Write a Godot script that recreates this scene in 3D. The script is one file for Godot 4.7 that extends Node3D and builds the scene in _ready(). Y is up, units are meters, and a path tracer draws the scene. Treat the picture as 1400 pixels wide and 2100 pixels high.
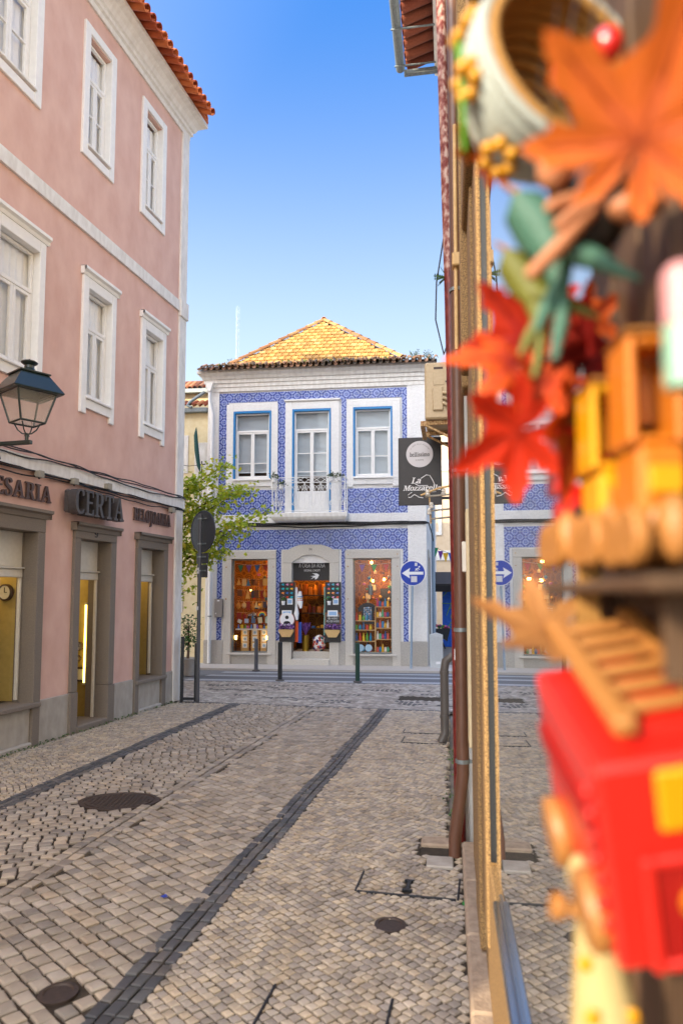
extends Node3D
# A shopping lane seen from beside a toy shop's window: coordinates are metres, y up, the camera looks along -z.
const EYE := Vector3(0, 1.75, 0)
const FOCAL := 1400.0
const AXIS_Y := 1110.0
var rng := RandomNumberGenerator.new()
var M := {}
var names := {}
var TH: Transform3D   # tiled house: x along its front, z towards the street
var TL: Transform3D   # pink building: x along its front away from the camera, z towards the street
var TR: Transform3D   # shop with the toys: x along its front towards the camera, z towards the street
var font_serif: SystemFont
var font_sans: SystemFont

class MB:
	var v := PackedVector3Array()
	var n := PackedVector3Array()
	var u := PackedVector2Array()
	var c := PackedColorArray()
	var col := Color.WHITE
	var xf := Transform3D()
	func vert(p: Vector3, nn: Vector3, t: Vector2) -> void:
		v.append(xf * p)
		n.append((xf.basis * nn).normalized())
		u.append(t)
		c.append(col)
	func tri(a: Vector3, b: Vector3, d: Vector3) -> void:   # counter-clockwise seen from outside
		var nn := (b - a).cross(d - a).normalized()
		vert(a, nn, Vector2(a.x, a.y)); vert(d, nn, Vector2(d.x, d.y)); vert(b, nn, Vector2(b.x, b.y))
	func quad(a: Vector3, b: Vector3, d: Vector3, e: Vector3, ta := Vector2(0, 1), tb := Vector2(1, 1), td := Vector2(1, 0), te := Vector2(0, 0)) -> void:
		var nn := (b - a).cross(d - a)
		if nn.length_squared() < 1e-16:
			nn = (d - a).cross(e - a)
		nn = nn.normalized()
		vert(a, nn, ta); vert(d, nn, td); vert(b, nn, tb)
		vert(a, nn, ta); vert(e, nn, te); vert(d, nn, td)
	func squad(a: Vector3, b: Vector3, d: Vector3, e: Vector3, na: Vector3, nb: Vector3, nd: Vector3, ne: Vector3, ta := Vector2.ZERO, tb := Vector2.ZERO, td := Vector2.ZERO, te := Vector2.ZERO) -> void:
		if ((d - a).cross(e - b)).dot(na + nb + nd + ne) < 0:   # wound the other way round
			vert(a, na, ta); vert(b, nb, tb); vert(d, nd, td)
			vert(a, na, ta); vert(d, nd, td); vert(e, ne, te)
			return
		vert(a, na, ta); vert(d, nd, td); vert(b, nb, tb)
		vert(a, na, ta); vert(e, ne, te); vert(d, nd, td)
	func box(p: Vector3, q: Vector3, bev := 0.0) -> void:
		var lo := Vector3(minf(p.x, q.x), minf(p.y, q.y), minf(p.z, q.z))
		var hi := Vector3(maxf(p.x, q.x), maxf(p.y, q.y), maxf(p.z, q.z))
		var s := hi - lo
		bev = minf(bev, minf(s.x, minf(s.y, s.z)) * 0.45)
		if bev <= 0.0:
			var k := []
			for i in 8:
				k.append(Vector3(hi.x if i & 1 else lo.x, hi.y if i & 2 else lo.y, hi.z if i & 4 else lo.z))
			for f in [[0, 2, 3, 1], [4, 5, 7, 6], [0, 4, 6, 2], [1, 3, 7, 5], [0, 1, 5, 4], [2, 6, 7, 3]]:
				quad(k[f[0]], k[f[1]], k[f[2]], k[f[3]])
			return
		var ctr := (lo + hi) * 0.5
		var h := s * 0.5
		for ax in 3:
			var b := (ax + 1) % 3
			var d := (ax + 2) % 3
			for sg in [-1.0, 1.0]:
				var pts := []
				for cc in [[-1, -1], [1, -1], [1, 1], [-1, 1]]:
					var w := Vector3.ZERO
					w[ax] = sg * h[ax]
					w[b] = cc[0] * (h[b] - bev)
					w[d] = cc[1] * (h[d] - bev)
					pts.append(ctr + w)
				if sg > 0: quad(pts[0], pts[1], pts[2], pts[3])
				else: quad(pts[3], pts[2], pts[1], pts[0])
			for s1 in [-1.0, 1.0]:
				for s2 in [-1.0, 1.0]:
					var e1 := Vector3.ZERO
					var e2 := Vector3.ZERO
					e1[b] = s1 * h[b]; e1[d] = s2 * (h[d] - bev)
					e2[b] = s1 * (h[b] - bev); e2[d] = s2 * h[d]
					var l := Vector3.ZERO
					l[ax] = h[ax] - bev
					if _out(ctr, e1 + l, e1 - l, e2 - l): quad(ctr + e1 + l, ctr + e1 - l, ctr + e2 - l, ctr + e2 + l)
					else: quad(ctr + e2 + l, ctr + e2 - l, ctr + e1 - l, ctr + e1 + l)
		for i in 8:
			var sg := Vector3(1 if i & 1 else -1, 1 if i & 2 else -1, 1 if i & 4 else -1)
			var a := ctr + Vector3(sg.x * h.x, sg.y * (h.y - bev), sg.z * (h.z - bev))
			var b2 := ctr + Vector3(sg.x * (h.x - bev), sg.y * h.y, sg.z * (h.z - bev))
			var d2 := ctr + Vector3(sg.x * (h.x - bev), sg.y * (h.y - bev), sg.z * h.z)
			if sg.x * sg.y * sg.z > 0: tri(a, b2, d2)
			else: tri(a, d2, b2)
	func _out(_ctr: Vector3, a: Vector3, b: Vector3, d: Vector3) -> bool:
		return (b - a).cross(d - a).dot(a + d) > 0
	func prism(poly: PackedVector2Array, z0: float, z1: float) -> void:   # outline in x, y; from z0 (back) to z1 (front)
		var p := poly
		if Geometry2D.is_polygon_clockwise(p):
			p = p.duplicate(); p.reverse()
		# godot calls a polygon clockwise in a y-down plane; orient by area
		var ar := 0.0
		for i in p.size():
			ar += p[i].cross(p[(i + 1) % p.size()])
		if ar < 0:
			p = p.duplicate(); p.reverse()
		var t := Geometry2D.triangulate_polygon(p)
		for i in range(0, t.size(), 3):
			var a := p[t[i]]; var b := p[t[i + 1]]; var d := p[t[i + 2]]
			if (b - a).cross(d - a) < 0:
				var w := b; b = d; d = w
			tri(Vector3(a.x, a.y, z1), Vector3(b.x, b.y, z1), Vector3(d.x, d.y, z1))
			tri(Vector3(a.x, a.y, z0), Vector3(d.x, d.y, z0), Vector3(b.x, b.y, z0))
		for i in p.size():
			var a2 := p[i]; var b3 := p[(i + 1) % p.size()]
			quad(Vector3(a2.x, a2.y, z1), Vector3(a2.x, a2.y, z0), Vector3(b3.x, b3.y, z0), Vector3(b3.x, b3.y, z1))
	func tube(pts: Array, r, seg := 8, caps := true) -> void:   # r: a number or one radius for each point
		var rings := []
		var up := Vector3.UP
		for i in pts.size():
			var d: Vector3 = (pts[mini(i + 1, pts.size() - 1)] - pts[maxi(i - 1, 0)]).normalized()
			if absf(d.dot(up)) > 0.95: up = Vector3.RIGHT if absf(d.x) < 0.9 else Vector3.BACK
			var a := d.cross(up).normalized()
			up = a.cross(d).normalized()
			var ring := []
			var rr: float = r[i] if r is Array else r
			for k in seg:
				var o: Vector3 = a * cos(TAU * k / seg) + up * sin(TAU * k / seg)
				ring.append([pts[i] + o * rr, o])
			rings.append(ring)
		for i in pts.size() - 1:
			for k in seg:
				var k2 := (k + 1) % seg
				var A = rings[i][k]; var B = rings[i][k2]; var C = rings[i + 1][k2]; var D = rings[i + 1][k]
				squad(A[0], B[0], C[0], D[0], A[1], B[1], C[1], D[1], Vector2(float(k) / seg, i), Vector2(float(k + 1) / seg, i), Vector2(float(k + 1) / seg, i + 1), Vector2(float(k) / seg, i + 1))
		if caps:
			for e in [0, pts.size() - 1]:
				var rg: Array = rings[e]
				for k in range(1, seg - 1):
					if e == 0: tri(rg[0][0], rg[k][0], rg[k + 1][0])
					else: tri(rg[0][0], rg[k + 1][0], rg[k][0])
	func cyl(a: Vector3, b: Vector3, r0: float, r1 := -1.0, seg := 16) -> void:
		tube([a, b], [r0, r1 if r1 >= 0 else r0], seg)
	func lathe(prof: Array, seg := 20) -> void:   # Vector2(radius, y) from bottom to top round the y axis
		for i in prof.size() - 1:
			var p: Vector2 = prof[i]; var q: Vector2 = prof[i + 1]
			var t := (q - p).normalized()
			for k in seg:
				var a0 := TAU * k / seg; var a1 := TAU * (k + 1) / seg
				var d0 := Vector3(cos(a0), 0, -sin(a0)); var d1 := Vector3(cos(a1), 0, -sin(a1))
				var n0 := d0 * t.y - Vector3.UP * t.x; var n1 := d1 * t.y - Vector3.UP * t.x
				squad(d0 * p.x + Vector3.UP * p.y, d1 * p.x + Vector3.UP * p.y, d1 * q.x + Vector3.UP * q.y, d0 * q.x + Vector3.UP * q.y, n0, n1, n1, n0,
					Vector2(float(k) / seg, 1 - float(i) / prof.size()), Vector2(float(k + 1) / seg, 1 - float(i) / prof.size()), Vector2(float(k + 1) / seg, 1 - float(i + 1) / prof.size()), Vector2(float(k) / seg, 1 - float(i + 1) / prof.size()))
	func ell(ctr: Vector3, r: Vector3, seg := 14, rows := 9) -> void:
		for i in rows:
			for k in seg:
				var q := []
				for e in [[i, k], [i, k + 1], [i + 1, k + 1], [i + 1, k]]:
					var la: float = -PI / 2 + PI * e[0] / rows; var lo: float = TAU * e[1] / seg
					q.append(Vector3(cos(la) * cos(lo), sin(la), -cos(la) * sin(lo)))
				squad(ctr + q[0] * r, ctr + q[1] * r, ctr + q[2] * r, ctr + q[3] * r, q[0] / r, q[1] / r, q[2] / r, q[3] / r)
	func wall(x0: float, x1: float, y0: float, y1: float, holes: Array, z: float, depth: float) -> void:   # front face at z with openings [x0, x1, y0, y1] whose reveals go back by depth
		var xs := [x0, x1]; var ys := [y0, y1]
		for h in holes:
			xs.append_array([h[0], h[1]]); ys.append_array([h[2], h[3]])
		xs.sort(); ys.sort()
		for i in xs.size() - 1:
			for j in ys.size() - 1:
				var a: float = xs[i]; var b: float = xs[i + 1]; var d: float = ys[j]; var e: float = ys[j + 1]
				if b - a < 1e-4 or e - d < 1e-4 or a < x0 - 1e-4 or b > x1 + 1e-4 or d < y0 - 1e-4 or e > y1 + 1e-4: continue
				var inside := false
				for h in holes:
					if (a + b) / 2 > h[0] and (a + b) / 2 < h[1] and (d + e) / 2 > h[2] and (d + e) / 2 < h[3]: inside = true
				if not inside:
					quad(Vector3(a, d, z), Vector3(b, d, z), Vector3(b, e, z), Vector3(a, e, z))
		for h in holes:
			var p := [Vector3(h[0], h[2], z), Vector3(h[1], h[2], z), Vector3(h[1], h[3], z), Vector3(h[0], h[3], z)]
			var bk := Vector3(0, 0, -depth)
			for k in 4:
				quad(p[k], p[(k + 1) % 4], p[(k + 1) % 4] + bk, p[k] + bk)
	func mold(path: Array, prof: Array, side := 1.0) -> void:   # a moulding: path of Vector2(x, z), profile of Vector2(outwards, y), bottom to top; outwards lies to the side (1: right of travel seen from above)
		var off := []
		for i in path.size():
			var d0: Vector2 = (path[i] - path[maxi(i - 1, 0)]).normalized() if i > 0 else (path[1] - path[0]).normalized()
			var d1: Vector2 = (path[mini(i + 1, path.size() - 1)] - path[i]).normalized() if i < path.size() - 1 else d0
			var n0 := Vector2(-d0.y, d0.x) * side; var n1 := Vector2(-d1.y, d1.x) * side
			var m := (n0 + n1).normalized()
			off.append(m / maxf(0.3, m.dot(n0)))
		for i in path.size() - 1:
			for k in prof.size() - 1:
				var q := []
				for e in [[i, k], [i + 1, k], [i + 1, k + 1], [i, k + 1]]:
					var p: Vector2 = path[e[0]] + off[e[0]] * prof[e[1]].x
					q.append(Vector3(p.x, prof[e[1]].y, p.y))
				if side > 0: quad(q[0], q[1], q[2], q[3])
				else: quad(q[1], q[0], q[3], q[2])
	func mesh() -> ArrayMesh:
		var a := []
		a.resize(Mesh.ARRAY_MAX)
		a[Mesh.ARRAY_VERTEX] = v; a[Mesh.ARRAY_NORMAL] = n; a[Mesh.ARRAY_TEX_UV] = u; a[Mesh.ARRAY_COLOR] = c
		var m := ArrayMesh.new()
		m.add_surface_from_arrays(Mesh.PRIMITIVE_TRIANGLES, a)
		return m

func mb() -> MB:
	return MB.new()

# ---- objects
func numbered(called: String) -> String:
	names[called] = names.get(called, -1) + 1
	return called if names[called] == 0 else "%s_%03d" % [called, names[called]]

func tag(o: Node, label: String, category: String, group := "") -> Node:
	o.set_meta("label", label); o.set_meta("category", category)
	if group: o.set_meta("group", group)
	return o

func thing(called: String, label: String, category: String, xf: Transform3D, group := "") -> Node3D:
	var o := Node3D.new()
	o.name = numbered(called)
	add_child(o)
	o.transform = xf
	tag(o, label, category, group)
	return o

func part(called: String, parent: Node, b, mat: Material, xf := Transform3D()) -> MeshInstance3D:
	var o := MeshInstance3D.new()
	o.name = called
	o.mesh = b.mesh() if b is MB else b
	o.material_override = mat
	o.transform = xf
	parent.add_child(o, true)
	return o

func solo(called: String, label: String, category: String, b, mat: Material, xf := Transform3D(), group := "") -> MeshInstance3D:   # a thing that is one mesh
	var o := part(numbered(called), self, b, mat, xf)
	tag(o, label, category, group)
	return o

func struct(called: String, b, mat: Material, xf := Transform3D()) -> MeshInstance3D:
	var o := part(numbered(called), self, b, mat, xf)
	o.set_meta("kind", "structure")
	return o

func at(t: Transform3D, x: float, y: float, z: float) -> Transform3D:
	return t * Transform3D(Basis(), Vector3(x, y, z))

func ray(x: float, y: float) -> Vector3:
	var t := atan((1220.0 - AXIS_Y) / FOCAL)
	var a := (AXIS_Y - y) / FOCAL
	return Vector3((x - 700.0) / FOCAL, a * cos(t) + sin(t), -(cos(t) - a * sin(t)))

func along(x: float, y: float, s: float) -> Vector3:   # the point s metres along the toy shop's front in the direction of a picture point
	var d := ray(x, y)
	return EYE + d * (s / d.dot(-TR.basis.x))

func seen_size(p: Vector3) -> float:   # 0 outside the picture, else nearness
	var t := atan((1220.0 - AXIS_Y) / FOCAL)
	var d := p - EYE
	var zc := -(d.z * cos(t) - d.y * sin(t))
	if zc < 0.2: return 0.0
	var x := 700 + FOCAL * d.x / zc
	var y := AXIS_Y - FOCAL * (d.y * cos(t) + d.z * sin(t)) / zc
	return 1.0 / zc if x > -10 and x < 1010 and y > -10 and y < 2110 else 0.0

# ---- materials
func noise(sd: int, freq: float, c0: Color, c1: Color, oct := 4, size := 512, mid := -1.0, kind := FastNoiseLite.TYPE_SIMPLEX_SMOOTH) -> NoiseTexture2D:
	var f := FastNoiseLite.new()
	f.seed = sd; f.frequency = freq; f.noise_type = kind; f.fractal_octaves = oct
	var t := NoiseTexture2D.new()
	t.width = size; t.height = size; t.seamless = true; t.noise = f
	var g := Gradient.new()
	g.set_color(0, c0); g.set_color(1, c1)
	if mid > 0.0:
		g.set_offset(0, maxf(0.0, mid - 0.2)); g.set_offset(1, minf(1.0, mid + 0.2))
	t.color_ramp = g
	return t

func mk(key: String, c: Color, rough := 0.8, o := {}) -> StandardMaterial3D:
	var m := StandardMaterial3D.new()
	m.resource_name = key
	m.albedo_color = c; m.roughness = rough
	m.metallic = o.get("metal", 0.0)
	if o.has("c2"):   # grain between two colours, size in metres
		m.albedo_color = Color.WHITE
		m.albedo_texture = noise(hash(key) % 1000, o.get("freq", 0.02), c, o.c2, o.get("oct", 5), o.get("res", 512), o.get("mid", -1.0), o.get("kind", FastNoiseLite.TYPE_SIMPLEX_SMOOTH))
	var s: float = o.get("size", 1.0)
	m.uv1_triplanar = true; m.uv1_world_triplanar = o.get("world", true)
	m.uv1_scale = Vector3(1 / s, 1 / (s * o.get("tall", 1.0)), 1 / s)
	if o.has("bump"):
		m.heightmap_enabled = true
		m.heightmap_texture = M.bump_fine.heightmap_texture if o.get("fine", false) else M.bump_soft.heightmap_texture
		m.heightmap_scale = o.bump
	if o.get("vc", false): m.vertex_color_use_as_albedo = true
	if o.has("spec"): m.metallic_specular = o.spec
	if o.has("coat"): m.clearcoat_enabled = true; m.clearcoat = o.coat; m.clearcoat_roughness = 0.15
	if o.has("emit"): m.emission_enabled = true; m.emission = o.emit; m.emission_energy_multiplier = o.get("power", 1.0)
	if o.has("back"): m.backlight_enabled = true; m.backlight = o.back
	if o.has("sheen"): m.rim_enabled = true; m.rim = o.sheen; m.rim_tint = 0.5
	M[key] = m
	return m

func glass_mat(key: String, tint: Color, a: float) -> StandardMaterial3D:
	var m := StandardMaterial3D.new()
	m.resource_name = key
	m.transparency = BaseMaterial3D.TRANSPARENCY_ALPHA
	m.albedo_color = Color(tint, a); m.roughness = 0.02; m.metallic_specular = 0.36
	M[key] = m
	return m

func col(hex: String) -> Color:
	return Color.html(hex)

func letters(parent: Node, text: String, font: Font, x0: float, x1: float, y0: float, h: float, depth: float, z: float, mat: Material, called := "letter") -> void:   # upright letters, one part each, filling x0..x1
	var made := []
	var total := 0.0
	var ruler := TextMesh.new()
	ruler.font = font; ruler.font_size = 64; ruler.pixel_size = 1.0 / 64; ruler.depth = 0.1; ruler.text = "H"
	var line := ruler.get_aabb()
	for ch in text:
		if ch == " ":
			made.append([null, 0.35, 0.0]); total += 0.35; continue
		var t := TextMesh.new()
		t.font = font; t.font_size = 64; t.pixel_size = 1.0 / 64; t.depth = 0.1; t.text = ch; t.curve_step = 4.0
		var bb := t.get_aabb()
		made.append([t, bb.size.x + 0.07, bb])
		total += bb.size.x + 0.07
	var x := x0
	var k := (x1 - x0) / total
	for m in made:
		if m[0] != null:
			var bb: AABB = m[2]
			var sy := h / line.size.y
			var xf := Transform3D(Basis.from_scale(Vector3(k, sy, depth / 0.1)), Vector3(x + m[1] * k / 2 - (bb.position.x + bb.size.x / 2) * k, y0 - line.position.y * sy, z + depth / 2))
			part(called, parent, m[0], mat, xf)
		x += m[1] * k

func _ready() -> void:
	rng.seed = 7
	# ---- camera
	var cam := Camera3D.new()
	cam.name = "camera"
	add_child(cam)
	cam.position = EYE
	cam.rotation.x = atan((1220.0 - AXIS_Y) / FOCAL)
	var lens := CameraAttributesPhysical.new()
	lens.frustum_focal_length = 16.0   # the 24 mm tall frame of Godot's camera: 73.7 degrees
	lens.exposure_aperture = 1.5       # an 11 mm wide opening: near toys blur
	lens.frustum_focus_distance = 9.5
	lens.frustum_near = 0.05
	lens.frustum_far = 600.0
	cam.attributes = lens
	cam.projection = Camera3D.PROJECTION_FRUSTUM
	cam.near = 0.05
	cam.far = 600.0
	cam.size = 2.0 * 0.75 * 0.05
	cam.frustum_offset = Vector2(0, (AXIS_Y - 1050.0) / FOCAL * 0.05)
	# ---- sky, sun, exposure
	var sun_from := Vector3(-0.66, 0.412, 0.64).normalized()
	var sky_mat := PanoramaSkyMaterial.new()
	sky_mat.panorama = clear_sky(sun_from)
	var sky := Sky.new()
	sky.sky_material = sky_mat
	var env := Environment.new()
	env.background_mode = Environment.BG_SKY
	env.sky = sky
	env.tonemap_mode = Environment.TONE_MAPPER_LINEAR
	env.tonemap_exposure = 2.15
	env.sdfgi_enabled = true; env.ssao_enabled = true; env.ssil_enabled = true
	var we := WorldEnvironment.new()
	we.environment = env
	add_child(we)
	var sun := DirectionalLight3D.new()
	sun.name = "sun"
	sun.light_color = col("ffe9c4")
	sun.light_energy = 0.95
	sun.light_angular_distance = 0.5
	sun.shadow_enabled = true
	add_child(sun)
	sun.look_at_from_position(Vector3.ZERO, -sun_from)
	# ---- the place
	TH = Transform3D(Basis(Vector3(.99268, 0, .12076), Vector3.UP, Vector3(-.12076, 0, .99268)), Vector3(-.60116, 0, -17.0219))
	TL = Transform3D(Basis(Vector3(.24703, 0, -.96901), Vector3.UP, Vector3(.96901, 0, .24703)), Vector3(-2.77671, 0, -11.34261))
	TR = Transform3D(Basis(Vector3(-.15546, 0, .98784), Vector3.UP, Vector3(-.98784, 0, -.15546)), Vector3(.15806, 0, .0248))
	font_serif = SystemFont.new()
	font_serif.font_names = PackedStringArray(["Droid Serif"])
	font_serif.font_weight = 700
	font_sans = SystemFont.new()
	font_sans.font_names = PackedStringArray(["Droid Sans"])
	materials()
	setting()
	pink_building()
	tiled_house()
	neighbours()
	toy_shop()
	street_things()
	shop_goods()
	toys()

func clear_sky(sun_from: Vector3) -> ImageTexture:   # a cloudless sky: pale at the horizon, blue above, hazy white round the low sun, a CIE clear-sky glow widened as added fill light
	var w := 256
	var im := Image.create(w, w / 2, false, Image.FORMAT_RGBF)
	var zenith := Vector3(.010, .125, .43); var low := Vector3(.44, .54, .62); var fill_haze := Vector3(1.0, .96, .9)
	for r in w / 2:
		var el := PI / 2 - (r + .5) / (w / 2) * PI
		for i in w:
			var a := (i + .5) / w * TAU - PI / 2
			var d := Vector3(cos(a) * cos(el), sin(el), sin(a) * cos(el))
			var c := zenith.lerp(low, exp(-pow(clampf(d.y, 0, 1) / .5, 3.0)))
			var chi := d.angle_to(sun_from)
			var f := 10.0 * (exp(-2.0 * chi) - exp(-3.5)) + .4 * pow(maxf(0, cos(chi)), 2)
			c += fill_haze * .6 * maxf(f, 0)
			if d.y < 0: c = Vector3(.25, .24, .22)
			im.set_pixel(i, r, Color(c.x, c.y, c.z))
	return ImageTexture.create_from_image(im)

func materials() -> void:
	for k in [["bump_soft", 0.012, 5], ["bump_fine", 0.06, 4]]:
		var m := StandardMaterial3D.new()
		m.heightmap_texture = noise(11, k[1], Color.BLACK, Color.WHITE, k[2])
		M[k[0]] = m
	# walls
	mk("pink", col("cca294"), 0.9, {"c2": col("dfbbac"), "size": 1.8, "tall": 1.8, "bump": 0.6, "freq": 0.01})
	mk("white", col("cfcac3"), 0.85, {"c2": col("eceae5"), "size": 1.1, "tall": 3.0, "bump": 0.5})
	mk("white_clean", col("e4e2de"), 0.6, {"c2": col("eeece8"), "size": 1.2})
	mk("rough_white", col("e2e0dd"), 0.95, {"c2": col("efedea"), "size": 1.0, "bump": 1.6, "fine": true})
	mk("cream", col("d8c79a"), 0.9, {"c2": col("e6d9b6"), "size": 2.0, "bump": 0.6})
	mk("beige", col("cdb597"), 0.9, {"c2": col("d8c3a6"), "size": 3.0})
	mk("brown_granite", col("6e655c"), 0.8, {"c2": col("877c70"), "size": 0.5, "freq": 0.05, "bump": 0.25, "fine": true})
	mk("pale_stone", col("9a9389"), 0.85, {"c2": col("b5aea4"), "size": 1.4, "tall": 2.0, "bump": 0.3, "fine": true})
	mk("grey_granite", col("b3ada4"), 0.8, {"c2": col("d2cdc4"), "size": 0.7, "freq": 0.04, "bump": 0.25, "fine": true})
	mk("yellow_granite", col("5c452b"), 0.85, {"c2": col("aa8a5a"), "size": 0.34, "freq": 0.07, "oct": 3, "mid": 0.45, "bump": 0.35, "fine": true, "world": true})
	mk("plinth_stone", col("8c7a68"), 0.85, {"c2": col("b09d88"), "size": 0.8, "bump": 0.3, "fine": true})
	mk("kerb_dark", col("4d4a49"), 0.8, {"c2": col("605c5a"), "size": 0.6})
	mk("roughcast", col("aca7a0"), 0.95, {"c2": col("c6c1b9"), "size": 0.5, "bump": 1.5, "fine": true})
	# ground
	mk("joint", col("2e261e"), 0.98, {"c2": col("443a2e"), "size": 0.9})
	mk("cobble", col("c9c4be"), 0.6, {"c2": col("ffffff"), "vc": true, "size": 1.9, "freq": 0.012})
	mk("mosaic", col("a09a94"), 0.85, {"c2": col("c4beb7"), "size": 0.35, "freq": 0.08, "oct": 2})
	mk("asphalt", col("5d6066"), 0.9, {"c2": col("6d7076"), "size": 0.6, "freq": 0.1})
	mk("earth", col("6f675e"), 0.95, {"c2": col("857c70"), "size": 4.0})
	mk("paint_white", col("94989e"), 0.8, {"c2": col("aeb1b6"), "size": 0.5})
	# roofs
	mk("terracotta", Color.WHITE, 0.85, {"vc": true, "bump": 0.3, "fine": true, "size": 0.4})
	mk("old_tile", col("c4b8a0"), 0.95, {"c2": col("ffffff"), "freq": 0.03, "vc": true, "bump": 0.5, "fine": true, "size": 0.3})
	# metals, paints
	mk("dark_iron", col("24262a"), 0.5, {"metal": 0.3})
	mk("grey_metal", col("53545a"), 0.5, {"metal": 0.4})
	mk("green_iron", col("1d2b28"), 0.32, {"spec": 0.6})
	mk("zinc", col("8f9a9e"), 0.45, {"metal": 0.5, "c2": col("757c7c"), "size": 0.6})
	mk("alu", col("a9adb3"), 0.16, {"metal": 1.0})
	mk("blue_paint", col("1478b4"), 0.45, {})
	mk("pvc_white", col("dfe0e0"), 0.4)
	mk("galvanized", col("9fb0c0"), 0.45, {"metal": 0.3, "c2": col("8798aa"), "size": 0.4})
	mk("red_paint", col("5f1512"), 0.5, {"c2": col("8a3a30"), "size": 0.5, "tall": 3.0, "mid": 0.62, "freq": 0.03})
	mk("peeled", col("6a2018"), 0.7, {"c2": col("c3a89a"), "size": 0.5, "tall": 2.0, "mid": 0.5, "freq": 0.02})
	mk("brown_pipe", col("583a2c"), 0.45, {"c2": col("6b4a3a"), "size": 0.6, "tall": 3.0})
	mk("grey_pipe", col("56514d"), 0.45)
	mk("cream_metal", col("c9b790"), 0.5, {"c2": col("d6c6a2"), "size": 0.8})
	mk("rusty", col("7a4a24"), 0.8, {"c2": col("c9ab7c"), "size": 0.4, "mid": 0.4})
	mk("ac_beige", col("b7a27f"), 0.5, {"c2": col("c4b08d"), "size": 0.5})
	mk("sign_black", col("262426"), 0.5, {"c2": col("302d2e"), "size": 0.8})
	mk("sign_grey", col("cfcdd0"), 0.6)
	mk("letter_dark", col("3a3535"), 0.6, {"c2": col("4a4444"), "size": 0.5, "spec": 0.6})
	mk("letter_brown", col("54413d"), 0.6)
	mk("cable", col("1c1b1c"), 0.6)
	mk("box_grey", col("8b8578"), 0.7, {"c2": col("a09a8c"), "size": 0.2})
	mk("sign_back", col("3d4046"), 0.45, {"metal": 0.4, "c2": col("4a4d54"), "size": 0.4})
	mk("sign_blue", col("0a37a4"), 0.5)
	mk("print_white", col("e6e6e8"), 0.4)
	mk("print_black", col("1b1a1c"), 0.6)
	mk("bollard_green", col("0f3a2e"), 0.45)
	mk("cabinet_grey", col("b4b8ba"), 0.6, {"c2": col("c2c6c8"), "size": 0.6})
	mk("meter_grey", col("87817c"), 0.6)
	# rooms and goods
	mk("dark_room", col("9a9084"), 0.9)
	mk("shop_yellow", col("a8924e"), 0.8, {"c2": col("b89f58"), "size": 1.0})
	mk("wood_dark", col("2f1d12"), 0.5, {"c2": col("4a3020"), "size": 0.35, "tall": 6.0})
	mk("wood_brown", col("43301f"), 0.7, {"c2": col("5f4731"), "size": 0.12, "tall": 10.0, "freq": 0.03})
	mk("wood_light", col("b9803f"), 0.55, {"c2": col("d9a35c"), "size": 0.06, "tall": 4.0, "freq": 0.02, "world": false})
	mk("wood_pale", col("c09a62"), 0.6, {"c2": col("d6b37c"), "size": 0.4})
	mk("fittings_white", col("c9c4b8"), 0.6, {"c2": col("d6d1c6"), "size": 0.8})
	mk("blind", col("c6d0d6"), 0.6)
	glass_mat("glass", col("dfe8ea"), 0.0)
	mk("shop_glass", col("c8cccb"), 0.015, {"metal": 0.92})   # sun-control glass: a mirror by day
	glass_mat("window_glass", col("dfe8ea"), 0.0)
	M.window_glass.metallic_specular = 0.5
	glass_mat("lantern_glass", col("cfc8ba"), 0.25)
	mk("goods", Color.WHITE, 0.6, {"vc": true})
	mk("goods_gloss", Color.WHITE, 0.25, {"vc": true, "coat": 0.4})
	mk("leaf", Color.WHITE, 0.55, {"vc": true, "back": col("d0dc60")})
	mk("shrub", Color.WHITE, 0.6, {"vc": true})
	mk("bulb", col("fff0c8"), 0.4, {"emit": col("ffc860"), "power": 9.0})
	mk("tube", col("fff3c0"), 0.4, {"emit": col("ffdf70"), "power": 4.0})

# ---- the ground
var stone_mesh := {}

func stone_variants(key: String, w: float, l: float, cols: Array, gap := 0.012, count := 40) -> Array:
	if stone_mesh.has(key): return stone_mesh[key]
	var out := []
	for i in count:
		var b := mb()
		var c: Color = cols[rng.randi() % cols.size()]
		c = c.srgb_to_linear() * rng.randf_range(0.86, 1.12)
		b.col = c
		var k := []
		for s in [[-1, 1], [1, 1], [1, -1], [-1, -1]]:
			k.append(Vector3(s[0] * (w / 2 - gap * rng.randf_range(0.15, 1.0)), 0, s[1] * (l / 2 - gap * rng.randf_range(0.15, 1.0))))
		var top := []
		var rim := []
		var low := []
		var bev := minf(w, l) * 0.09
		for j in 4:
			var y := rng.randf_range(-0.003, 0.003)
			var inn: Vector3 = k[j] - Vector3(signf(k[j].x) * bev, 0, signf(k[j].z) * bev)
			top.append(inn + Vector3.UP * y)
			rim.append(k[j] + Vector3.UP * (y - bev * 0.8))
			low.append(k[j] + Vector3.DOWN * 0.035)
		var ctr := Vector3(rng.randf_range(-.01, .01), 0.003, rng.randf_range(-.01, .01))
		var nt := []
		for j in 4:
			nt.append((Vector3.UP + (top[j] - ctr).normalized() * 0.22).normalized())
		for j in 4:
			var j2 := (j + 1) % 4
			b.vert(ctr, Vector3.UP, Vector2.ZERO); b.vert(top[j2], nt[j2], Vector2.ZERO); b.vert(top[j], nt[j], Vector2.ZERO)
			b.quad(rim[j], rim[j2], top[j2], top[j])
			b.quad(low[j], low[j2], rim[j2], rim[j])
		out.append(b.mesh())
	stone_mesh[key] = out
	return out

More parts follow.
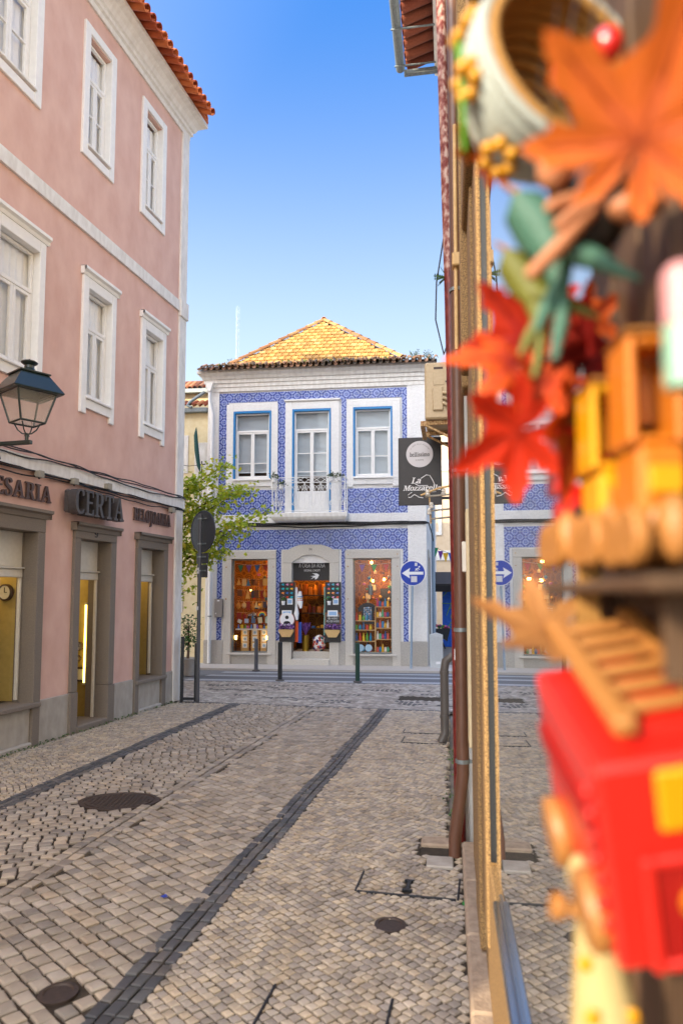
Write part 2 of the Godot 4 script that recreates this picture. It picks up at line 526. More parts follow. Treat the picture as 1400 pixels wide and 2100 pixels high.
func lay(surface: Node, called: String, variants: Array, spots: Array, mat: Material, most := 300) -> void:   # spots: [Transform3D]; the largest in view become parts, the rest one part
	var order := []
	for t in spots:
		order.append([seen_size(t.origin), t, rng.randi() % variants.size()])
	order.sort_custom(func(a, b): return a[0] > b[0])
	var rest := mb()
	var arr := []
	for m in variants: arr.append(m.surface_get_arrays(0))
	var i := 0
	for o in order:
		if i < most and o[0] > 0:
			part(called, surface, variants[o[2]], mat, o[1])
		else:
			var a = arr[o[2]]
			var t: Transform3D = o[1]
			rest.v.append_array(t * a[Mesh.ARRAY_VERTEX])
			rest.n.append_array(Transform3D(t.basis, Vector3.ZERO) * a[Mesh.ARRAY_NORMAL])
			rest.u.append_array(a[Mesh.ARRAY_TEX_UV])
			rest.c.append_array(a[Mesh.ARRAY_COLOR])
		i += 1
	if rest.v.size():
		part(called + "s", surface, rest, mat).set_meta("kind", "stuff")

func pave(poly: PackedVector2Array, dir: float, w: float, l: float, y: float, skip: Array, wobble := 0.0) -> Array:   # spots of stones w wide and l long in rows that run towards dir
	var out := []
	var d := Vector2(cos(dir), sin(dir))
	var e := Vector2(-d.y, d.x)
	var lo := Vector2(1e9, 1e9); var hi := -lo
	for p in poly:
		var q := Vector2(p.dot(d), p.dot(e))
		lo = lo.min(q); hi = hi.max(q)
	var r := int(floor(lo.y / w))
	while r * w < hi.y:
		var x := lo.x - rng.randf() * l
		while x < hi.x:
			var q := d * x + e * ((r + 0.5) * w + sin(x * 1.7 + r * 0.13) * wobble)
			if Geometry2D.is_point_in_polygon(q, poly):
				var ok := true
				for s in skip:
					if Geometry2D.is_point_in_polygon(q, s): ok = false
				if ok:
					var b := Basis(Vector3.UP, -dir + PI / 2 + rng.randf_range(-0.05, 0.05)) * Basis(Vector3.RIGHT, rng.randf_range(-0.025, 0.025)) * Basis(Vector3.BACK, rng.randf_range(-0.025, 0.025))
					if rng.randf() < 0.5: b = b * Basis(Vector3.UP, PI)
					out.append(Transform3D(b.scaled_local(Vector3(rng.randf_range(0.97, 1.02), 1, rng.randf_range(0.96, 1.02))), Vector3(q.x, y + rng.randf_range(-0.002, 0.003), q.y)))
			x += l
		r += 1
	return out

func sheet(called: String, poly: PackedVector2Array, y: float, mat: Material) -> MeshInstance3D:
	var b := mb()
	b.xf = Transform3D(Basis(Vector3.RIGHT, PI / 2), Vector3(0, y, 0))   # x, z outline laid flat
	var t := Geometry2D.triangulate_polygon(poly)
	for i in range(0, t.size(), 3):
		for k in [0, 1, 2] if (poly[t[i + 1]] - poly[t[i]]).cross(poly[t[i + 2]] - poly[t[i]]) > 0 else [0, 2, 1]:
			var p := poly[t[i + k]]
			b.v.append(Vector3(p.x, y, p.y)); b.n.append(Vector3.UP); b.u.append(p); b.c.append(Color.WHITE)
	return struct(called, b, mat)

func circle(c: Vector2, r: float, n := 20) -> PackedVector2Array:
	var o := PackedVector2Array()
	for i in n: o.append(c + Vector2.from_angle(TAU * i / n) * r)
	return o

func rect_at(c: Vector2, w: float, l: float, dir: float) -> PackedVector2Array:
	var d := Vector2.from_angle(dir); var e := d.orthogonal()
	return PackedVector2Array([c - d * l / 2 - e * w / 2, c + d * l / 2 - e * w / 2, c + d * l / 2 + e * w / 2, c - d * l / 2 + e * w / 2])

func setting() -> void:
	sheet("ground", PackedVector2Array([Vector2(-300, -300), Vector2(300, -300), Vector2(300, 300), Vector2(-300, 300)]), -0.06, M.earth)
	# lines of the lane in x, z: far end, then a point near or behind the camera
	var sr0 := Vector2(.64, -10.58); var sr1 := Vector2(-.987, -2.942); sr1 += (sr1 - sr0).normalized() * 6
	var sl0 := Vector2(-1.724, -11.094); var sl1 := Vector2(-2.838, -5.831); sl1 += (sl1 - sl0).normalized() * 9
	var c0 := Vector2(-.476, -10.75); var c1 := Vector2(-1.972, -4.094); c1 += (c1 - c0).normalized() * 7
	var x0 := Vector2(-2.6, -11.40); var x1 := Vector2(1.75, -10.43)
	var wl0 := Vector2(-2.777, -11.343); var wl1 := wl0 + Vector2(-.24703, .96901) * 15
	var wr := func(s, z): var p: Vector3 = TR * Vector3(-s, 0, z); return Vector2(p.x, p.z)
	var street := (sr0 - sr1).angle()
	var ctr := (c0 - c1).normalized()
	var cross := func(a, b): return Geometry2D.line_intersects_line(a, b - a, x0, x1 - x0)
	var srx: Vector2 = cross.call(sr0, sr1); var slx: Vector2 = cross.call(sl0, sl1); var cx: Vector2 = cross.call(c0, c1)
	# what interrupts the paving
	var manhole := circle(Vector2.ZERO, 0.36)
	for i in manhole.size(): manhole[i] = manhole[i] * Vector2(.95, .68) + Vector2(-1.893, -5.979)
	var small1 := circle(Vector2(-1.249, -3.162), 0.085, 12)
	var small2 := circle(Vector2(.26, -3.79), 0.075, 12)
	var inlet := PackedVector2Array([wr.call(5.12, .14), wr.call(5.12, .39), wr.call(4.78, .40), wr.call(4.78, .14)])
	var slab := PackedVector2Array([wr.call(4.77, .15), wr.call(4.77, .33), wr.call(4.58, .34), wr.call(4.58, .15)])
	# carriageway: chevrons on both sides of a double row of stones
	var warm := [col("a79d90"), col("b0a699"), col("9e958a"), col("b7ab9b"), col("968e85"), col("aca192"), col("baab97")]
	var rows := stone_variants("row", 0.088, 0.108, warm, 0.011)
	var sides := stone_variants("side", 0.086, 0.098, warm, 0.011)
	var road := sheet("road", PackedVector2Array([slx, srx, sr1, sl1]), -0.016, M.joint)
	var w := 0.11
	var n := ctr.orthogonal()
	var half := 0.092
	var spots := []
	for side in [-1.0, 1.0]:
		var s := 0.06
		var o: float = rng.randf()
		while s < cx.distance_to(c1):
			var p: Vector2 = cx - ctr * (s + 0.03 * o) + n * side * 0.046
			spots.append(Transform3D(Basis(Vector3.UP, -ctr.angle() + PI / 2 + rng.randf_range(-.04, .04)), Vector3(p.x, .006 + rng.randf_range(-.002, .002), p.y)))
			s += 0.110
	var mids := []
	for t in spots:
		if not Geometry2D.is_point_in_polygon(Vector2(t.origin.x, t.origin.z), manhole): mids.append(t)
	lay(road, "cobblestone", rows, mids, M.cobble, 60)
	var er := (sr0 - sr1).orthogonal().normalized() * .07
	if er.x > 0: er = -er
	var lp := PackedVector2Array([slx - er, cx - n * half * signf(n.dot(cx - slx)), c1 - n * half * signf(n.dot(c1 - sl1)), sl1 - er])
	var rp := PackedVector2Array([cx + n * half * signf(n.dot(srx - cx)), srx + er, sr1 + er, c1 + n * half * signf(n.dot(sr1 - c1))])
	var perp := Vector2(-ctr.y, ctr.x)
	if perp.x < 0: perp = -perp
	var rowr := (perp * .85 - ctr * .53).angle(); var rowl := (-perp * .85 - ctr * .53).angle()
	var field := pave(lp, rowl, 0.086, 0.098, 0, [manhole, small1], 0.014)
	field.append_array(pave(rp, rowr, 0.086, 0.098, 0, [manhole, small1], 0.014))
	lay(road, "cobblestone", sides, field, M.cobble, 240)
	# dark bands along both edges: three rows of basalt
	var basalt := [col("57585b"), col("636466"), col("4e5054"), col("6b6866")]
	var dark := stone_variants("dark", 0.064, 0.105, basalt, 0.007)
	for e in [[srx, sr1, "band"], [slx, sl1, "band"]]:
		var d: Vector2 = (e[0] - e[1]).normalized()
		var m: Vector2 = d.orthogonal()
		var band := sheet("kerb_band", PackedVector2Array([e[0] + m * .098, e[0] - m * .098, e[1] - m * .098, e[1] + m * .098]), -0.012, M.joint)
		var line := []
		for r in 3:
			var s := rng.randf() * 0.1
			while s < e[0].distance_to(e[1]):
				var p: Vector2 = e[0] - d * s + m * (r - 1) * 0.065 + m * sin(s * 3.1) * 0.006
				line.append(Transform3D(Basis(Vector3.UP, -d.angle() + PI / 2 + rng.randf_range(-.03, .03)), Vector3(p.x, 0.004 + rng.randf_range(-.002, .002), p.y)))
				s += 0.108
		lay(band, "basalt_sett", dark, line, M.cobble)
	# pavements of small stones
	var sand := [col("b8ad9f"), col("c0b5a6"), col("ada398"), col("c5b8a5"), col("a59c92"), col("bdb09c"), col("c8b8a0")]
	var small := stone_variants("small", 0.049, 0.053, sand, 0.0065)
	var covers := []
	var first: Array = cover_spots()[0]
	covers.append(rect_at(first[0], .05, .17, first[3]))
	var mr := (sr0 - sr1).orthogonal().normalized() * .085
	if mr.x < 0: mr = -mr
	var ml := (sl0 - sl1).orthogonal().normalized() * .085
	if ml.x > 0: ml = -ml
	var rb := PackedVector2Array([srx + mr, cross.call(wr.call(0.0, .2), wr.call(10.0, .2)), wr.call(5.1, .2), wr.call(5.1, .1), wr.call(-3.0, .1), sr1 + mr])
	var right := sheet("pavement", rb, -0.014, M.joint)
	lay(right, "paving_stone", small, pave(rb, (perp * .8 - ctr * .6).angle(), 0.049, 0.053, -0.002, covers + [inlet, slab, small2], 0.01), M.cobble)
	var lb := PackedVector2Array([wl0, slx + ml, sl1 + ml, wl1])
	var left := sheet("pavement", lb, -0.014, M.joint)
	lay(left, "paving_stone", small, pave(lb, (-perp * .8 - ctr * .6).angle(), 0.049, 0.053, -0.002, [], 0.01), M.cobble)
	var d2 := (x1 - x0).normalized()
	# a row of dark stones across the mouth of the lane
	var mouth := sheet("threshold_row", PackedVector2Array([x0 - d2.orthogonal() * .04, x1 - d2.orthogonal() * .04, x1 + d2.orthogonal() * .04, x0 + d2.orthogonal() * .04]), -0.010, M.joint)
	var line2 := []
	var s2 := 0.05
	while s2 < x0.distance_to(x1):
		var p := x0 + d2 * s2
		line2.append(Transform3D(Basis(Vector3.UP, -d2.angle() + PI / 2), Vector3(p.x, 0.002, p.y)))
		s2 += 0.108
	lay(mouth, "basalt_sett", dark, line2, M.cobble)
	# the wide pavement before the cross street: pale mosaic with dark streaks, then the street and the far pavement
	var hx := TH.basis.x
	var hd := Vector2(hx.x, hx.z)
	var hn := Vector2(TH.basis.z.x, TH.basis.z.z)
	var ho := Vector2(TH.origin.x, TH.origin.z)
	var hp := func(x, z): return ho + hd * x + hn * z
	var up: Vector2 = -d2.orthogonal() if d2.orthogonal().y > 0 else d2.orthogonal()
	var square_poly := PackedVector2Array([x0 - d2 * 12 + up * .04, hp.call(-12.5, 3.15), hp.call(14, 3.15), x1 + d2 * 12 + up * .04])
	var square := sheet("pavement", square_poly, -0.012, M.joint)
	var pale := stone_variants("pale", 0.075, 0.08, [col("a8a29c"), col("b8b2ab"), col("9d9791"), col("c2bcb4"), col("aba59f")], 0.006, 24)
	var view := PackedVector2Array([Vector2(-3.6, -11.2), Vector2(-4.6, -15.0), Vector2(3.4, -15.0), Vector2(2.4, -10.2)])
	var near: PackedVector2Array = Geometry2D.intersect_polygons(square_poly, view)[0]
	lay(square, "paving_stone", pale, pave(near, d2.angle() + PI / 4, 0.077, 0.082, 0.0, [rect_at(Vector2(1.35, -11.75), .5, .8, d2.angle())], 0.01), M.cobble)
	var streak := []
	for i in 26:
		var a := Vector2(rng.randf_range(-2.6, 1.9), 0)
		a.y = -11.1 - 0.22 * (a.x + 1) * -1.0 - rng.randf_range(0.3, 2.5)
		var dirn := d2.angle() + rng.randf_range(-0.2, 0.2)
		for j in rng.randi_range(3, 9):
			var q := a + Vector2.from_angle(dirn + sin(j * 0.9) * 0.25) * j * 0.085
			streak.append(Transform3D(Basis(Vector3.UP, -dirn), Vector3(q.x, 0.006, q.y)))
	lay(square, "dark_paving_stone", dark, streak, M.cobble, 120)
	sheet("cross_street", PackedVector2Array([hp.call(-30, 3.15), hp.call(-30, 1.05), hp.call(30, 1.05), hp.call(30, 3.15)]), -0.02, M.asphalt)
	for k in [[1.32, 1.52], [1.95, 2.18], [2.72, 2.98]]:   # stone bands of the crossing
		sheet("road_marking", PackedVector2Array([hp.call(-1.6 + k[0] * -.25, k[0]), hp.call(9, k[0]), hp.call(9, k[1]), hp.call(-1.6 + k[1] * -.25, k[1])]), -0.014, M.paint_white)
	var far := mb()
	far.xf = TH
	far.box(Vector3(-30, -0.05, -0.4), Vector3(30, 0.03, 1.04))
	struct("pavement", far, M.mosaic)

func cover_spots() -> Array:   # centre, width across the lane, length, direction: covers filled with paving
	var d := -1.36
	return [[Vector2(.405, -4.28), 0.60, 0.29, d], [Vector2(1.0, -8.4), 0.52, 0.34, d], [Vector2(1.05, -8.93), 0.5, 0.24, d], [Vector2(-.09, -2.92), 0.53, 0.5, d]]

# ---- the pink building
func frame_bars(b: MB, x0: float, x1: float, y0: float, y1: float, t: float, z0: float, z1: float, bev := 0.004) -> void:   # a rectangular frame of four bars, inside the outline
	b.box(Vector3(x0, y0, z0), Vector3(x0 + t, y1, z1), bev)
	b.box(Vector3(x1 - t, y0, z0), Vector3(x1, y1, z1), bev)
	b.box(Vector3(x0 + t + .0005, y0, z0 + .001), Vector3(x1 - t - .0005, y0 + t, z1 - .001), bev)
	b.box(Vector3(x0 + t + .0005, y1 - t, z0 + .001), Vector3(x1 - t - .0005, y1, z1 - .001), bev)

func casement(parent: Node, x0: float, x1: float, y0: float, y1: float, z: float, transom: float, glazing: Array, mat: Material, pane_mat: Material) -> void:   # frame, transom, two leaves with their bars, panes
	var b := mb()
	frame_bars(b, x0, x1, y0, y1, 0.035, z - 0.05, z)
	b.box(Vector3(x0 + .036, transom - .025, z - .045), Vector3(x1 - .036, transom + .025, z + .012), 0.005)
	part("sash_frame", parent, b, mat)
	var mid := (x0 + x1) / 2
	var e := mb()
	e.quad(Vector3(x0 + .03, transom + .02, z - .03), Vector3(x1 - .03, transom + .02, z - .03), Vector3(x1 - .03, y1 - .03, z - .03), Vector3(x0 + .03, y1 - .03, z - .03))
	part("pane", parent, e, pane_mat)
	for s in [[x0 + .036, mid - .002], [mid + .002, x1 - .036]]:
		var l := mb()
		frame_bars(l, s[0], s[1], y0 + .036, transom - .026, 0.042, z - .04, z + .004)
		for g in glazing:
			l.box(Vector3(s[0] + .043, g - .011, z - .032), Vector3(s[1] - .043, g + .011, z - .002))
		var leaf := part("casement", parent, l, mat)
		var ys := [y0 + .07] + glazing + [transom - .06]
		for k in ys.size() - 1:
			var p := mb()
			p.quad(Vector3(s[0] + .03, ys[k] - .005, z - .02), Vector3(s[1] - .03, ys[k] - .005, z - .02), Vector3(s[1] - .03, ys[k + 1] + .005, z - .02), Vector3(s[0] + .03, ys[k + 1] + .005, z - .02))
			part("pane", leaf, p, pane_mat)

func half_barrel(b: MB, a: Vector3, d: Vector3, r0: float, r1: float, up: bool, seg := 7, thick := 0.014) -> void:   # a clay barrel tile from a to d, hollow side down or up
	var dir := (d - a).normalized()
	var side := dir.cross(Vector3.UP).normalized()
	var top := side.cross(dir).normalized() * (1.0 if up else -1.0)
	for i in seg:
		var t0 := PI * i / seg; var t1 := PI * (i + 1) / seg
		var q := []
		for e in [[a, r0, t0], [a, r0, t1], [d, r1, t1], [d, r1, t0]]:
			var o: Vector3 = side * cos(e[2]) + top * sin(e[2])
			q.append([e[0] + o * e[1], o, e[0] + o * (e[1] - thick)])
		b.squad(q[0][0], q[1][0], q[2][0], q[3][0], q[0][1], q[1][1], q[2][1], q[3][1])
		b.squad(q[3][2], q[2][2], q[1][2], q[0][2], -q[3][1], -q[2][1], -q[1][1], -q[0][1])
		b.quad(q[0][2], q[1][2], q[1][0], q[0][0])
		b.quad(q[3][0], q[2][0], q[2][2], q[3][2])

func tile_tint(cols: Array) -> Color:
	return cols[rng.randi() % cols.size()].srgb_to_linear() * rng.randf_range(0.8, 1.15)

func pink_building() -> void:
	var h := thing("pink_building", "pink plastered three-storey corner building with white window surrounds and stone shop fronts", "building", TL)
	var up := [[-4.55, -3.60], [-2.79, -2.05], [-1.32, -.58]]
	var mid := [[-4.3, -3.42], [-2.67, -1.90], [-1.21, -.46]]
	var shops := [[-4.9, -3.40, .50, 2.49], [-2.57, -1.89, .05, 2.48], [-1.09, -.41, .48, 2.46]]
	var holes := []
	for w in up: holes.append([w[0] + .12, w[1] - .12, 7.79, 9.37])
	for w in mid: holes.append([w[0] + .12, w[1] - .10, 4.36, 5.86])
	for w in [[-5.0, -3.3, .02, 2.6], [-2.66, -1.80, .02, 2.55], [-1.17, -.31, .02, 2.55]]: holes.append(w)
	var b := mb()
	b.wall(-16, 0.0, 0, 10.3, holes, 0, 0.16)
	b.quad(Vector3(0.2, 0, 0), Vector3(0.2, 0, -8), Vector3(0.2, 10.3, -8), Vector3(0.2, 10.3, 0))
	b.quad(Vector3(-16, 0, -8), Vector3(-16, 0, 0), Vector3(-16, 10.3, 0), Vector3(-16, 10.3, -8))
	b.quad(Vector3(0.2, 0, -8), Vector3(-16, 0, -8), Vector3(-16, 10.3, -8), Vector3(0.2, 10.3, -8))
	part("wall", h, b, M.pink)
	# inner shell: dark rooms behind the windows
	b = mb()
	b.wall(-15.9, 0.1, 3.0, 10.2, holes.slice(0, 6), -0.17, 0.01)
	b.box(Vector3(-15.8, 3.05, -7.8), Vector3(0.1, 3.1, -0.18))
	b.box(Vector3(-15.8, 6.55, -7.8), Vector3(0.1, 6.6, -0.18))
	b.quad(Vector3(-15.8, 3.0, -3.0), Vector3(0.1, 3.0, -3.0), Vector3(0.1, 10.2, -3.0), Vector3(-15.8, 10.2, -3.0))
	part("inner_wall", h, b, M.dark_room)
	# corner strip and courses
	b = mb()
	b.box(Vector3(-.02, 0, -.3), Vector3(.225, 9.9, .03), 0.01)
	part("corner_pilaster", h, b, M.white)
	var turn := [Vector2(-16, 0), Vector2(.2, 0), Vector2(.2, -8)]
	for y in [[6.58, 6.76, .035], [3.21, 3.36, .045]]:
		b = mb()
		b.mold(turn, [Vector2(0, y[0]), Vector2(y[2], y[0]), Vector2(y[2], y[1]), Vector2(0, y[1])], 1.0)
		part("belt_course", h, b, M.white)
	b = mb()
	b.box(Vector3(-.03, 6.50, -.3), Vector3(.25, 6.80, .06), 0.01)
	part("pilaster_capital", h, b, M.white)
	b = mb()
	b.mold(turn, [Vector2(0, 9.80), Vector2(.03, 9.80), Vector2(.035, 9.88), Vector2(.07, 9.90), Vector2(.07, 9.96), Vector2(.10, 9.98), Vector2(.13, 10.05), Vector2(.18, 10.11), Vector2(.26, 10.15), Vector2(.26, 10.22), Vector2(0, 10.27)], 1.0)
	part("cornice", h, b, M.white)
	# eaves: barrel tiles one by one along the front and the corner, the slope above them in one piece
	var clay := [col("b5562c"), col("c46635"), col("a84d28"), col("cf7340")]
	var roof := mb()
	roof.quad(Vector3(-16, 10.22, .22), Vector3(.3, 10.22, .22), Vector3(-3.2, 11.2, -4), Vector3(-16, 11.2, -4))
	roof.quad(Vector3(.3, 10.22, .22), Vector3(.3, 10.22, -8.3), Vector3(-3.2, 11.2, -4), Vector3(-3.2, 11.2, -4))
	roof.quad(Vector3(.3, 10.22, -8.3), Vector3(-16, 10.22, -8.3), Vector3(-16, 11.2, -4), Vector3(-3.2, 11.2, -4))
	roof.quad(Vector3(-16, 10.2, -8.3), Vector3(-16, 10.2, .22), Vector3(.3, 10.2, .22), Vector3(.3, 10.2, -8.3))
	roof.col = clay[0].srgb_to_linear()
	var r := part("roof", h, roof, M.terracotta)
	var x := -7.0
	while x < 0.30:
		for k in 2:
			b = mb()
			b.col = tile_tint(clay)
			var xx := x + 0.085 * k
			half_barrel(b, Vector3(xx, 10.21 + .05 * k, .50 - .03 * k), Vector3(xx, 10.37 + .05 * k, .05), .066, .055, k == 1)
			part("roof_tile", r, b, M.terracotta)
		x += 0.17
	b = mb()   # the corner tiles point out over the side street
	var z := 0.22
	while z > -1.2:
		for k in 2:
			b = mb()
			b.col = tile_tint(clay)
			var zz := z - 0.085 * k
			half_barrel(b, Vector3(.44 - .03 * k, 10.25 + .05 * k, zz), Vector3(.0, 10.40 + .05 * k, zz), .062, .055, k == 1)
			part("roof_tile", r, b, M.terracotta)
		z -= 0.17
	var more := mb()
	more.col = clay[1].srgb_to_linear()
	for i in 40:
		half_barrel(more, Vector3(-6.9 + .19 * i, 10.40, .2), Vector3(-6.9 + .19 * i, 11.05, -3.4), .08, .07, true, 5)
	part("upper_roof_tiles", r, more, M.terracotta).set_meta("kind", "stuff")
	# upper windows
	for w in up:
		b = mb()
		frame_bars(b, w[0], w[1], 7.62, 9.51, 0.123, -.17, .035, 0.006)
		b.box(Vector3(w[0] + .121, 7.66, .002), Vector3(w[1] - .121, 7.745, .03), 0.004)
		var win := part("window", h, b, M.white_clean)
		b = mb()
		b.box(Vector3(w[0] + .10, 7.77, -.12), Vector3(w[1] - .10, 7.80, .06), 0.006)
		part("sill", win, b, M.white_clean)
		casement(win, w[0] + .125, w[1] - .125, 7.802, 9.36, -.06, 8.84, [8.33], M.white_clean, M.window_glass)
	for w in mid:
		b = mb()
		b.box(Vector3(w[0], 4.14, -.17), Vector3(w[0] + .123, 6.0, .035), 0.006)
		b.box(Vector3(w[1] - .103, 4.14, -.17), Vector3(w[1], 6.0, .035), 0.006)
		b.box(Vector3(w[0] + .1235, 5.857, -.17), Vector3(w[1] - .1035, 6.0, .033), 0.006)
		b.box(Vector3(w[0] + .121, 4.22, .002), Vector3(w[1] - .101, 4.345, .033), 0.006)
		var win := part("window", h, b, M.white_clean)
		b = mb()
		b.mold([Vector2(w[0] - .03, 0), Vector2(w[1] + .03, 0)], [Vector2(0, 6.0), Vector2(.04, 6.0), Vector2(.055, 6.04), Vector2(.09, 6.06), Vector2(.09, 6.10), Vector2(0, 6.11)], 1.0)
		b.box(Vector3(w[0] - .03, 6.001, .0), Vector3(w[0] - .028, 6.10, .06)); b.box(Vector3(w[1] + .028, 6.001, .0), Vector3(w[1] + .03, 6.10, .06))
		part("hood_moulding", win, b, M.white_clean)
		b = mb()
		b.box(Vector3(w[0] + .09, 4.345, -.12), Vector3(w[1] - .08, 4.375, .065), 0.006)
		part("sill", win, b, M.white_clean)
		casement(win, w[0] + .125, w[1] - .105, 4.377, 5.85, -.06, 5.36, [], M.white_clean, M.window_glass)
	# net curtains added close behind the panes, their white standing in for reflected sky
	for w in mid + up:
		b = mb()
		var yb := 7.81 if w in up else 4.38
		for i in 12:
			var a: float = lerpf(w[0] + .12, w[1] - .11, i / 12.0); var d: float = lerpf(w[0] + .12, w[1] - .11, (i + 1) / 12.0)
			b.quad(Vector3(a, yb, -.135 - .015 * (i % 2)), Vector3(d, yb, -.135 - .015 * ((i + 1) % 2)), Vector3(d, yb + 1.5, -.135 - .015 * ((i + 1) % 2)), Vector3(a, yb + 1.5, -.135 - .015 * (i % 2)))
		part("added_curtain", h, b, M.white_clean)
	# plinth slabs between the shop openings
	for s in [[-3.26, -2.71], [-1.75, -1.21], [-.27, -.02]]:
		b = mb()
		b.box(Vector3(s[0], -.05, -.1), Vector3(s[1], .51, .022), 0.006)
		part("plinth_slab", h, b, M.pale_stone)
	# shop fronts
	var outer := [[-5.05, -3.27, 2.70], [-2.70, -1.76, 2.63], [-1.20, -.28, 2.63]]
	for i in 3:
		var o: Array = outer[i]; var s: Array = shops[i]
		var top: float = s[3]
		b = mb()
		b.box(Vector3(o[0], top, -.2), Vector3(o[1], o[2] - .05, .045), 0.005)
		var fr := part("shop_frame", h, b, M.brown_granite)
		for j in [[o[0], s[0]], [s[1], o[1]]]:
			b = mb()
			b.box(Vector3(j[0], .52 if i == 1 else -.05, -.15), Vector3(j[1], top - .002, .043), 0.005)
			part("jamb", fr, b, M.brown_granite)
			if i == 1:
				b = mb()
				b.box(Vector3(j[0] - .015, -.05, -.15), Vector3(j[1] + .015 * (1 if j[1] == o[1] else 0), .515, .055), 0.005)
				part("jamb_foot", fr, b, M.brown_granite)
		b = mb()
		b.mold([Vector2(o[0] - .04, 0), Vector2(o[1] + .04, 0)], [Vector2(.0, o[2] - .05), Vector2(.06, o[2] - .05), Vector2(.075, o[2]), Vector2(.12, o[2] + .02), Vector2(.12, o[2] + .055), Vector2(0, o[2] + .06)], 1.0)
		for e in [o[0] - .04, o[1] + .04]:
			b.box(Vector3(e - .001, o[2] - .05, 0), Vector3(e + .001, o[2] + .05, .09))
		part("cap_moulding", fr, b, M.brown_granite)
		for xx in [s[0] - .06, s[1]]:   # reveals in the same stone
			b = mb()
			b.box(Vector3(xx, s[2], -.31 if i == 1 else -.24), Vector3(xx + .06, top - .003, -.152))
			part("reveal", fr, b, M.brown_granite)
		b = mb()
		b.box(Vector3(s[0] + .004, 2.08, -.22), Vector3(s[1] - .004, top - .003, -.17), 0.004)
		part("fascia_panel", fr, b, M.fittings_white)
		b = mb()
		b.box(Vector3(s[0] + .004, 1.955, -.23), Vector3(s[1] - .004, 2.055, -.15), 0.008)
		b.box(Vector3(s[0] + .004, 2.056, -.2), Vector3(s[1] - .004, 2.075, -.12), 0.004)
		for xx in [s[0] + .004, s[1] - .034]:
			b.box(Vector3(xx, s[2] + .03, -.2), Vector3(xx + .03, 1.954, -.16), 0.004)
		part("shutter_box", fr, b, M.fittings_white)
		b = mb()
		if i == 1:
			b.box(Vector3(s[0] - .0, -.04, -.4), Vector3(s[1] + .0, .08, .06), 0.012)
			part("door_step", fr, b, M.brown_granite)
		else:
			b.box(Vector3(o[0] + .02, s[2] - .055, -.36), Vector3(o[1] - .02, s[2], .075), 0.008)
			part("sill", fr, b, M.brown_granite)
			b = mb()
			b.box(Vector3(s[0] + .002, .03, -.1), Vector3(s[1] - .002, s[2] - .057, .012), 0.006)
			part("apron_panel", fr, b, M.pale_stone)
			b = mb()
			b.box(Vector3(s[0] + .002, -.04, -.1), Vector3(s[1] - .002, .055, .06), 0.015)
			part("foot_moulding", fr, b, M.pale_stone)
		b = mb()
		var g0: float = s[0] + .035 if i != 1 else -2.30
		b.quad(Vector3(g0, s[2] + .02, -.21), Vector3(s[1] - .035, s[2] + .02, -.21), Vector3(s[1] - .035, 1.95, -.21), Vector3(g0, 1.95, -.21))
		if i != 1: part("pane", fr, b, M.glass)
		# the shop behind
		b = mb()
		var k := 1.5 if i == 1 else 0.9
		b.quad(Vector3(s[0] - .6, .04, -k), Vector3(s[1] + .09, .04, -k), Vector3(s[1] + .09, 2.5, -k), Vector3(s[0] - .6, 2.5, -k))
		var sw: float = s[1] + (.09 if i == 1 else .05); var sz := -.312 if i == 1 else -.242
		b.box(Vector3(sw, .04, -k), Vector3(sw + .02, 2.5, sz))
		b.quad(Vector3(s[0] - .6, .04, -.37), Vector3(s[0] - .6, .04, -k), Vector3(s[0] - .6, 2.5, -k), Vector3(s[0] - .6, 2.5, -.37))
		b.quad(Vector3(s[0] - .6, 2.45, -k), Vector3(s[1] + .09, 2.45, -k), Vector3(s[1] + .09, 2.45, -.25), Vector3(s[0] - .6, 2.45, -.37))
		b.quad(Vector3(s[0] - .6, 0, -.372), Vector3(s[0] - .001, 0, -.372), Vector3(s[0] - .001, 2.5, -.372), Vector3(s[0] - .6, 2.5, -.372))
		part("shop_wall", fr, b, M.shop_yellow)
		b = mb()
		b.box(Vector3(s[0] - .6, .0, -k), Vector3(sw - .001, .045 if i == 1 else s[2], -.315))
		part("shop_floor", fr, b, M.wood_dark)
	b = mb()
	letters(h, "9", font_serif, -2.30, -2.22, 2.52, .085, .006, .046, M.print_black, "house_number")
	# signs: letters one by one
	var s1 := thing("shop_sign", "deep dark grey block letters on a long box above door nine", "sign", TL)
	b = mb()
	b.box(Vector3(-2.97, 2.78, .045), Vector3(-1.93, 3.07, .12), 0.02)
	part("sign_box", s1, b, M.letter_dark)
	letters(s1, "CERTA", font_serif, -3.0, -1.9, 2.76, .32, .12, .12, M.letter_dark)
	var s2 := thing("shop_lettering", "row of thin dark serif letters ending in ESARIA above the widest stone shop window", "sign", TL)
	letters(s2, "OURIVESARIA", font_serif, -4.95, -3.17, 2.86, .2, .025, .012, M.letter_brown)
	var s3 := thing("shop_lettering", "row of thin dark serif letters beside the corner, above the narrow shop window", "sign", TL)
	letters(s3, "RELOJOARIA", font_serif, -1.31, -.20, 2.86, .19, .025, .012, M.letter_brown)
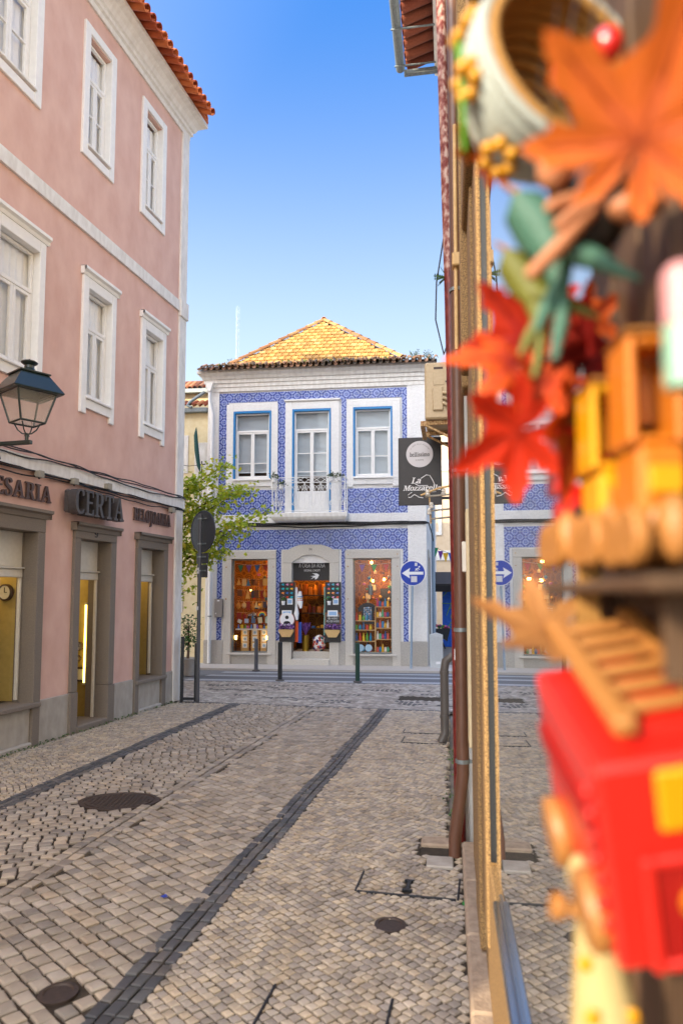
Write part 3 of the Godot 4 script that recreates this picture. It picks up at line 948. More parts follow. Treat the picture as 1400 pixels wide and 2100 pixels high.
	# cables along the lower course
	for k in [["upper cable bundle draped along the top edge of the pale course on the pink wall", 3.375, .055], ["lower cable bundle running under the pale course above the shop letters", 3.175, .03]]:
		var t := thing("cable_bundle", k[0], "cable", TL)
		for j in 3:
			var pts := []
			var xx := -7.0
			while xx < 0.26:
				pts.append(Vector3(xx, k[1] + sin(xx * 2.1 + j * 2.0) * .012 + sin(xx * 9.0 + j * 1.3) * .007 - .045 * absf(sin(xx * 1.05)) * (1 if j == 0 else 0) + j * .012, k[2] + .012 * sin(xx * 7 + j * 2.1) + .01))
				xx += 0.11
			pts.append(Vector3(.27, k[1], k[2])); pts.append(Vector3(.28, k[1] - .04, -.2)); pts.append(Vector3(.28, k[1] - .05, -2))
			b = mb()
			b.tube(pts, .009, 5)
			part("cable", t, b, M.cable)
	for k in [[-3.46, 3.17, "dusty junction box on the lower cable above the letters ESARIA"], [-2.80, 3.19, "dusty junction box on the lower cable at the start of the block letter sign"], [-2.06, 3.24, "pale square junction box on the course above the block letters"], [-.25, 3.13, "grimy junction box at the corner end of the lower cable"]]:
		var t := thing("junction_box", k[2], "junction box", at(TL, k[0], k[1], .05))
		b = mb()
		b.box(Vector3(-.045, -.04, -.02), Vector3(.045, .04, .05), 0.008)
		part("box", t, b, M.box_grey)
		b = mb()
		b.box(Vector3(-.048, -.042, .051), Vector3(.048, .042, .06), 0.004)
		part("lid", t, b, M.box_grey)
		b = mb()
		b.cyl(Vector3(0, -.055, .02), Vector3(0, -.038, .02), .01, .012, 8)
		part("gland", t, b, M.cable)
	clock_shop()
	lantern()

func clock_shop() -> void:
	# a lit strip, clocks and a framed print seen through the door and the window
	var t := thing("light_tube", "tall glowing tube lamp on the yellow wall inside the doorway", "lamp", at(TL, -1.835, .95, -.375))
	var b := mb()
	b.cyl(Vector3(0, -.42, 0), Vector3(0, .66, 0), .012, .012, 10)
	part("tube", t, b, M.tube)
	b = mb()
	b.box(Vector3(-.015, -.45, -.015), Vector3(.035, -.42, .015), .005); b.box(Vector3(-.015, .66, -.015), Vector3(.035, .69, .015), .005)
	part("holder", t, b, M.fittings_white)
	for k in [[-2.1, 2.0, -.9], [-3.7, 2.2, -.6], [-.75, 2.2, -.6]]:
		var o := OmniLight3D.new()
		add_child(o)
		o.name = "shop_light"
		o.position = TL * Vector3(k[0], k[1], k[2])
		o.light_color = col("ffe0a0"); o.light_energy = 0.08 if k[0] != -2.1 else 0.14; o.light_size = 0.12; o.omni_range = 8; o.omni_attenuation = 2; o.shadow_enabled = true
	var places := [[-3.38, 1.78, -.40, .10, "round wall clock hanging high in the wide shop window"], [-1.83, 1.03, -.465, .06, "round wall clock with dark rim inside the doorway, above the framed print"], [-1.83, .86, -.49, .045, "small dark wall clock just above the framed print in the doorway"]]
	for k in places:
		var c := thing("wall_clock", k[4], "clock", at(TL, k[0], k[1], k[2]) * Transform3D(Basis(Vector3.UP, -PI / 2), Vector3.ZERO))
		b = mb()
		b.xf = Transform3D(Basis(Vector3.RIGHT, PI / 2), Vector3.ZERO)
		b.lathe([Vector2(.001, -.02), Vector2(k[3], -.02), Vector2(k[3], .02), Vector2(k[3] * .85, .035), Vector2(k[3] * .8, .02)], 24)
		part("rim", c, b, M.wood_dark)
		b = mb()
		b.prism(circle(Vector2.ZERO, k[3] * .82, 24), .01, .021)
		part("dial", c, b, M.fittings_white)
		b = mb()
		b.box(Vector3(-.005, 0, .022), Vector3(.005, k[3] * .6, .026)); b.box(Vector3(0, -.004, .0265), Vector3(k[3] * .4, .004, .029))
		part("hand", c, b, M.print_black)
	var f := thing("framed_print", "small dark framed print low on the yellow wall inside the doorway", "picture", at(TL, -1.815, .64, -.45) * Transform3D(Basis(Vector3.UP, -PI / 2), Vector3.ZERO))
	b = mb()
	frame_bars(b, -.1, .1, -.1, .1, .025, -.01, .015)
	part("frame", f, b, M.wood_dark)
	b = mb()
	b.box(Vector3(-.076, -.076, -.01), Vector3(.076, .076, .002))
	part("print", f, b, M.fittings_white)
	var p := thing("longcase_clock", "tall dark pendulum clock in the wide shop window", "clock", at(TL, -3.5, .52, -.6))
	b = mb()
	b.box(Vector3(-.11, 0, -.08), Vector3(.11, .55, .08), .01); b.box(Vector3(-.09, .55, -.07), Vector3(.09, .95, .07), .01)
	part("case", p, b, M.wood_dark)
	b = mb()
	b.prism(circle(Vector2(0, .8), .07, 18), .071, .08)
	part("dial", p, b, M.fittings_white)

func lantern() -> void:
	var t := thing("street_lantern", "dark green four-sided street lantern on a wall bracket beside the pink building", "street lamp", at(TL, -4.46, 3.36, .7) * Transform3D(Basis(Vector3.UP, -.45).scaled(Vector3.ONE * .92), Vector3.ZERO))
	var b := mb()
	var ring := func(w, y): return [Vector3(-w, y, w), Vector3(w, y, w), Vector3(w, y, -w), Vector3(-w, y, -w)]
	var shell := func(bb, w0, y0, w1, y1):
		var p: Array = ring.call(w0, y0); var q: Array = ring.call(w1, y1)
		for i in 4: bb.quad(p[i], p[(i + 1) % 4], q[(i + 1) % 4], q[i])
	shell.call(b, .27, .47, .28, .485); shell.call(b, .28, .485, .15, .69); shell.call(b, .17, .69, .17, .705); shell.call(b, .27, .47, .2, .475)
	var q: Array = ring.call(.17, .69); b.quad(q[3], q[2], q[1], q[0])
	q = ring.call(.17, .705); b.quad(q[0], q[1], q[2], q[3])
	part("hood", t, b, M.green_iron)
	b = mb()
	b.lathe([Vector2(.13, .705), Vector2(.07, .745), Vector2(.055, .77), Vector2(.05, .80), Vector2(.085, .825), Vector2(.09, .835), Vector2(.07, .85), Vector2(.01, .856), Vector2(.008, .875), Vector2(.001, .876)], 18)
	part("chimney", t, b, M.green_iron)
	for i in 4:
		var p: Array = ring.call(.135, .15); var r: Array = ring.call(.215, .475)
		b = mb()
		b.tube([p[i], r[i]], .012, 6)
		part("corner_bar", t, b, M.green_iron)
		b = mb()
		b.tube([p[i], p[(i + 1) % 4]], .012, 6); b.tube([r[i], r[(i + 1) % 4]], .012, 6)
		part("edge_bar", t, b, M.green_iron)
		b = mb()
		b.quad(p[i], p[(i + 1) % 4], r[(i + 1) % 4], r[i])
		part("pane", t, b, M.lantern_glass)
	b = mb()
	q = ring.call(.125, .148); b.quad(q[0], q[1], q[2], q[3])
	part("bottom_pane", t, b, M.lantern_glass)
	b = mb()
	for a in 4:
		var dd := Vector3(cos(TAU * a / 4 + .8), 0, sin(TAU * a / 4 + .8))
		b.tube([dd * .14 + Vector3.UP * .14, dd * .1 + Vector3.UP * .07, dd * .05 + Vector3.UP * .03, Vector3.UP * .025], .008, 6)
	b.lathe([Vector2(.001, 0), Vector2(.03, 0), Vector2(.02, .03), Vector2(.001, .04)], 10)
	part("cradle", t, b, M.green_iron)
	b = mb()
	b.xf = Transform3D(Basis(Vector3.UP, .45), Vector3.ZERO)
	b.cyl(Vector3(0, -.06, 0), Vector3(0, .03, 0), .02, .02, 10)
	b.box(Vector3(-.025, -.09, -.68), Vector3(.025, -.045, .06), .006)
	var sc := []
	for i in 22:
		var a := i * .33
		var rr := .14 - i * .005
		sc.append(Vector3(0, -.24 + sin(a) * rr, -.52 + cos(a) * rr * 1.3))
	b.tube(sc, .009, 6)
	b.box(Vector3(-.04, -.36, -.7), Vector3(.04, .02, -.68), .005)
	part("bracket", t, b, M.green_iron)

# ---- the house of blue and white tiles
func tile_texture(dark: Color, blue: Color, pale: Color, size := 128) -> ImageTexture:   # one glazed tile: quarter roundels in two corners, a bone-shaped leaf between them
	var im := Image.create(size, size, false, Image.FORMAT_RGB8)
	for y in size:
		for x in size:
			var p := Vector2(x + .5, y + .5) / size
			var c := blue.lerp(pale, .35)
			for o in [Vector2.ZERO, Vector2.ONE]:
				var d := p.distance_to(o)
				var q: Vector2 = (p - o).abs()
				if d < .46 and d > .40: c = pale
				elif d < .40 and minf(q.x, q.y) > .035: c = blue if d > .14 else dark
			var a := (p.x + p.y - 1.0) / sqrt(2.0)   # across the bone
			var l := (p.x - p.y) / sqrt(2.0)         # along it
			var w := .105 + .05 * smoothstep(.22, .42, absf(l)) 
			if absf(a) < w and absf(l) < .54 and minf(p.distance_to(Vector2.ZERO), p.distance_to(Vector2.ONE)) > .52: c = dark
			if absf(a) < .02 and absf(l) > .56: c = pale
			if p.distance_to(Vector2(1, 0)) < .09 or p.distance_to(Vector2(0, 1)) < .09: c = dark if minf((p - Vector2(1, 0)).abs().x, (p - Vector2(1, 0)).abs().y) > .03 and minf((p - Vector2(0, 1)).abs().x, (p - Vector2(0, 1)).abs().y) > .03 else pale
			im.set_pixel(x, y, c)
	return ImageTexture.create_from_image(im)

func tiled_house() -> void:
	var h := thing("tiled_house", "two-storey corner house clad in blue and white patterned tiles with a yellow hipped roof", "house", TH)
	var b := mb()
	# openings [x0, x1, y0, y1]
	var upper := [[-2.18, -1.19, 4.68, 6.45], [-.648, .344, 3.80, 6.46], [.903, 1.888, 4.68, 6.46]]
	var lower := [[-2.19, -1.25, .31, 2.65], [-.638, .312, .17, 2.55], [.90, 1.85, .31, 2.65]]
	b.wall(-2.855, 2.70, 0, 7.4, upper + lower, 0, .22)
	b.quad(Vector3(2.7, 0, 0), Vector3(3.11, 0, -10.4), Vector3(3.11, 7.4, -10.4), Vector3(2.7, 7.4, 0))
	b.quad(Vector3(-2.855, 0, -10), Vector3(-2.855, 0, 0), Vector3(-2.855, 7.4, 0), Vector3(-2.855, 7.4, -10))
	b.quad(Vector3(3.11, 0, -10.4), Vector3(-2.855, 0, -10), Vector3(-2.855, 7.4, -10), Vector3(3.11, 7.4, -10.4))
	b.quad(Vector3(-2.855, 7.38, 0), Vector3(2.7, 7.38, 0), Vector3(3.11, 7.38, -10.4), Vector3(-2.855, 7.38, -10))
	part("wall", h, b, M.rough_white)
	# white pilasters and courses
	for x in [[-2.86, -2.565], [2.25, 2.705]]:
		b = mb()
		b.box(Vector3(x[0], .62, -.1), Vector3(x[1], 6.98, .035), .006)
		part("pilaster", h, b, M.rough_white)
		b = mb()
		b.box(Vector3(x[0] - .02, -.03, -.1), Vector3(x[1] + .01, .617, .06), .008)
		part("plinth_slab", h, b, M.roughcast)
	for x in [[-2.563, -2.39], [-1.03, -.87], [.55, .70], [2.06, 2.248]]:
		b = mb()
		b.box(Vector3(x[0], -.03, -.1), Vector3(x[1], .617, .05), .006)
		part("plinth_slab", h, b, M.roughcast)
	b = mb()
	b.box(Vector3(-2.565, 3.455, -.1), Vector3(2.25, 3.775, .03), .004)
	part("belt_course", h, b, M.rough_white)
	var turn := [Vector2(-2.855, -2.0), Vector2(-2.855, 0), Vector2(2.70, 0), Vector2(3.1, -10.2)]
	b = mb()
	b.mold(turn, [Vector2(0, 6.975), Vector2(.045, 6.98), Vector2(.045, 7.08), Vector2(.07, 7.09), Vector2(.07, 7.18), Vector2(.10, 7.19), Vector2(.10, 7.27), Vector2(.14, 7.29), Vector2(.17, 7.36), Vector2(.25, 7.42), Vector2(.25, 7.48), Vector2(0, 7.49)], 1.0)
	part("cornice", h, b, M.white)
	# glazed tiles, each a thin bevelled slab; neighbours are mirrored so that the corners make roundels
	var mat := StandardMaterial3D.new()
	mat.resource_name = "glazed tile"
	mat.albedo_texture = tile_texture(col("1f2f84"), col("3c57ae"), col("e2e7f3"))
	mat.roughness = .35
	var mats := [mat]
	for c in [col("f2f0ea"), col("e6e8f4"), col("fffdf4")]:
		var other := mat.duplicate()
		other.albedo_color = c
		mats.append(other)
	var size := .1268
	var meshes := []
	for f in 2:
		b = mb()
		var s := size / 2 - .0012
		var e := s - .003
		var u0 := Vector2(1, 1) if f else Vector2(0, 1); var u1 := Vector2(0, 1) if f else Vector2(1, 1)
		var u2 := Vector2(0, 0) if f else Vector2(1, 0); var u3 := Vector2(1, 0) if f else Vector2(0, 0)
		b.quad(Vector3(-e, -e, .01), Vector3(e, -e, .01), Vector3(e, e, .01), Vector3(-e, e, .01), u0, u1, u2, u3)
		var o := [Vector3(-s, -s, .006), Vector3(s, -s, .006), Vector3(s, s, .006), Vector3(-s, s, .006)]
		var inn := [Vector3(-e, -e, .01), Vector3(e, -e, .01), Vector3(e, e, .01), Vector3(-e, e, .01)]
		var us := [u0, u1, u2, u3]
		for k in 4:
			var k2 := (k + 1) % 4
			b.quad(o[k], o[k2], inn[k2], inn[k], us[k], us[k2], us[k2], us[k])
		meshes.append(b.mesh())
	var cover := [[-2.36, -1.02, 4.46, 6.63], [-.83, .555, 3.7, 6.70], [.742, 2.083, 4.44, 6.63], [-2.385, -1.037, 0, 2.86], [-.87, .55, 0, 2.87], [.70, 2.06, 0, 2.86], [-2.565, 2.25, 3.455, 3.775]]
	var spots := [[], []]
	var all := []
	for i in 38:
		for j in 51:
			var x := -2.50 + size * i; var y := .62 + size / 2 + size * j - .02
			if x > 2.2: continue
			if y > 6.92 or y < .64 or (y > 3.40 and y < 3.83): continue
			var skip := false
			for w in cover:
				if x > w[0] - .01 and x < w[1] + .01 and y > w[2] - .01 and y < w[3] + .01: skip = true
			if not skip: all.append([Vector3(x, y, .0), (i + j) % 2])
	var rest := mb()
	var bed := mb()
	var cnt := 0
	for k in all:
		var jig := Basis(Vector3.BACK, rng.randf_range(-.008, .008)) * Basis(Vector3.UP, rng.randf_range(-.006, .006)) * Basis(Vector3.RIGHT, rng.randf_range(-.006, .006))
		var t := Transform3D(jig, k[0] + Vector3(0, 0, .003))
		if hash(k[0]) % all.size() < 300 and cnt < 300:
			part("tile", h, meshes[k[1]], mats[hash(k[0] * 7.3) % 4], t)
			cnt += 1
		else:
			var a = meshes[k[1]].surface_get_arrays(0)
			rest.v.append_array(t * a[Mesh.ARRAY_VERTEX]); rest.n.append_array(Transform3D(t.basis, Vector3.ZERO) * a[Mesh.ARRAY_NORMAL]); rest.u.append_array(a[Mesh.ARRAY_TEX_UV]); rest.c.append_array(a[Mesh.ARRAY_COLOR])
	part("tiles", h, rest, mat).set_meta("kind", "stuff")
	# upper windows: white surround, blue frame, white sashes, blinds
	for i in 3:
		var o: Array = upper[i]
		var s: Array = [[-2.36, -1.02, 4.44, 6.635], [-.825, .556, 3.78, 6.66], [.742, 2.083, 4.44, 6.635]][i]
		b = mb()
		b.box(Vector3(s[0], s[2], -.05), Vector3(o[0], s[3], .045), .006)
		b.box(Vector3(o[1], s[2], -.05), Vector3(s[1], s[3], .045), .006)
		b.box(Vector3(o[0] + .001, o[3], -.05), Vector3(o[1] - .001, s[3] - .001, .044), .006)
		if i != 1:
			b.box(Vector3(o[0] + .001, s[2] + .06, -.05), Vector3(o[1] - .001, o[2], .044), .004)
		else:
			b.box(Vector3(s[0] - .03, s[3], -.05), Vector3(s[1] + .03, s[3] + .05, .08), .01)
		var w := part("window", h, b, M.rough_white)
		b = mb()
		b.box(Vector3(o[0] + .001, o[2], -.1), Vector3(o[0] + .045, o[3] - .001, .05), .003)
		b.box(Vector3(o[1] - .045, o[2], -.1), Vector3(o[1] - .001, o[3] - .001, .05), .003)
		b.box(Vector3(o[0] + .046, o[3] - .055, -.1), Vector3(o[1] - .046, o[3] - .001, .049), .003)
		part("painted_frame", w, b, M.blue_paint)
		if i != 1:
			b = mb()
			b.box(Vector3(o[0] + .0, o[2] - .035, -.1), Vector3(o[1] - .0, o[2] + .012, .085), .006)
			part("sill", w, b, M.white_clean)
		casement(w, o[0] + .047, o[1] - .047, o[2] + .014, o[3] - .057, -.03, 5.93, [[5.10], [5.22, 4.72], [5.22]][i] if i != 1 else [5.33, 4.86], M.white_clean, M.glass)
		if i == 1:   # the lower part of the balcony door is panelled
			for x in [[o[0] + .09, -.157], [-.147, o[1] - .09]]:
				b = mb()
				b.box(Vector3(x[0] + .03, 3.87, -.055), Vector3(x[1] - .03, 4.36, -.02), .004)
				frame_bars(b, x[0] + .07, x[1] - .07, 3.93, 4.31, .012, -.021, -.008)
				part("door_panel", w, b, M.white_clean)
		b = mb()
		var y: float = o[3] - .1
		var low: float = [4.88, 4.78, 4.72][i]
		while y > low:
			b.quad(Vector3(o[0] + .07, y - .018, -.115), Vector3(o[1] - .07, y - .018, -.115), Vector3(o[1] - .07, y + .010, -.135), Vector3(o[0] + .07, y + .010, -.135))
			y -= .03
		b.box(Vector3(o[0] + .07, y - .01, -.14), Vector3(o[1] - .07, y + .012, -.11))
		part("blind", w, b, M.blind)
		b = mb()
		b.quad(Vector3(o[0], o[2], -.5), Vector3(o[1], o[2], -.5), Vector3(o[1], o[3], -.5), Vector3(o[0], o[3], -.5))
		part("room_back", w, b, M.wood_brown)
	b = mb()
	b.box(Vector3(-2.8, 3.2, -3.4), Vector3(2.7, 3.25, -.22)); b.box(Vector3(-2.8, 3.3, -3.4), Vector3(2.7, 7.3, -3.35))
	part("inner_wall", h, b, M.dark_room)
	# balcony
	var bal := mb()
	bal.mold([Vector2(-1.10, 0), Vector2(-1.10, .5), Vector2(.80, .5), Vector2(.80, 0)], [Vector2(-.08, 3.56), Vector2(-.03, 3.60), Vector2(.0, 3.66), Vector2(.0, 3.75), Vector2(-.02, 3.765)], 1.0)
	bal.quad(Vector3(-1.08, 3.765, 0), Vector3(-1.08, 3.765, .48), Vector3(.78, 3.765, .48), Vector3(.78, 3.765, 0))
	bal.quad(Vector3(-1.02, 3.56, .42), Vector3(-1.02, 3.56, 0), Vector3(.72, 3.56, 0), Vector3(.72, 3.56, .42))
	var bp := part("balcony", h, bal, M.white)
	b = mb()
	for p in [[-1.05, 0.03], [-1.05, .46], [.75, .46], [.75, .03]]:
		b.cyl(Vector3(p[0], 3.765, p[1]), Vector3(p[0], 4.64, p[1]), .014, .014, 8)
	part("rail_post", bp, b, M.white_clean)
	for y in [4.63, 4.50, 3.80]:
		b = mb()
		b.tube([Vector3(-1.05, y, .03), Vector3(-1.05, y, .46), Vector3(.75, y, .46), Vector3(.75, y, .03)], .011, 6)
		part("rail", bp, b, M.white_clean)
	var k := -1.05
	while k < .74:
		b = mb()   # a bay of wrought iron: crossed bars above, two scrolls and a stem below
		var x1 := k + .2
		b.tube([Vector3(k, 4.50, .46), Vector3(x1, 4.63, .46)], .006, 5); b.tube([Vector3(k, 4.63, .46), Vector3(x1, 4.50, .46)], .006, 5)
		b.tube([Vector3(k, 3.80, .46), Vector3(k, 4.5, .46)], .007, 5)
		for s in [-1.0, 1.0]:
			for yy in [4.36, 4.0]:
				var pts := []
				for i in 14:
					var a := i * .55
					var rr := .052 - i * .0028
					pts.append(Vector3(k + .1 + s * (.046 - cos(a) * rr * .9 + .0), yy + sin(a) * rr * (1.0 if yy > 4.2 else -1.0) * 1.4, .46))
				b.tube(pts, .006, 5)
			b.tube([Vector3(k + .1 + s * .09, 4.48, .46), Vector3(k + .1 + s * .02, 4.2, .46), Vector3(k + .1 + s * .09, 3.82, .46)], .006, 5)
		part("scroll_panel", bp, b, M.white_clean)
		k += .2
	# ground-floor openings in granite
	for i in [0, 2]:
		var o: Array = lower[i]
		var s: Array = [[-2.385, -1.037], [], [.70, 2.06]][i]
		b = mb()
		b.box(Vector3(s[0], o[3], -.1), Vector3(s[1], 2.855, .05), .008)
		var w := part("window", h, b, M.grey_granite)
		for j in [[s[0], o[0]], [o[1], s[1]]]:
			b = mb()
			b.box(Vector3(j[0], -.03, -.2), Vector3(j[1], o[3] - .003, .048), .008)
			part("jamb", w, b, M.grey_granite)
		b = mb()
		b.box(Vector3(s[0] + .1, o[2] - .05, -.2), Vector3(s[1] - .1, o[2], .09), .008)
		part("sill", w, b, M.grey_granite)
		b = mb()
		b.box(Vector3(o[0] + .001, -.03, -.2), Vector3(o[1] - .001, o[2] - .052, .02), .006)
		part("apron_slab", w, b, M.roughcast)
		b = mb()
		frame_bars(b, o[0] + .002, o[1] - .002, o[2] + .002, o[3] - .002, .025, -.17, -.13)
		part("window_frame", w, b, M.zinc)
		b = mb()
		b.quad(Vector3(o[0] + .02, o[2] + .02, -.15), Vector3(o[1] - .02, o[2] + .02, -.15), Vector3(o[1] - .02, o[3] - .02, -.15), Vector3(o[0] + .02, o[3] - .02, -.15))
		part("pane", w, b, M.glass)
		for s2 in [[s[0] + .07, 2.75], [s[1] - .07, 2.75], [s[0] + .07, 2.45], [s[1] - .07, 2.45], [s[0] + .07, 1.65], [s[1] - .07, 1.65]]:   # rust stains of old fixings
			b = mb()
			b.prism(circle(Vector2(s2[0], s2[1]), rng.randf_range(.008, .022), 10), .045, .052)
			part("rusty_fixing", w, b, M.rusty)
	# arched doorway
	var o: Array = lower[1]
	var cx: float = (o[0] + o[1]) / 2
	var arch := PackedVector2Array()
	var inn := PackedVector2Array()
	for i in 13:
		var t := i / 12.0
		inn.append(Vector2(lerpf(o[0], o[1], t), 2.55 + .205 * (1 - pow(2 * t - 1, 2))))
	for i in 13:
		var t := 1 - i / 12.0
		arch.append(Vector2(lerpf(-.87, .548, t), 2.86 + .14 * clampf(1.25 - 1.7 * pow(2 * t - 1, 2), 0, 1)))
	b = mb()
	var lintel := inn.duplicate()
	lintel.append(Vector2(.548, 2.55)); 
	for p in arch: lintel.append(p)
	lintel.append(Vector2(-.87, 2.55))
	b.prism(lintel, -.2, .055)
	var door := part("doorway", h, b, M.grey_granite)
	for j in [[-.87, o[0]], [o[1], .548]]:
		b = mb()
		b.box(Vector3(j[0], -.03, -.25), Vector3(j[1], 2.548, .053), .008)
		part("jamb", door, b, M.grey_granite)
	b = mb()
	b.box(Vector3(o[0] + .001, -.03, -.5), Vector3(o[1] - .001, .165, .10), .01)
	b.box(Vector3(o[0] + .001, .166, -.9), Vector3(o[1] - .001, .345, -.12), .01)
	part("step", door, b, M.grey_granite)
	b = mb()
	var fan := PackedVector2Array(inn)
	fan.append(Vector2(o[1], 2.11)); fan.append(Vector2(o[0], 2.11))
	b.prism(fan, -.2, -.17)
	var fl := part("fanlight_board", door, b, M.sign_black)
	letters(fl, "A CASA DA ROSA", font_sans, -.50, .17, 2.44, .105, .004, -.17, M.print_white)
	letters(fl, "ORIGINAL CONCEPT", font_sans, -.37, .05, 2.34, .05, .004, -.17, M.print_white)
	b = mb()   # the white swallow
	b.prism(PackedVector2Array([Vector2(.02, 2.24), Vector2(.0, 2.27), Vector2(-.05, 2.29), Vector2(-.16, 2.29), Vector2(-.10, 2.265), Vector2(-.07, 2.235), Vector2(-.20, 2.22), Vector2(-.12, 2.205), Vector2(-.19, 2.15), Vector2(-.09, 2.19), Vector2(-.08, 2.13), Vector2(-.02, 2.17), Vector2(0, 2.215)]), -.17, -.164)
	part("swallow_emblem", fl, b, M.print_white)
	letters(door, "26", font_serif, -.21, -.12, 2.86, .05, .004, .055, M.print_black, "house_number")
	# cables under the belt course
	var cb := thing("cable_bundle", "thick dark cables clipped along the front of the tiled house", "cable", TH)
	for j in 4:
		var pts := []
		var x := -2.0
		while x < 2.75:
			pts.append(Vector3(x, 3.50 + .025 * (j % 3) + .006 * sin(x * 5 + j * 2) - (.03 * (1 + cos(x * 1.3)) if j == 0 else 0.0), .045 + .012 * (j % 2)))
			x += .12
		pts.append(Vector3(2.76, 3.51, .02)); pts.append(Vector3(2.85, 3.35, -1.2)); pts.append(Vector3(2.95, 3.1, -3.4))
		b = mb()
		b.tube(pts, .016, 6)
		part("cable", cb, b, M.cable)
	house_roof(h)

func house_roof(h: Node3D) -> void:
	var old := [col("a5806a"), col("8f7562"), col("b58c72"), col("83705f"), col("bd967c"), col("786c60")]
	var gold := [col("d8ad66"), col("dfb56c"), col("cda05e"), col("e2c080"), col("d6a868"), col("dcbc84")]
	var e0 := Vector3(-2.3, 7.66, .02); var e1 := Vector3(2.15, 7.66, .02); var ap := Vector3(-.2, 9.74, -2.4)
	var b := mb()
	var bk0 := Vector3(-2.3, 7.66, -5.2); var bk1 := Vector3(2.6, 7.66, -5.2)
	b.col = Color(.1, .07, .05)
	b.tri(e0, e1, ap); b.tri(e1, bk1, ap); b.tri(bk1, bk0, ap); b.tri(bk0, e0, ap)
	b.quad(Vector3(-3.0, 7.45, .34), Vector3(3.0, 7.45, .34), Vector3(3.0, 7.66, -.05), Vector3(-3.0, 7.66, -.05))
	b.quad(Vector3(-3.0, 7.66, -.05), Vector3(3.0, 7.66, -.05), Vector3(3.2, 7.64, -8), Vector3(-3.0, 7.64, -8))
	var r := part("roof", h, b, M.old_tile)
	# interlocking tiles on the front slope: every tile lies on the one below
	var up := (ap - (e0 + e1) / 2)
	up.x = 0
	var slope := up.length()
	var upn := up.normalized()
	var nrm := Vector3.RIGHT.cross(upn).normalized()
	var tile := []
	for v in 8:
		b = mb()
		b.col = gold[rng.randi() % gold.size()].srgb_to_linear() * rng.randf_range(.92, 1.06)
		var w := .088
		var prof := [Vector2(-w, .0), Vector2(-w + .03, .022), Vector2(-w + .06, .004), Vector2(0, .012), Vector2(w - .06, .004), Vector2(w - .03, .018), Vector2(w, .0)]
		for k in prof.size() - 1:
			var p: Vector2 = prof[k]; var q: Vector2 = prof[k + 1]
			b.quad(Vector3(p.x, -.13, p.y + .03), Vector3(q.x, -.13, q.y + .03), Vector3(q.x, .16, q.y), Vector3(p.x, .16, p.y))
			b.quad(Vector3(p.x, -.13, p.y + .012), Vector3(q.x, -.13, q.y + .012), Vector3(q.x, -.13, q.y + .03), Vector3(p.x, -.13, p.y + .03))
		b.box(Vector3(w - .002, -.13, .0), Vector3(w, .1, .03))
		tile.append(b.mesh())
	var rows := 13
	var bas := Basis(Vector3.RIGHT, upn, nrm)
	for i in rows:
		var f := (i + .45) / rows
		var a := e0.lerp(ap, f); var d := e1.lerp(ap, f)
		var x := a.x + .06 + (.09 if i % 2 else 0.0)
		while x < d.x - .05:
			var g := Vector3(x, a.y, a.z)
			part("roof_tile", r, tile[rng.randi() % 8], M.old_tile, Transform3D(bas * Basis(Vector3.BACK, rng.randf_range(-.03, .03)), g + nrm * (.004 + rng.randf() * .006)))
			x += .182
	# hip tiles
	for e in [e0, e1]:
		for i in 10:
			b = mb()
			b.col = tile_tint([col("b98a60"), col("a97a58"), col("c59a6c")])
			var p: Vector3 = e.lerp(ap, i / 10.0) + Vector3.UP * .03; var q: Vector3 = e.lerp(ap, (i + 1.12) / 10.0) + Vector3.UP * .02
			half_barrel(b, p, q, .085, .07, true)
			part("hip_tile", r, b, M.old_tile)
	b = mb()
	b.col = tile_tint([col("a97a58")])
	half_barrel(b, ap + Vector3(0, .02, .1), ap + Vector3(.3, .04, -1.4), .08, .08, true)
	part("hip_tile", r, b, M.old_tile)
	# weathered eaves, tile by tile
	var x := -3.02
	while x < 3.05:
		for k in 2:
			b = mb()
			b.col = tile_tint(old)
			half_barrel(b, Vector3(x + .08 * k, 7.515 + .035 * k, .33 - .02 * k + rng.randf_range(-.015, .015)), Vector3(x + .08 * k, 7.70 + .02 * k, -.04), .052, .045, k == 1, 6)
			part("eaves_tile", r, b, M.old_tile)
		x += .16
	var scrap := mb()   # broken tiles and moss packed behind the eaves
	for i in 220:
		scrap.col = tile_tint(old + [col("77804e"), col("8d8d85")])
		var c := Vector3(rng.randf_range(-2.6, 2.6), 7.70 + rng.randf_range(-.03, .06), rng.randf_range(-.05, .22))
		scrap.xf = Transform3D(Basis.from_euler(Vector3(rng.randf() * 3, rng.randf() * 3, rng.randf() * 3)), c - Vector3(0, c.z * .5, 0))
		scrap.box(Vector3(-.035, -.012, -.03), Vector3(.035, .012, .03), .004)
	part("tile_rubble", r, scrap, M.old_tile).set_meta("kind", "stuff")

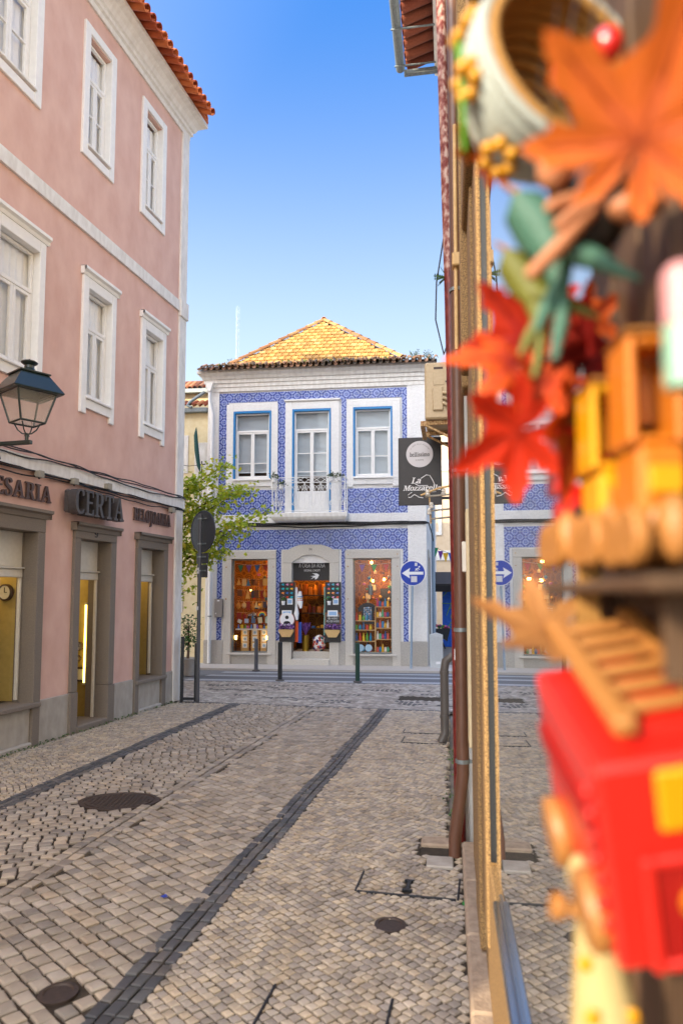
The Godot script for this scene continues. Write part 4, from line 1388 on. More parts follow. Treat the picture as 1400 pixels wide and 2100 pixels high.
# ---- houses beside and behind
func neighbours() -> void:
	var h := thing("cream_house", "old cream house with patched plaster, gutters and broken clay tiles beside the tiled house", "house", TH)
	var b := mb()
	b.box(Vector3(-14, -.05, -6), Vector3(-2.87, 6.55, -.12))
	b.box(Vector3(-14, 6.5, -6), Vector3(-2.88, 7.3, -.9))
	part("wall", h, b, M.cream)
	for y in [[6.48, .02], [7.22, -.7]]:
		b = mb()
		b.box(Vector3(-14, y[0], y[1] - .12), Vector3(-2.9, y[0] + .12, y[1]), .01)
		part("gutter", h, b, M.zinc)
	var clay := [col("a5573a"), col("c07a58"), col("8f5a44"), col("b98a72"), col("d0906a")]
	var roof := mb()
	roof.col = clay[2].srgb_to_linear()
	roof.box(Vector3(-14, 6.56, -1), Vector3(-2.9, 6.62, -.1))
	roof.quad(Vector3(-14, 7.34, -.75), Vector3(-2.9, 7.34, -.75), Vector3(-2.9, 8.3, -3), Vector3(-14, 8.3, -3))
	var r := part("roof", h, roof, M.old_tile)
	for y in [[6.64, -.05, .25], [7.36, -.78, .3]]:
		var x := -4.4
		while x < -2.95:
			b = mb()
			b.col = tile_tint(clay)
			half_barrel(b, Vector3(x, y[0], y[1] + rng.randf_range(-.03, .03)), Vector3(x, y[0] + y[2], y[1] - .5), .08, .07, true)
			part("roof_tile", r, b, M.old_tile)
			x += .15
	b = mb()
	for k in [[-4.4, -3.42, 4.9, 5.9], [-3.25, -2.9, 3.0, 5.7], [-4.2, -3.5, 1.3, 2.3]]:
		b.box(Vector3(k[0], k[2], -.13), Vector3(k[1], k[3], -.105), .004)
	part("plaster_patch", h, b, M.white)
	b = mb()
	b.tube([Vector3(-3.02, 7.05, -.15), Vector3(-3.35, 6.75, .02), Vector3(-3.42, 6.66, .03), Vector3(-3.3, 6.6, .03)], .04, 8)
	part("downpipe", h, b, M.zinc)
	var aw := thing("folded_parasol", "narrow dark green folded awning hanging from the cream wall", "awning", at(TH, -3.12, 5.35, .06))
	b = mb()
	b.tube([Vector3(-.06, .72, -.06), Vector3(-.05, .5, 0), Vector3(0, .1, .05), Vector3(.06, -.3, .05), Vector3(.08, -.45, .0)], [.01, .05, .06, .05, .01], 8)
	part("cloth", aw, b, mk("awning_green", col("1e4a46"), .8))
	b = mb()
	b.tube([Vector3(-.06, .7, -.06), Vector3(.08, -.5, -.04)], .008, 6)
	part("pole", aw, b, M.dark_iron)
	var dp := thing("downpipe", "white downpipe with a funnel head on the corner of the tiled house", "downpipe", at(TH, -2.72, 0, .04))
	b = mb()
	b.tube([Vector3(-.08, 7.0, .06), Vector3(-.07, 6.7, .06), Vector3(.0, 6.4, .05), Vector3(0, .05, .05)], .042, 10)
	part("pipe", dp, b, M.pvc_white)
	b = mb()
	b.prism(PackedVector2Array([Vector2(-.12, 6.98), Vector2(-.04, 6.98), Vector2(.0, 7.14), Vector2(.03, 7.2), Vector2(-.19, 7.2), Vector2(-.16, 7.14)]), -.01, .13)
	part("funnel", dp, b, M.white_clean)
	for y in [5.2, 3.0, 1.2]:
		b = mb()
		b.cyl(Vector3(0, y, .05), Vector3(0, y + .03, .05), .05, .05, 10)
		part("clip", dp, b, M.zinc)
	var wr := thing("wall_bracket", "dark iron cable bracket on the white wall between the cream and tiled houses", "bracket", at(TH, -3.0, 5.0, .0))
	b = mb()
	b.cyl(Vector3(0, -.5, .05), Vector3(0, .18, .05), .014, .014, 6); b.cyl(Vector3(-.1, .08, .05), Vector3(.1, .1, .05), .014, .014, 6); b.cyl(Vector3(0, -.35, .05), Vector3(.1, -.35, .05), .016, .016, 6)
	b.tube([Vector3(-.7, .12, .03), Vector3(-.35, .06, .04), Vector3(0, .08, .05)], .008, 5)
	b.tube([Vector3(0, -.5, .05), Vector3(.01, -1.2, .04), Vector3(0, -1.6, .03)], .008, 5)
	part("iron", wr, b, M.cable)
	# alley beside the house
	var far := thing("beige_building", "beige building with white window surround closing the alley beside the tiled house", "building", Transform3D(Basis(Vector3.UP, -.12), Vector3(3.2, 0, -31)))
	b = mb()
	b.box(Vector3(-.6, 0, -6), Vector3(9, 9.5, 0))
	part("wall", far, b, M.beige)
	b = mb()
	for y in [[3.3, 3.75], [7.4, 7.9]]: b.box(Vector3(-.6, y[0], .001), Vector3(9, y[1], .05), .01)
	part("belt_course", far, b, M.white)
	for k in [[.55, 1.2, 4.6, 6.9], [2.2, 2.9, 4.6, 6.9]]:
		b = mb()
		frame_bars(b, k[0] - .15, k[1] + .15, k[2] - .15, k[3] + .15, .15, .001, .06)
		var w := part("window", far, b, M.white)
		b = mb()
		b.quad(Vector3(k[0], k[2], .01), Vector3(k[1], k[2], .01), Vector3(k[1], k[3], .01), Vector3(k[0], k[3], .01))
		part("pane", w, b, M.glass)
	var mural := thing("mural_wall", "bright blue painted wall with green brush strokes in the alley", "mural", Transform3D(Basis(Vector3.UP, -.15), Vector3(3.52, 0, -24)))
	b = mb()
	b.box(Vector3(0, -.05, -.3), Vector3(2.4, 2.45, 0))
	part("wall", mural, b, mk("mural_blue", col("0b3f9c"), .6, {"c2": col("1461c4"), "size": 1.0}))
	for i in 16:
		b = mb()
		var a := rng.randf_range(-1.2, 1.4)
		var c := Vector2(rng.randf_range(.1, .6), rng.randf_range(.4, 2.0))
		b.xf = Transform3D(Basis(Vector3.BACK, a), Vector3(c.x, c.y, .004))
		b.box(Vector3(-.25, -.012, 0), Vector3(.25, .012, .004 + i * .0005))
		part("brush_stroke", mural, b, M.get("mural_green", mk("mural_green", col("5d8f3a"), .6)))
	b = mb()
	b.xf = Transform3D(Basis(Vector3.RIGHT, .5), Vector3(0, 2.5, .1))
	b.box(Vector3(-.3, 0, 0), Vector3(1.6, .06, .9), .01); b.box(Vector3(-.3, -.25, .84), Vector3(1.6, 0, .9), .01)
	part("awning", mural, b, M.sign_black)
	var pl := thing("flower_trough", "dark wall planter with purple flowers below the blue mural", "planter", Transform3D(Basis(), Vector3(3.18, .55, -22.5)))
	b = mb()
	b.prism(PackedVector2Array([Vector2(-.2, 0), Vector2(.25, -.3), Vector2(.35, .1), Vector2(-.25, .1)]), -.15, .15)
	part("trough", pl, b, M.dark_iron)
	b = mb()
	for i in 60:
		b.col = tile_tint([col("8a3f8e"), col("c05a7a"), col("4d7a3a"), col("3f6a34")])
		b.ell(Vector3(rng.randf_range(-.22, .32), .12 + rng.randf() * .1, rng.randf_range(-.14, .14)), Vector3.ONE * .035, 6, 4)
	part("flowers", pl, b, M.shrub)
	b = mb()
	b.tube([Vector3(.05, -.2, 0), Vector3(.2, -.55, 0)], .03, 6)
	part("stay", pl, b, M.dark_iron)
	var bt := thing("bunting", "string of bright paper pennants across the alley", "bunting", Transform3D(Basis(), Vector3(2.9, 2.75, -20)))
	var pc := [col("1f8a5a"), col("6a2a8a"), col("e0b020"), col("1f5ab0"), col("d03030"), col("1f8a5a")]
	b = mb()
	b.tube([Vector3(-.2, .4, 0), Vector3(.3, .2, 0), Vector3(.8, .35, 0)], .006, 5)
	part("string", bt, b, M.cable)
	for i in 6:
		b = mb()
		b.col = pc[i].srgb_to_linear()
		b.xf = Transform3D(Basis(Vector3.UP, rng.randf_range(-.6, .6)), Vector3(-.15 + i * .15, .38 - sin(i / 5.0 * PI) * .16, 0))
		b.prism(PackedVector2Array([Vector2(-.09, 0), Vector2(.09, 0), Vector2(0, -.28)]), 0, .004)
		part("pennant", bt, b, M.goods)
	# side of the tiled house towards the alley: stone frame, pipe
	var sp := thing("downpipe", "pale blue painted downpipe on the alley side of the tiled house", "downpipe", TH * Transform3D(Basis(), Vector3(2.83, 0, -2.2)))
	b = mb()
	b.cyl(Vector3(.06, 0, 0), Vector3(.06, 7.2, 0), .05, .05, 10)
	part("pipe", sp, b, M.galvanized)
	var sf := thing("side_doorway", "dark slatted side door with a stone frame on the alley side of the tiled house", "door", TH * Transform3D(Basis(Vector3.UP, PI / 2 - .04), Vector3(2.735, 0, -.7)))
	b = mb()
	frame_bars(b, -.1, 1.1, 0, 2.9, .16, -.02, .03)
	part("frame", sf, b, M.grey_granite)
	for i in 8:
		b = mb()
		b.box(Vector3(.065 + i * .11, .02, -.01), Vector3(.165 + i * .11, 2.73, .015), .004)
		part("board", sf, b, M.wood_brown)
	# a thin lattice mast far behind the roofs
	var mast := thing("lattice_mast", "thin pale lattice radio mast rising behind the yellow roof", "mast", Transform3D(Basis(), Vector3(-9.38, 0, -60)))
	var mast_paint := mk("mast_paint", col("9fb0be"), .6)  # distance haze put into the pale blue-grey colour
	for s in [[-1, -1], [1, -1], [0, 1]]:
		b = mb()
		b.cyl(Vector3(s[0] * .16, 0, s[1] * .14), Vector3(s[0] * .13, 27.8, s[1] * .12), .022, .022, 6)
		part("leg", mast, b, mast_paint)
	b = mb()
	for i in 46:
		var y := i * .6
		b.tube([Vector3(-.15, y, -.13), Vector3(.15, y + .6, -.13)], .011, 4); b.tube([Vector3(.15, y, -.13), Vector3(0, y + .6, .13)], .011, 4); b.tube([Vector3(0, y, .13), Vector3(-.15, y + .6, -.13)], .011, 4)
	part("lattice", mast, b, mast_paint)
	for k in [[-2.35, 7.68, -.3, "dry weed sprouting on the eaves beside the start of the yellow roof"], [2.45, 7.66, -.1, "bushy green weed growing on the eaves above the beige air conditioner"], [2.8, 7.66, -.15, "second weed on the eaves above the beige air conditioner, next to the bushy one"]]:
		b = mb()
		for i in 40:
			b.col = tile_tint([col("4d5f3a"), col("5d6a4a"), col("3f4f33")])
			var a := rng.randf() * TAU
			var t := Vector3(cos(a) * .12, rng.randf_range(.08, .26), sin(a) * .12)
			b.tube([Vector3.ZERO, t * .6 + Vector3.UP * .03, t], [.004, .004, .001], 3, false)
			b.ell(t, Vector3(.014, .008, .014), 5, 3)
		solo("roof_weed", k[3], "weed", b, M.shrub, at(TH, k[0], k[1], k[2]))

# ---- the toy shop and the house next to it
func toy_shop() -> void:
	var h := thing("toy_shop", "shop building with a tall mirroring window, yellow granite jamb and brown boards", "building", TR)
	var b := mb()
	b.wall(-5.06, 8, 0, 9.9, [[-2.85, 1.6, .70, 3.6]], -.015, .02)
	b.box(Vector3(-5.06, 0, -8), Vector3(8, 9.9, -7.9)); b.box(Vector3(8, 0, -8), Vector3(8.1, 9.9, -.02)); b.box(Vector3(-5.0, 9.9, -8), Vector3(8, 10, -.02))
	part("wall", h, b, M.cream)
	b = mb()
	b.box(Vector3(-3.2, .1, -2.2), Vector3(3, .2, -.14)); b.box(Vector3(-3.2, 3.7, -2.2), Vector3(3, 3.8, -.14)); b.box(Vector3(-3.2, .2, -2.3), Vector3(3, 3.7, -2.2)); b.box(Vector3(-3.3, .2, -2.2), Vector3(-3.2, 3.7, -.14))
	part("dark_interior", h, b, M.wood_brown)
	b = mb()
	b.box(Vector3(-2.848, .74, -.006), Vector3(-.765, 3.58, 0))
	part("window_pane", h, b, M.shop_glass)
	b = mb()
	b.box(Vector3(-2.46, .685, -.03), Vector3(-.77, .715, .026), .003); b.box(Vector3(-2.46, .716, -.02), Vector3(-.77, .738, .006), .002)
	part("bottom_frame", h, b, M.alu)
	b = mb()
	b.box(Vector3(-2.85, .70, -.03), Vector3(-2.832, 3.6, .012), .002)
	part("side_frame", h, b, M.dark_iron)
	# jamb: granite uprights with a groove between them
	var x := -2.852
	for k in [[-3.25, .028], [-3.75, .042], [-4.38, .034]]:
		b = mb()
		b.box(Vector3(k[0] + .006, .36 if k[0] > -3.3 else .16, -.1), Vector3(x, 3.75, k[1]), .008)
		part("jamb", h, b, M.yellow_granite)
		x = k[0]
	b = mb()
	b.box(Vector3(-3.7, 3.76, -.1), Vector3(1.6, 4.1, .07), .01)
	part("lintel", h, b, M.yellow_granite)
	b = mb()
	b.box(Vector3(-3.2, .15, -.1), Vector3(1.6, .684, .018), .006)
	part("stall_riser", h, b, M.yellow_granite)
	x = -4.66
	while x < 4:
		b = mb()
		b.box(Vector3(x, -.05, -.1), Vector3(minf(x + .62, 4) - .006, .15, .098), .012)
		part("plinth_slab", h, b, M.plinth_stone)
		x += .62
	x = -.762
	while x < 1.6:
		b = mb()
		b.box(Vector3(x, .16, -.08), Vector3(x + .088, 3.7, .0), .006)
		part("board", h, b, M.wood_brown)
		x += .09
	b = mb()
	b.box(Vector3(-4.66, .8, -.02), Vector3(-4.40, 2.3, .05), .006)
	part("shutter_panel", h, b, M.cream_metal)
	b = mb()
	b.box(Vector3(-4.60, 1.9, .0), Vector3(-4.54, 2.1, .075), .004)
	part("bell_box", h, b, M.fittings_white)
	b = mb()
	for k in [[-3.9, .03, .08], [-4.3, .03, .07]]:
		b.box(Vector3(k[0], 3.0, -.02), Vector3(k[0] + .2, 7.6, k[2]), .01)
	part("upper_pilaster", h, b, M.yellow_granite)
	b = mb()
	b.tube([Vector3(-4.0, 3.2, .1), Vector3(-4.0, 4.6, .095)], .012, 6); b.box(Vector3(-4.04, 3.7, .07), Vector3(-3.96, 3.78, .12), .006)
	part("conduit", h, b, M.wood_pale)
	b = mb()
	for k in 3: b.box(Vector3(-4.9 + k * .05, 3.2, -.02), Vector3(-4.87 + k * .05, 8.0, .10), .004)
	part("fluted_trim", h, b, M.brown_pipe)
	# pipes at the joint of the two houses
	var p := thing("downpipe", "brown round downpipe between the granite jamb and the red pipe", "downpipe", at(TR, -4.78, 0, .085))
	b = mb()
	b.tube([Vector3(-.02, .0, .06), Vector3(-.02, .12, .058), Vector3(0, .55, .0), Vector3(0, 9.0, 0)], .042, 12)
	part("pipe", p, b, M.brown_pipe)
	for y in [.62, 1.5, 2.6, 3.9]:
		b = mb()
		b.cyl(Vector3(0, y, 0), Vector3(0, y + .025, 0), .05, .05, 12); b.box(Vector3(-.01, y, -.1), Vector3(.01, y + .02, -.04))
		part("clip", p, b, M.zinc)
	p = thing("corner_post", "dark red flaking painted post running up the corner of the house", "post", at(TR, -5.1, 0, .0))
	b = mb()
	b.tube([Vector3(0, 0, .105), Vector3(0, 2.0, .108), Vector3(0, 4.2, .132)], .04, 14)
	part("lower_post", p, b, M.red_paint)
	b = mb()
	b.tube([Vector3(0, 4.2, .132), Vector3(0, 6.0, .165), Vector3(0, 9.6, .20)], .04, 14)
	part("upper_post", p, b, M.peeled)
	b = mb()
	b.box(Vector3(.03, 1.28, .09), Vector3(.044, 1.36, .13))
	part("paper_label", p, b, M.print_white)
	var c := thing("loose_cable", "thin dark cable hanging in a loop off the red corner post", "cable", at(TR, -5.2, 0, .16))
	b = mb()
	b.tube([Vector3(0, 4.6, 0), Vector3(-.05, 4.2, .07), Vector3(-.05, 3.9, .08), Vector3(0, 3.6, .02), Vector3(.1, 3.8, -.06), Vector3(.3, 4.1, -.1)], .006, 5)
	part("cable", c, b, M.cable)
	p = thing("downpipe", "grey plastic downpipe with an elbow at the foot of the house past the red post", "downpipe", at(TR, -8.39, 0, .233))
	b = mb()
	b.tube([Vector3(.03, .0, .05), Vector3(0, .1, .0), Vector3(0, .2, 0), Vector3(0, .85, 0), Vector3(0, .96, -.02), Vector3(0, 1.02, -.09), Vector3(0, 1.03, -.2)], .05, 12)
	part("pipe", p, b, M.grey_pipe)
	for y in [.28, .8]:
		b = mb()
		b.cyl(Vector3(0, y, 0), Vector3(0, y + .04, 0), .056, .056, 12)
		part("socket", p, b, M.grey_pipe)
	var fern := mb()
	for i in 14:
		fern.col = tile_tint([col("5a8250"), col("6a9258")])
		var a := rng.randf_range(-1.2, 1.2)
		var q := Vector3(rng.randf_range(-.04, .04), sin(a) * .07, .02 + cos(a) * .08)
		fern.tube([Vector3.ZERO, q * .6, q], [.004, .003, .001], 3, false)
		for j in 5:
			for s in [-1, 1]: fern.tri(q * (.3 + j * .14), q * (.4 + j * .14), q * (.34 + j * .14) + Vector3(s * .018, .008, 0))
	solo("fern", "small fern growing out of the flaking red corner post", "fern", fern, M.shrub, at(TR, -5.1, 4.17, .15))
	# the plain house next door
	var n := thing("corner_house", "pale house past the red post with a zinc gutter under clay tiles", "building", TR)
	b = mb()
	b.box(Vector3(-10.1, -.05, -7), Vector3(-5.16, 10.0, .09))
	part("wall", n, b, M.white)
	b = mb()
	b.mold([Vector2(-5.17, .09), Vector2(-10.1, .09), Vector2(-10.1, -7)], [Vector2(0, 9.8), Vector2(.12, 9.85), Vector2(.2, 9.95), Vector2(.2, 10.02), Vector2(0, 10.03)], -1.0)
	part("cornice", n, b, M.white)
	b = mb()
	b.col = Color(.25, .1, .06)
	b.quad(Vector3(-5.1, 10.14, .75), Vector3(-10.3, 10.14, .75), Vector3(-10.3, 11.6, -3), Vector3(-5.1, 11.6, -3))
	var r := part("roof", n, b, M.old_tile)
	x = -10.25
	while x < -7.2:
		for k in 2:
			b = mb()
			b.col = tile_tint([col("8a4a3a"), col("9c5644"), col("7c4336"), col("a8614c")])
			half_barrel(b, Vector3(x + .11 * k, 10.12 + .05 * k, .74), Vector3(x + .11 * k, 10.30 + .05 * k, .15), .085, .075, k == 1)
			part("roof_tile", r, b, M.old_tile)
		x += .22
	b = mb()
	var gp := []
	for i in 9: gp.append(Vector2(cos(PI + PI * i / 8) * .07, sin(PI + PI * i / 8) * .07))
	for i in 9: gp.append(Vector2(cos(TAU - PI * i / 8) * .062, sin(TAU - PI * i / 8) * .062))
	b.xf = Transform3D(Basis(Vector3.UP, PI / 2), Vector3(0, 10.0, .82))
	b.prism(gp, -10.15, -5.2)
	part("gutter", n, b, M.zinc)
	b = mb()
	for xx in [-10.0, -9.3, -8.6]:
		b = mb()
		b.box(Vector3(xx - .012, 9.92, .09), Vector3(xx + .012, 9.94, .9), .003)
		part("gutter_bracket", n, b, M.zinc)
	b = mb()
	b.box(Vector3(-10.16, 9.86, .09), Vector3(-10.08, 9.93, .76), .006)
	part("gutter_stay", n, b, M.zinc)
	# air conditioner on its bracket
	var ac := thing("air_conditioner", "weathered beige air conditioner on a rusty bracket above the black hanging sign", "air conditioner", at(TR, -9.3, 4.06, .15))
	b = mb()
	b.box(Vector3(-.45, 0, -.03), Vector3(.40, .76, .30), .02)
	part("case", ac, b, M.ac_beige)
	b = mb()
	b.box(Vector3(.401, .1, .06), Vector3(.43, .42, .20), .015); b.box(Vector3(.401, .45, .05), Vector3(.408, .72, .19), .004)
	part("side_cover", ac, b, M.ac_beige)
	b = mb()
	b.box(Vector3(.401, .66, .06), Vector3(.41, .69, .18)); b.box(Vector3(.401, .48, -.02), Vector3(.409, .5, .03))
	part("handle_slot", ac, b, M.wood_dark)
	for i in 3:
		b = mb()
		b.tube([Vector3(.42, .34 - i * .07, .06), Vector3(.46, .32 - i * .08, .0), Vector3(.44, .2 - i * .08, -.05)], .022, 7)
		part("pipe", ac, b, M.ac_beige)
	b = mb()
	for xx in [-.3, .3]:
		b.box(Vector3(xx - .02, -.06, -.02), Vector3(xx + .02, -.005, .36), .004)
		b.tube([Vector3(xx, -.06, .3), Vector3(xx, -.22, -.0)], .018, 5)
	b.box(Vector3(-.4, -.1, .3), Vector3(.42, -.07, .36), .004)
	part("bracket", ac, b, M.rusty)
	hanging_sign()
	# litter and hole before the wall
	var dr := thing("drain_inlet", "dark stone-lined drain opening in the pavement beside the brown pipe", "drain", at(TR, -4.95, 0, .27))
	b = mb()
	b.box(Vector3(-.16, -.3, -.13), Vector3(.16, -.28, .12)); b.box(Vector3(-.17, -.3, -.13), Vector3(-.15, .0, .12)); b.box(Vector3(.15, -.3, -.13), Vector3(.17, -.002, .12)); b.box(Vector3(-.15, -.3, .115), Vector3(.15, -.002, .13)); 
	part("pit", dr, b, M.joint)
	b = mb()
	b.box(Vector3(-.17, -.05, -.12), Vector3(-.02, .012, .11), .01)
	part("cover_stone", dr, b, M.plinth_stone)
	b = mb()
	b.box(Vector3(-.09, -.04, -.09), Vector3(.09, .008, .085), .008)
	solo("stone_slab", "pale flat slab set in the pavement between the drain opening and the plinth", "slab", b, M.pale_stone, at(TR, -4.68, 0, .245))

func hanging_sign() -> void:
	var t := thing("hanging_sign", "black hanging sign with a pale round coffee emblem and white pizzeria script", "sign", at(TR, -9.9, 3.05, .25) * Transform3D(Basis(Vector3.UP, PI / 2), Vector3.ZERO))
	# local x points to the wall when seen from the lane: mirror so that the front faces the camera
	var b := mb()
	b.box(Vector3(-.625, 0, -.04), Vector3(0, 1.0, 0), .006)
	var board := part("board", t, b, M.sign_black)
	b = mb()
	b.prism(circle(Vector2(-.315, .75), .195, 40), 0, .003)
	part("emblem_disc", board, b, M.sign_grey)
	letters(board, "bellissimo", font_serif, -.46, -.17, .715, .058, .003, .003, M.print_black)
	letters(board, "CAFFE", font_sans, -.375, -.255, .655, .016, .002, .003, M.print_black)
	var txt := "IL GUSTO DELLA DELIZIOSO"
	for i in txt.length():   # small capitals on an arc
		if txt[i] == " ": continue
		var a := deg_to_rad(150.0 - 120.0 * i / (txt.length() - 1))
		var m := TextMesh.new()
		m.font = font_sans; m.font_size = 32; m.pixel_size = .0006; m.depth = .002; m.text = txt[i]
		part("letter", board, m, M.print_black, Transform3D(Basis(Vector3.BACK, a - PI / 2), Vector3(-.315 + cos(a) * .15, .75 + sin(a) * .15, .004)))
	# brush script and pizza peel, drawn as strokes
	var script := func(text, x, y, s): 
		for ch in text:
			var m := TextMesh.new()
			m.font = font_serif; m.font_size = 64; m.pixel_size = s / 64; m.depth = .004; m.text = ch
			var w: float = m.get_aabb().size.x
			part("letter", board, m, M.print_white, Transform3D(Basis(Vector3(1, 0, 0), Vector3(.28, 1, 0), Vector3(0, 0, 1)), Vector3(x + w / 2, y, .003)))
			x += w * .97 + s * .03
	script.call("La", -.43, .36, .12)
	script.call("Mozzarella", -.55, .25, .105)
	letters(board, "PIZZERIA", font_sans, -.23, -.08, .185, .018, .003, .001, M.print_white)
	for pts in [[Vector2(-.30, .39), Vector2(-.22, .44), Vector2(-.17, .43), Vector2(-.13, .36), Vector2(-.10, .29)], [Vector2(-.38, .31), Vector2(-.33, .285), Vector2(-.2, .285)], [Vector2(-.43, .19), Vector2(-.49, .15), Vector2(-.48, .115), Vector2(-.45, .115), Vector2(-.39, .16)], [Vector2(-.39, .155), Vector2(-.33, .115), Vector2(-.27, .105)]]:
		b = mb()
		var q := []
		for p in pts: q.append(Vector3(p.x, p.y, .002))
		b.tube(q, .0065, 5)
		part("script_stroke", board, b, M.print_white)
	b = mb()
	for y in [.9, .1]:
		b = mb()
		b.box(Vector3(-.03, y - .02, -.035), Vector3(.17, y + .02, -.01), .004)
		part("bracket", t, b, M.dark_iron)
	# old insulator bracket hanging before the sign
	var k := thing("insulator_bracket", "rusty cable bracket with white insulators in front of the hanging sign", "bracket", at(TR, -9.0, 3.05, .1))
	for y in [[.02, .36, .02], [-.17, .3, -.02], [-.28, .3, -.03]]:
		b = mb()
		b.tube([Vector3(0, y[0], -.02), Vector3(-.05, y[0] - .02, y[1])], .014, 6)
		part("arm", k, b, M.box_grey)
	b = mb()
	b.cyl(Vector3(-.05, -.36, .29), Vector3(-.05, .1, .31), .012, .012, 6)
	part("upright", k, b, M.rusty)
	for p in [[.12, .06], [.33, .05], [.28, -.12], [.31, -.2]]:
		b = mb()
		b.xf = Transform3D(Basis(), Vector3(-.04, p[1] - .02, p[0]))
		b.lathe([Vector2(.001, -.02), Vector2(.03, -.02), Vector2(.035, .0), Vector2(.022, .015), Vector2(.03, .03), Vector2(.02, .06), Vector2(.001, .065)], 10)
		part("insulator", k, b, M.fittings_white)
	b = mb()
	b.tube([Vector3(.0, .14, -.02), Vector3(-.03, .1, .2), Vector3(-.06, .02, .42)], .014, 6)
	part("lamp_arm", k, b, M.wood_pale)

# ---- things in the street
func street_things() -> void:
	var b := mb()
	# round sign seen from behind
	var t := thing("traffic_sign", "round traffic sign seen from its dark back with two small plates on a grey pole", "traffic sign", Transform3D(Basis(Vector3.UP, -.77), Vector3(-2.354, 0, -11.343)))
	b.cyl(Vector3(0, -.05, 0), Vector3(0, 3.1, 0), .032, .032, 14)
	part("pole", t, b, M.grey_metal)
	b = mb()
	b.xf = Transform3D(Basis(), Vector3(.0, 2.81, -.05))
	b.prism(circle(Vector2.ZERO, .35, 40), -.012, 0)
	b.tube(Array(circle(Vector2.ZERO, .345, 41)).map(func(p): return Vector3(p.x, p.y, 0)), .009, 5, false)
	part("disc", t, b, M.sign_back)
	for k in [[2.27, 2.45, .17], [2.04, 2.26, .15]]:
		b = mb()
		b.box(Vector3(-k[2], k[0], -.06), Vector3(k[2], k[1] - .006, -.05), .012)
		part("plate", t, b, M.sign_back)
	for y in [3.02, 2.60, 2.38, 2.15]:
		b = mb()
		b.box(Vector3(-.12, y - .012, -.045), Vector3(.12, y + .012, -.034), .003); b.cyl(Vector3(0, y - .012, 0), Vector3(0, y + .012, 0), .038, .038, 12)
		part("clamp", t, b, M.zinc)
	b = mb()
	b.box(Vector3(-.03, 2.1, .031), Vector3(.03, 2.2, .034)); b.box(Vector3(-.03, 1.5, .031), Vector3(.03, 1.56, .034))
	part("sticker", t, b, M.sign_grey)
	# glass windbreak beside the corner
	var g := thing("windbreak", "low glass screen between dark posts beside the corner of the pink building", "screen", Transform3D(Basis(Vector3.UP, .0), Vector3(-2.64, 0, -11.46)))
	for x in [0.0, .23]:
		b = mb()
		b.box(Vector3(x - .025, -.02, -.025), Vector3(x + .025, 1.06 if x == 0.0 else .95, .025), .004)
		part("post", g, b, M.dark_iron)
	b = mb()
	b.box(Vector3(.026, .02, -.02), Vector3(.204, .06, .02), .004)
	part("foot_rail", g, b, M.dark_iron)
	b = mb()
	b.box(Vector3(.027, .07, -.003), Vector3(.203, .9, .003))
	part("pane", g, b, M.glass)
	# potted shrub
	var pl := thing("potted_shrub", "small shrub with sparse upper twigs in a pale pot before the cream house", "potted plant", Transform3D(Basis(), Vector3(-3.36, 0, -15.1)))
	b = mb()
	b.lathe([Vector2(.001, 0), Vector2(.14, 0), Vector2(.19, .34), Vector2(.21, .36), Vector2(.19, .38), Vector2(.17, .34), Vector2(.001, .33)], 18)
	part("pot", pl, b, M.pale_stone)
	b = mb()
	b.tube([Vector3(0, .3, 0), Vector3(.02, .6, .01), Vector3(0, 1.2, 0)], [.035, .025, .008], 7)
	for i in 9:
		var a := rng.randf() * TAU
		b.tube([Vector3(0, .7 + rng.randf() * .3, 0), Vector3(cos(a) * .15, 1.0 + rng.randf() * .3, sin(a) * .15)], [.008, .003], 4)
	part("stem", pl, b, M.wood_brown)
	b = mb()
	for i in 380:
		b.col = tile_tint([col("3a6a2c"), col("2f5a28"), col("4a7a34"), col("5f6a3a")])
		var p := Vector3(rng.randfn(0, .1), rng.randfn(.75, .1), rng.randfn(0, .1)) if i < 270 else Vector3(rng.randfn(0, .14), rng.randf_range(.95, 1.32), rng.randfn(0, .1))
		leaf_face(b, p, .05)
	part("foliage", pl, b, M.shrub)
	# bollards
	for k in [[-1.982, -16.042, .73, "dark_iron", "slim dark grey bollard on the far pavement before the rainbow window"], [-1.264, -14.224, .78, "dark_iron", "black bollard at the crossing before the shop door"], [.325, -13.987, .78, "bollard_green", "dark green bollard at the crossing before the T-shirt window"]]:
		var o := thing("bollard", k[4], "bollard", Transform3D(Basis(), Vector3(k[0], 0, k[1])), "bollards along the crossing")
		b = mb()
		b.lathe([Vector2(.046, -.05), Vector2(.046, k[2] - .012), Vector2(.04, k[2] - .002), Vector2(.001, k[2])], 18)
		part("post", o, b, M.grey_metal if k[0] < -1.5 else M[k[3]])
		b = mb()
		b.lathe([Vector2(.09, -.01), Vector2(.09, .008), Vector2(.056, .02)], 18)
		part("collar", o, b, M.kerb_dark)
	# one-way sign
	t = thing("arrow_sign", "round blue sign with a white arrow and stickers on a slim grey pole", "traffic sign", Transform3D(TH.basis, Vector3(1.62, 0, -16.145)))
	b = mb()
	b.cyl(Vector3(0, -.05, 0), Vector3(.055, 2.3, 0), .028, .028, 12)
	part("pole", t, b, M.galvanized)
	b = mb()
	b.xf = Transform3D(Basis(), Vector3(.06, 2.26, .035))
	b.prism(circle(Vector2.ZERO, .30, 44), 0, .008)
	var disc := part("disc", t, b, M.print_white)
	b = mb()
	b.xf = Transform3D(Basis(), Vector3(.06, 2.26, .035))
	b.prism(circle(Vector2.ZERO, .285, 44), .009, .0095)
	part("blue_field", disc, b, M.sign_blue)
	b = mb()
	b.xf = Transform3D(Basis(), Vector3(.06, 2.26, .035))
	b.prism(PackedVector2Array([Vector2(-.255, 0), Vector2(-.06, .125), Vector2(-.085, .035), Vector2(.25, .035), Vector2(.25, -.035), Vector2(-.085, -.035), Vector2(-.06, -.125)]), .0102, .0107)
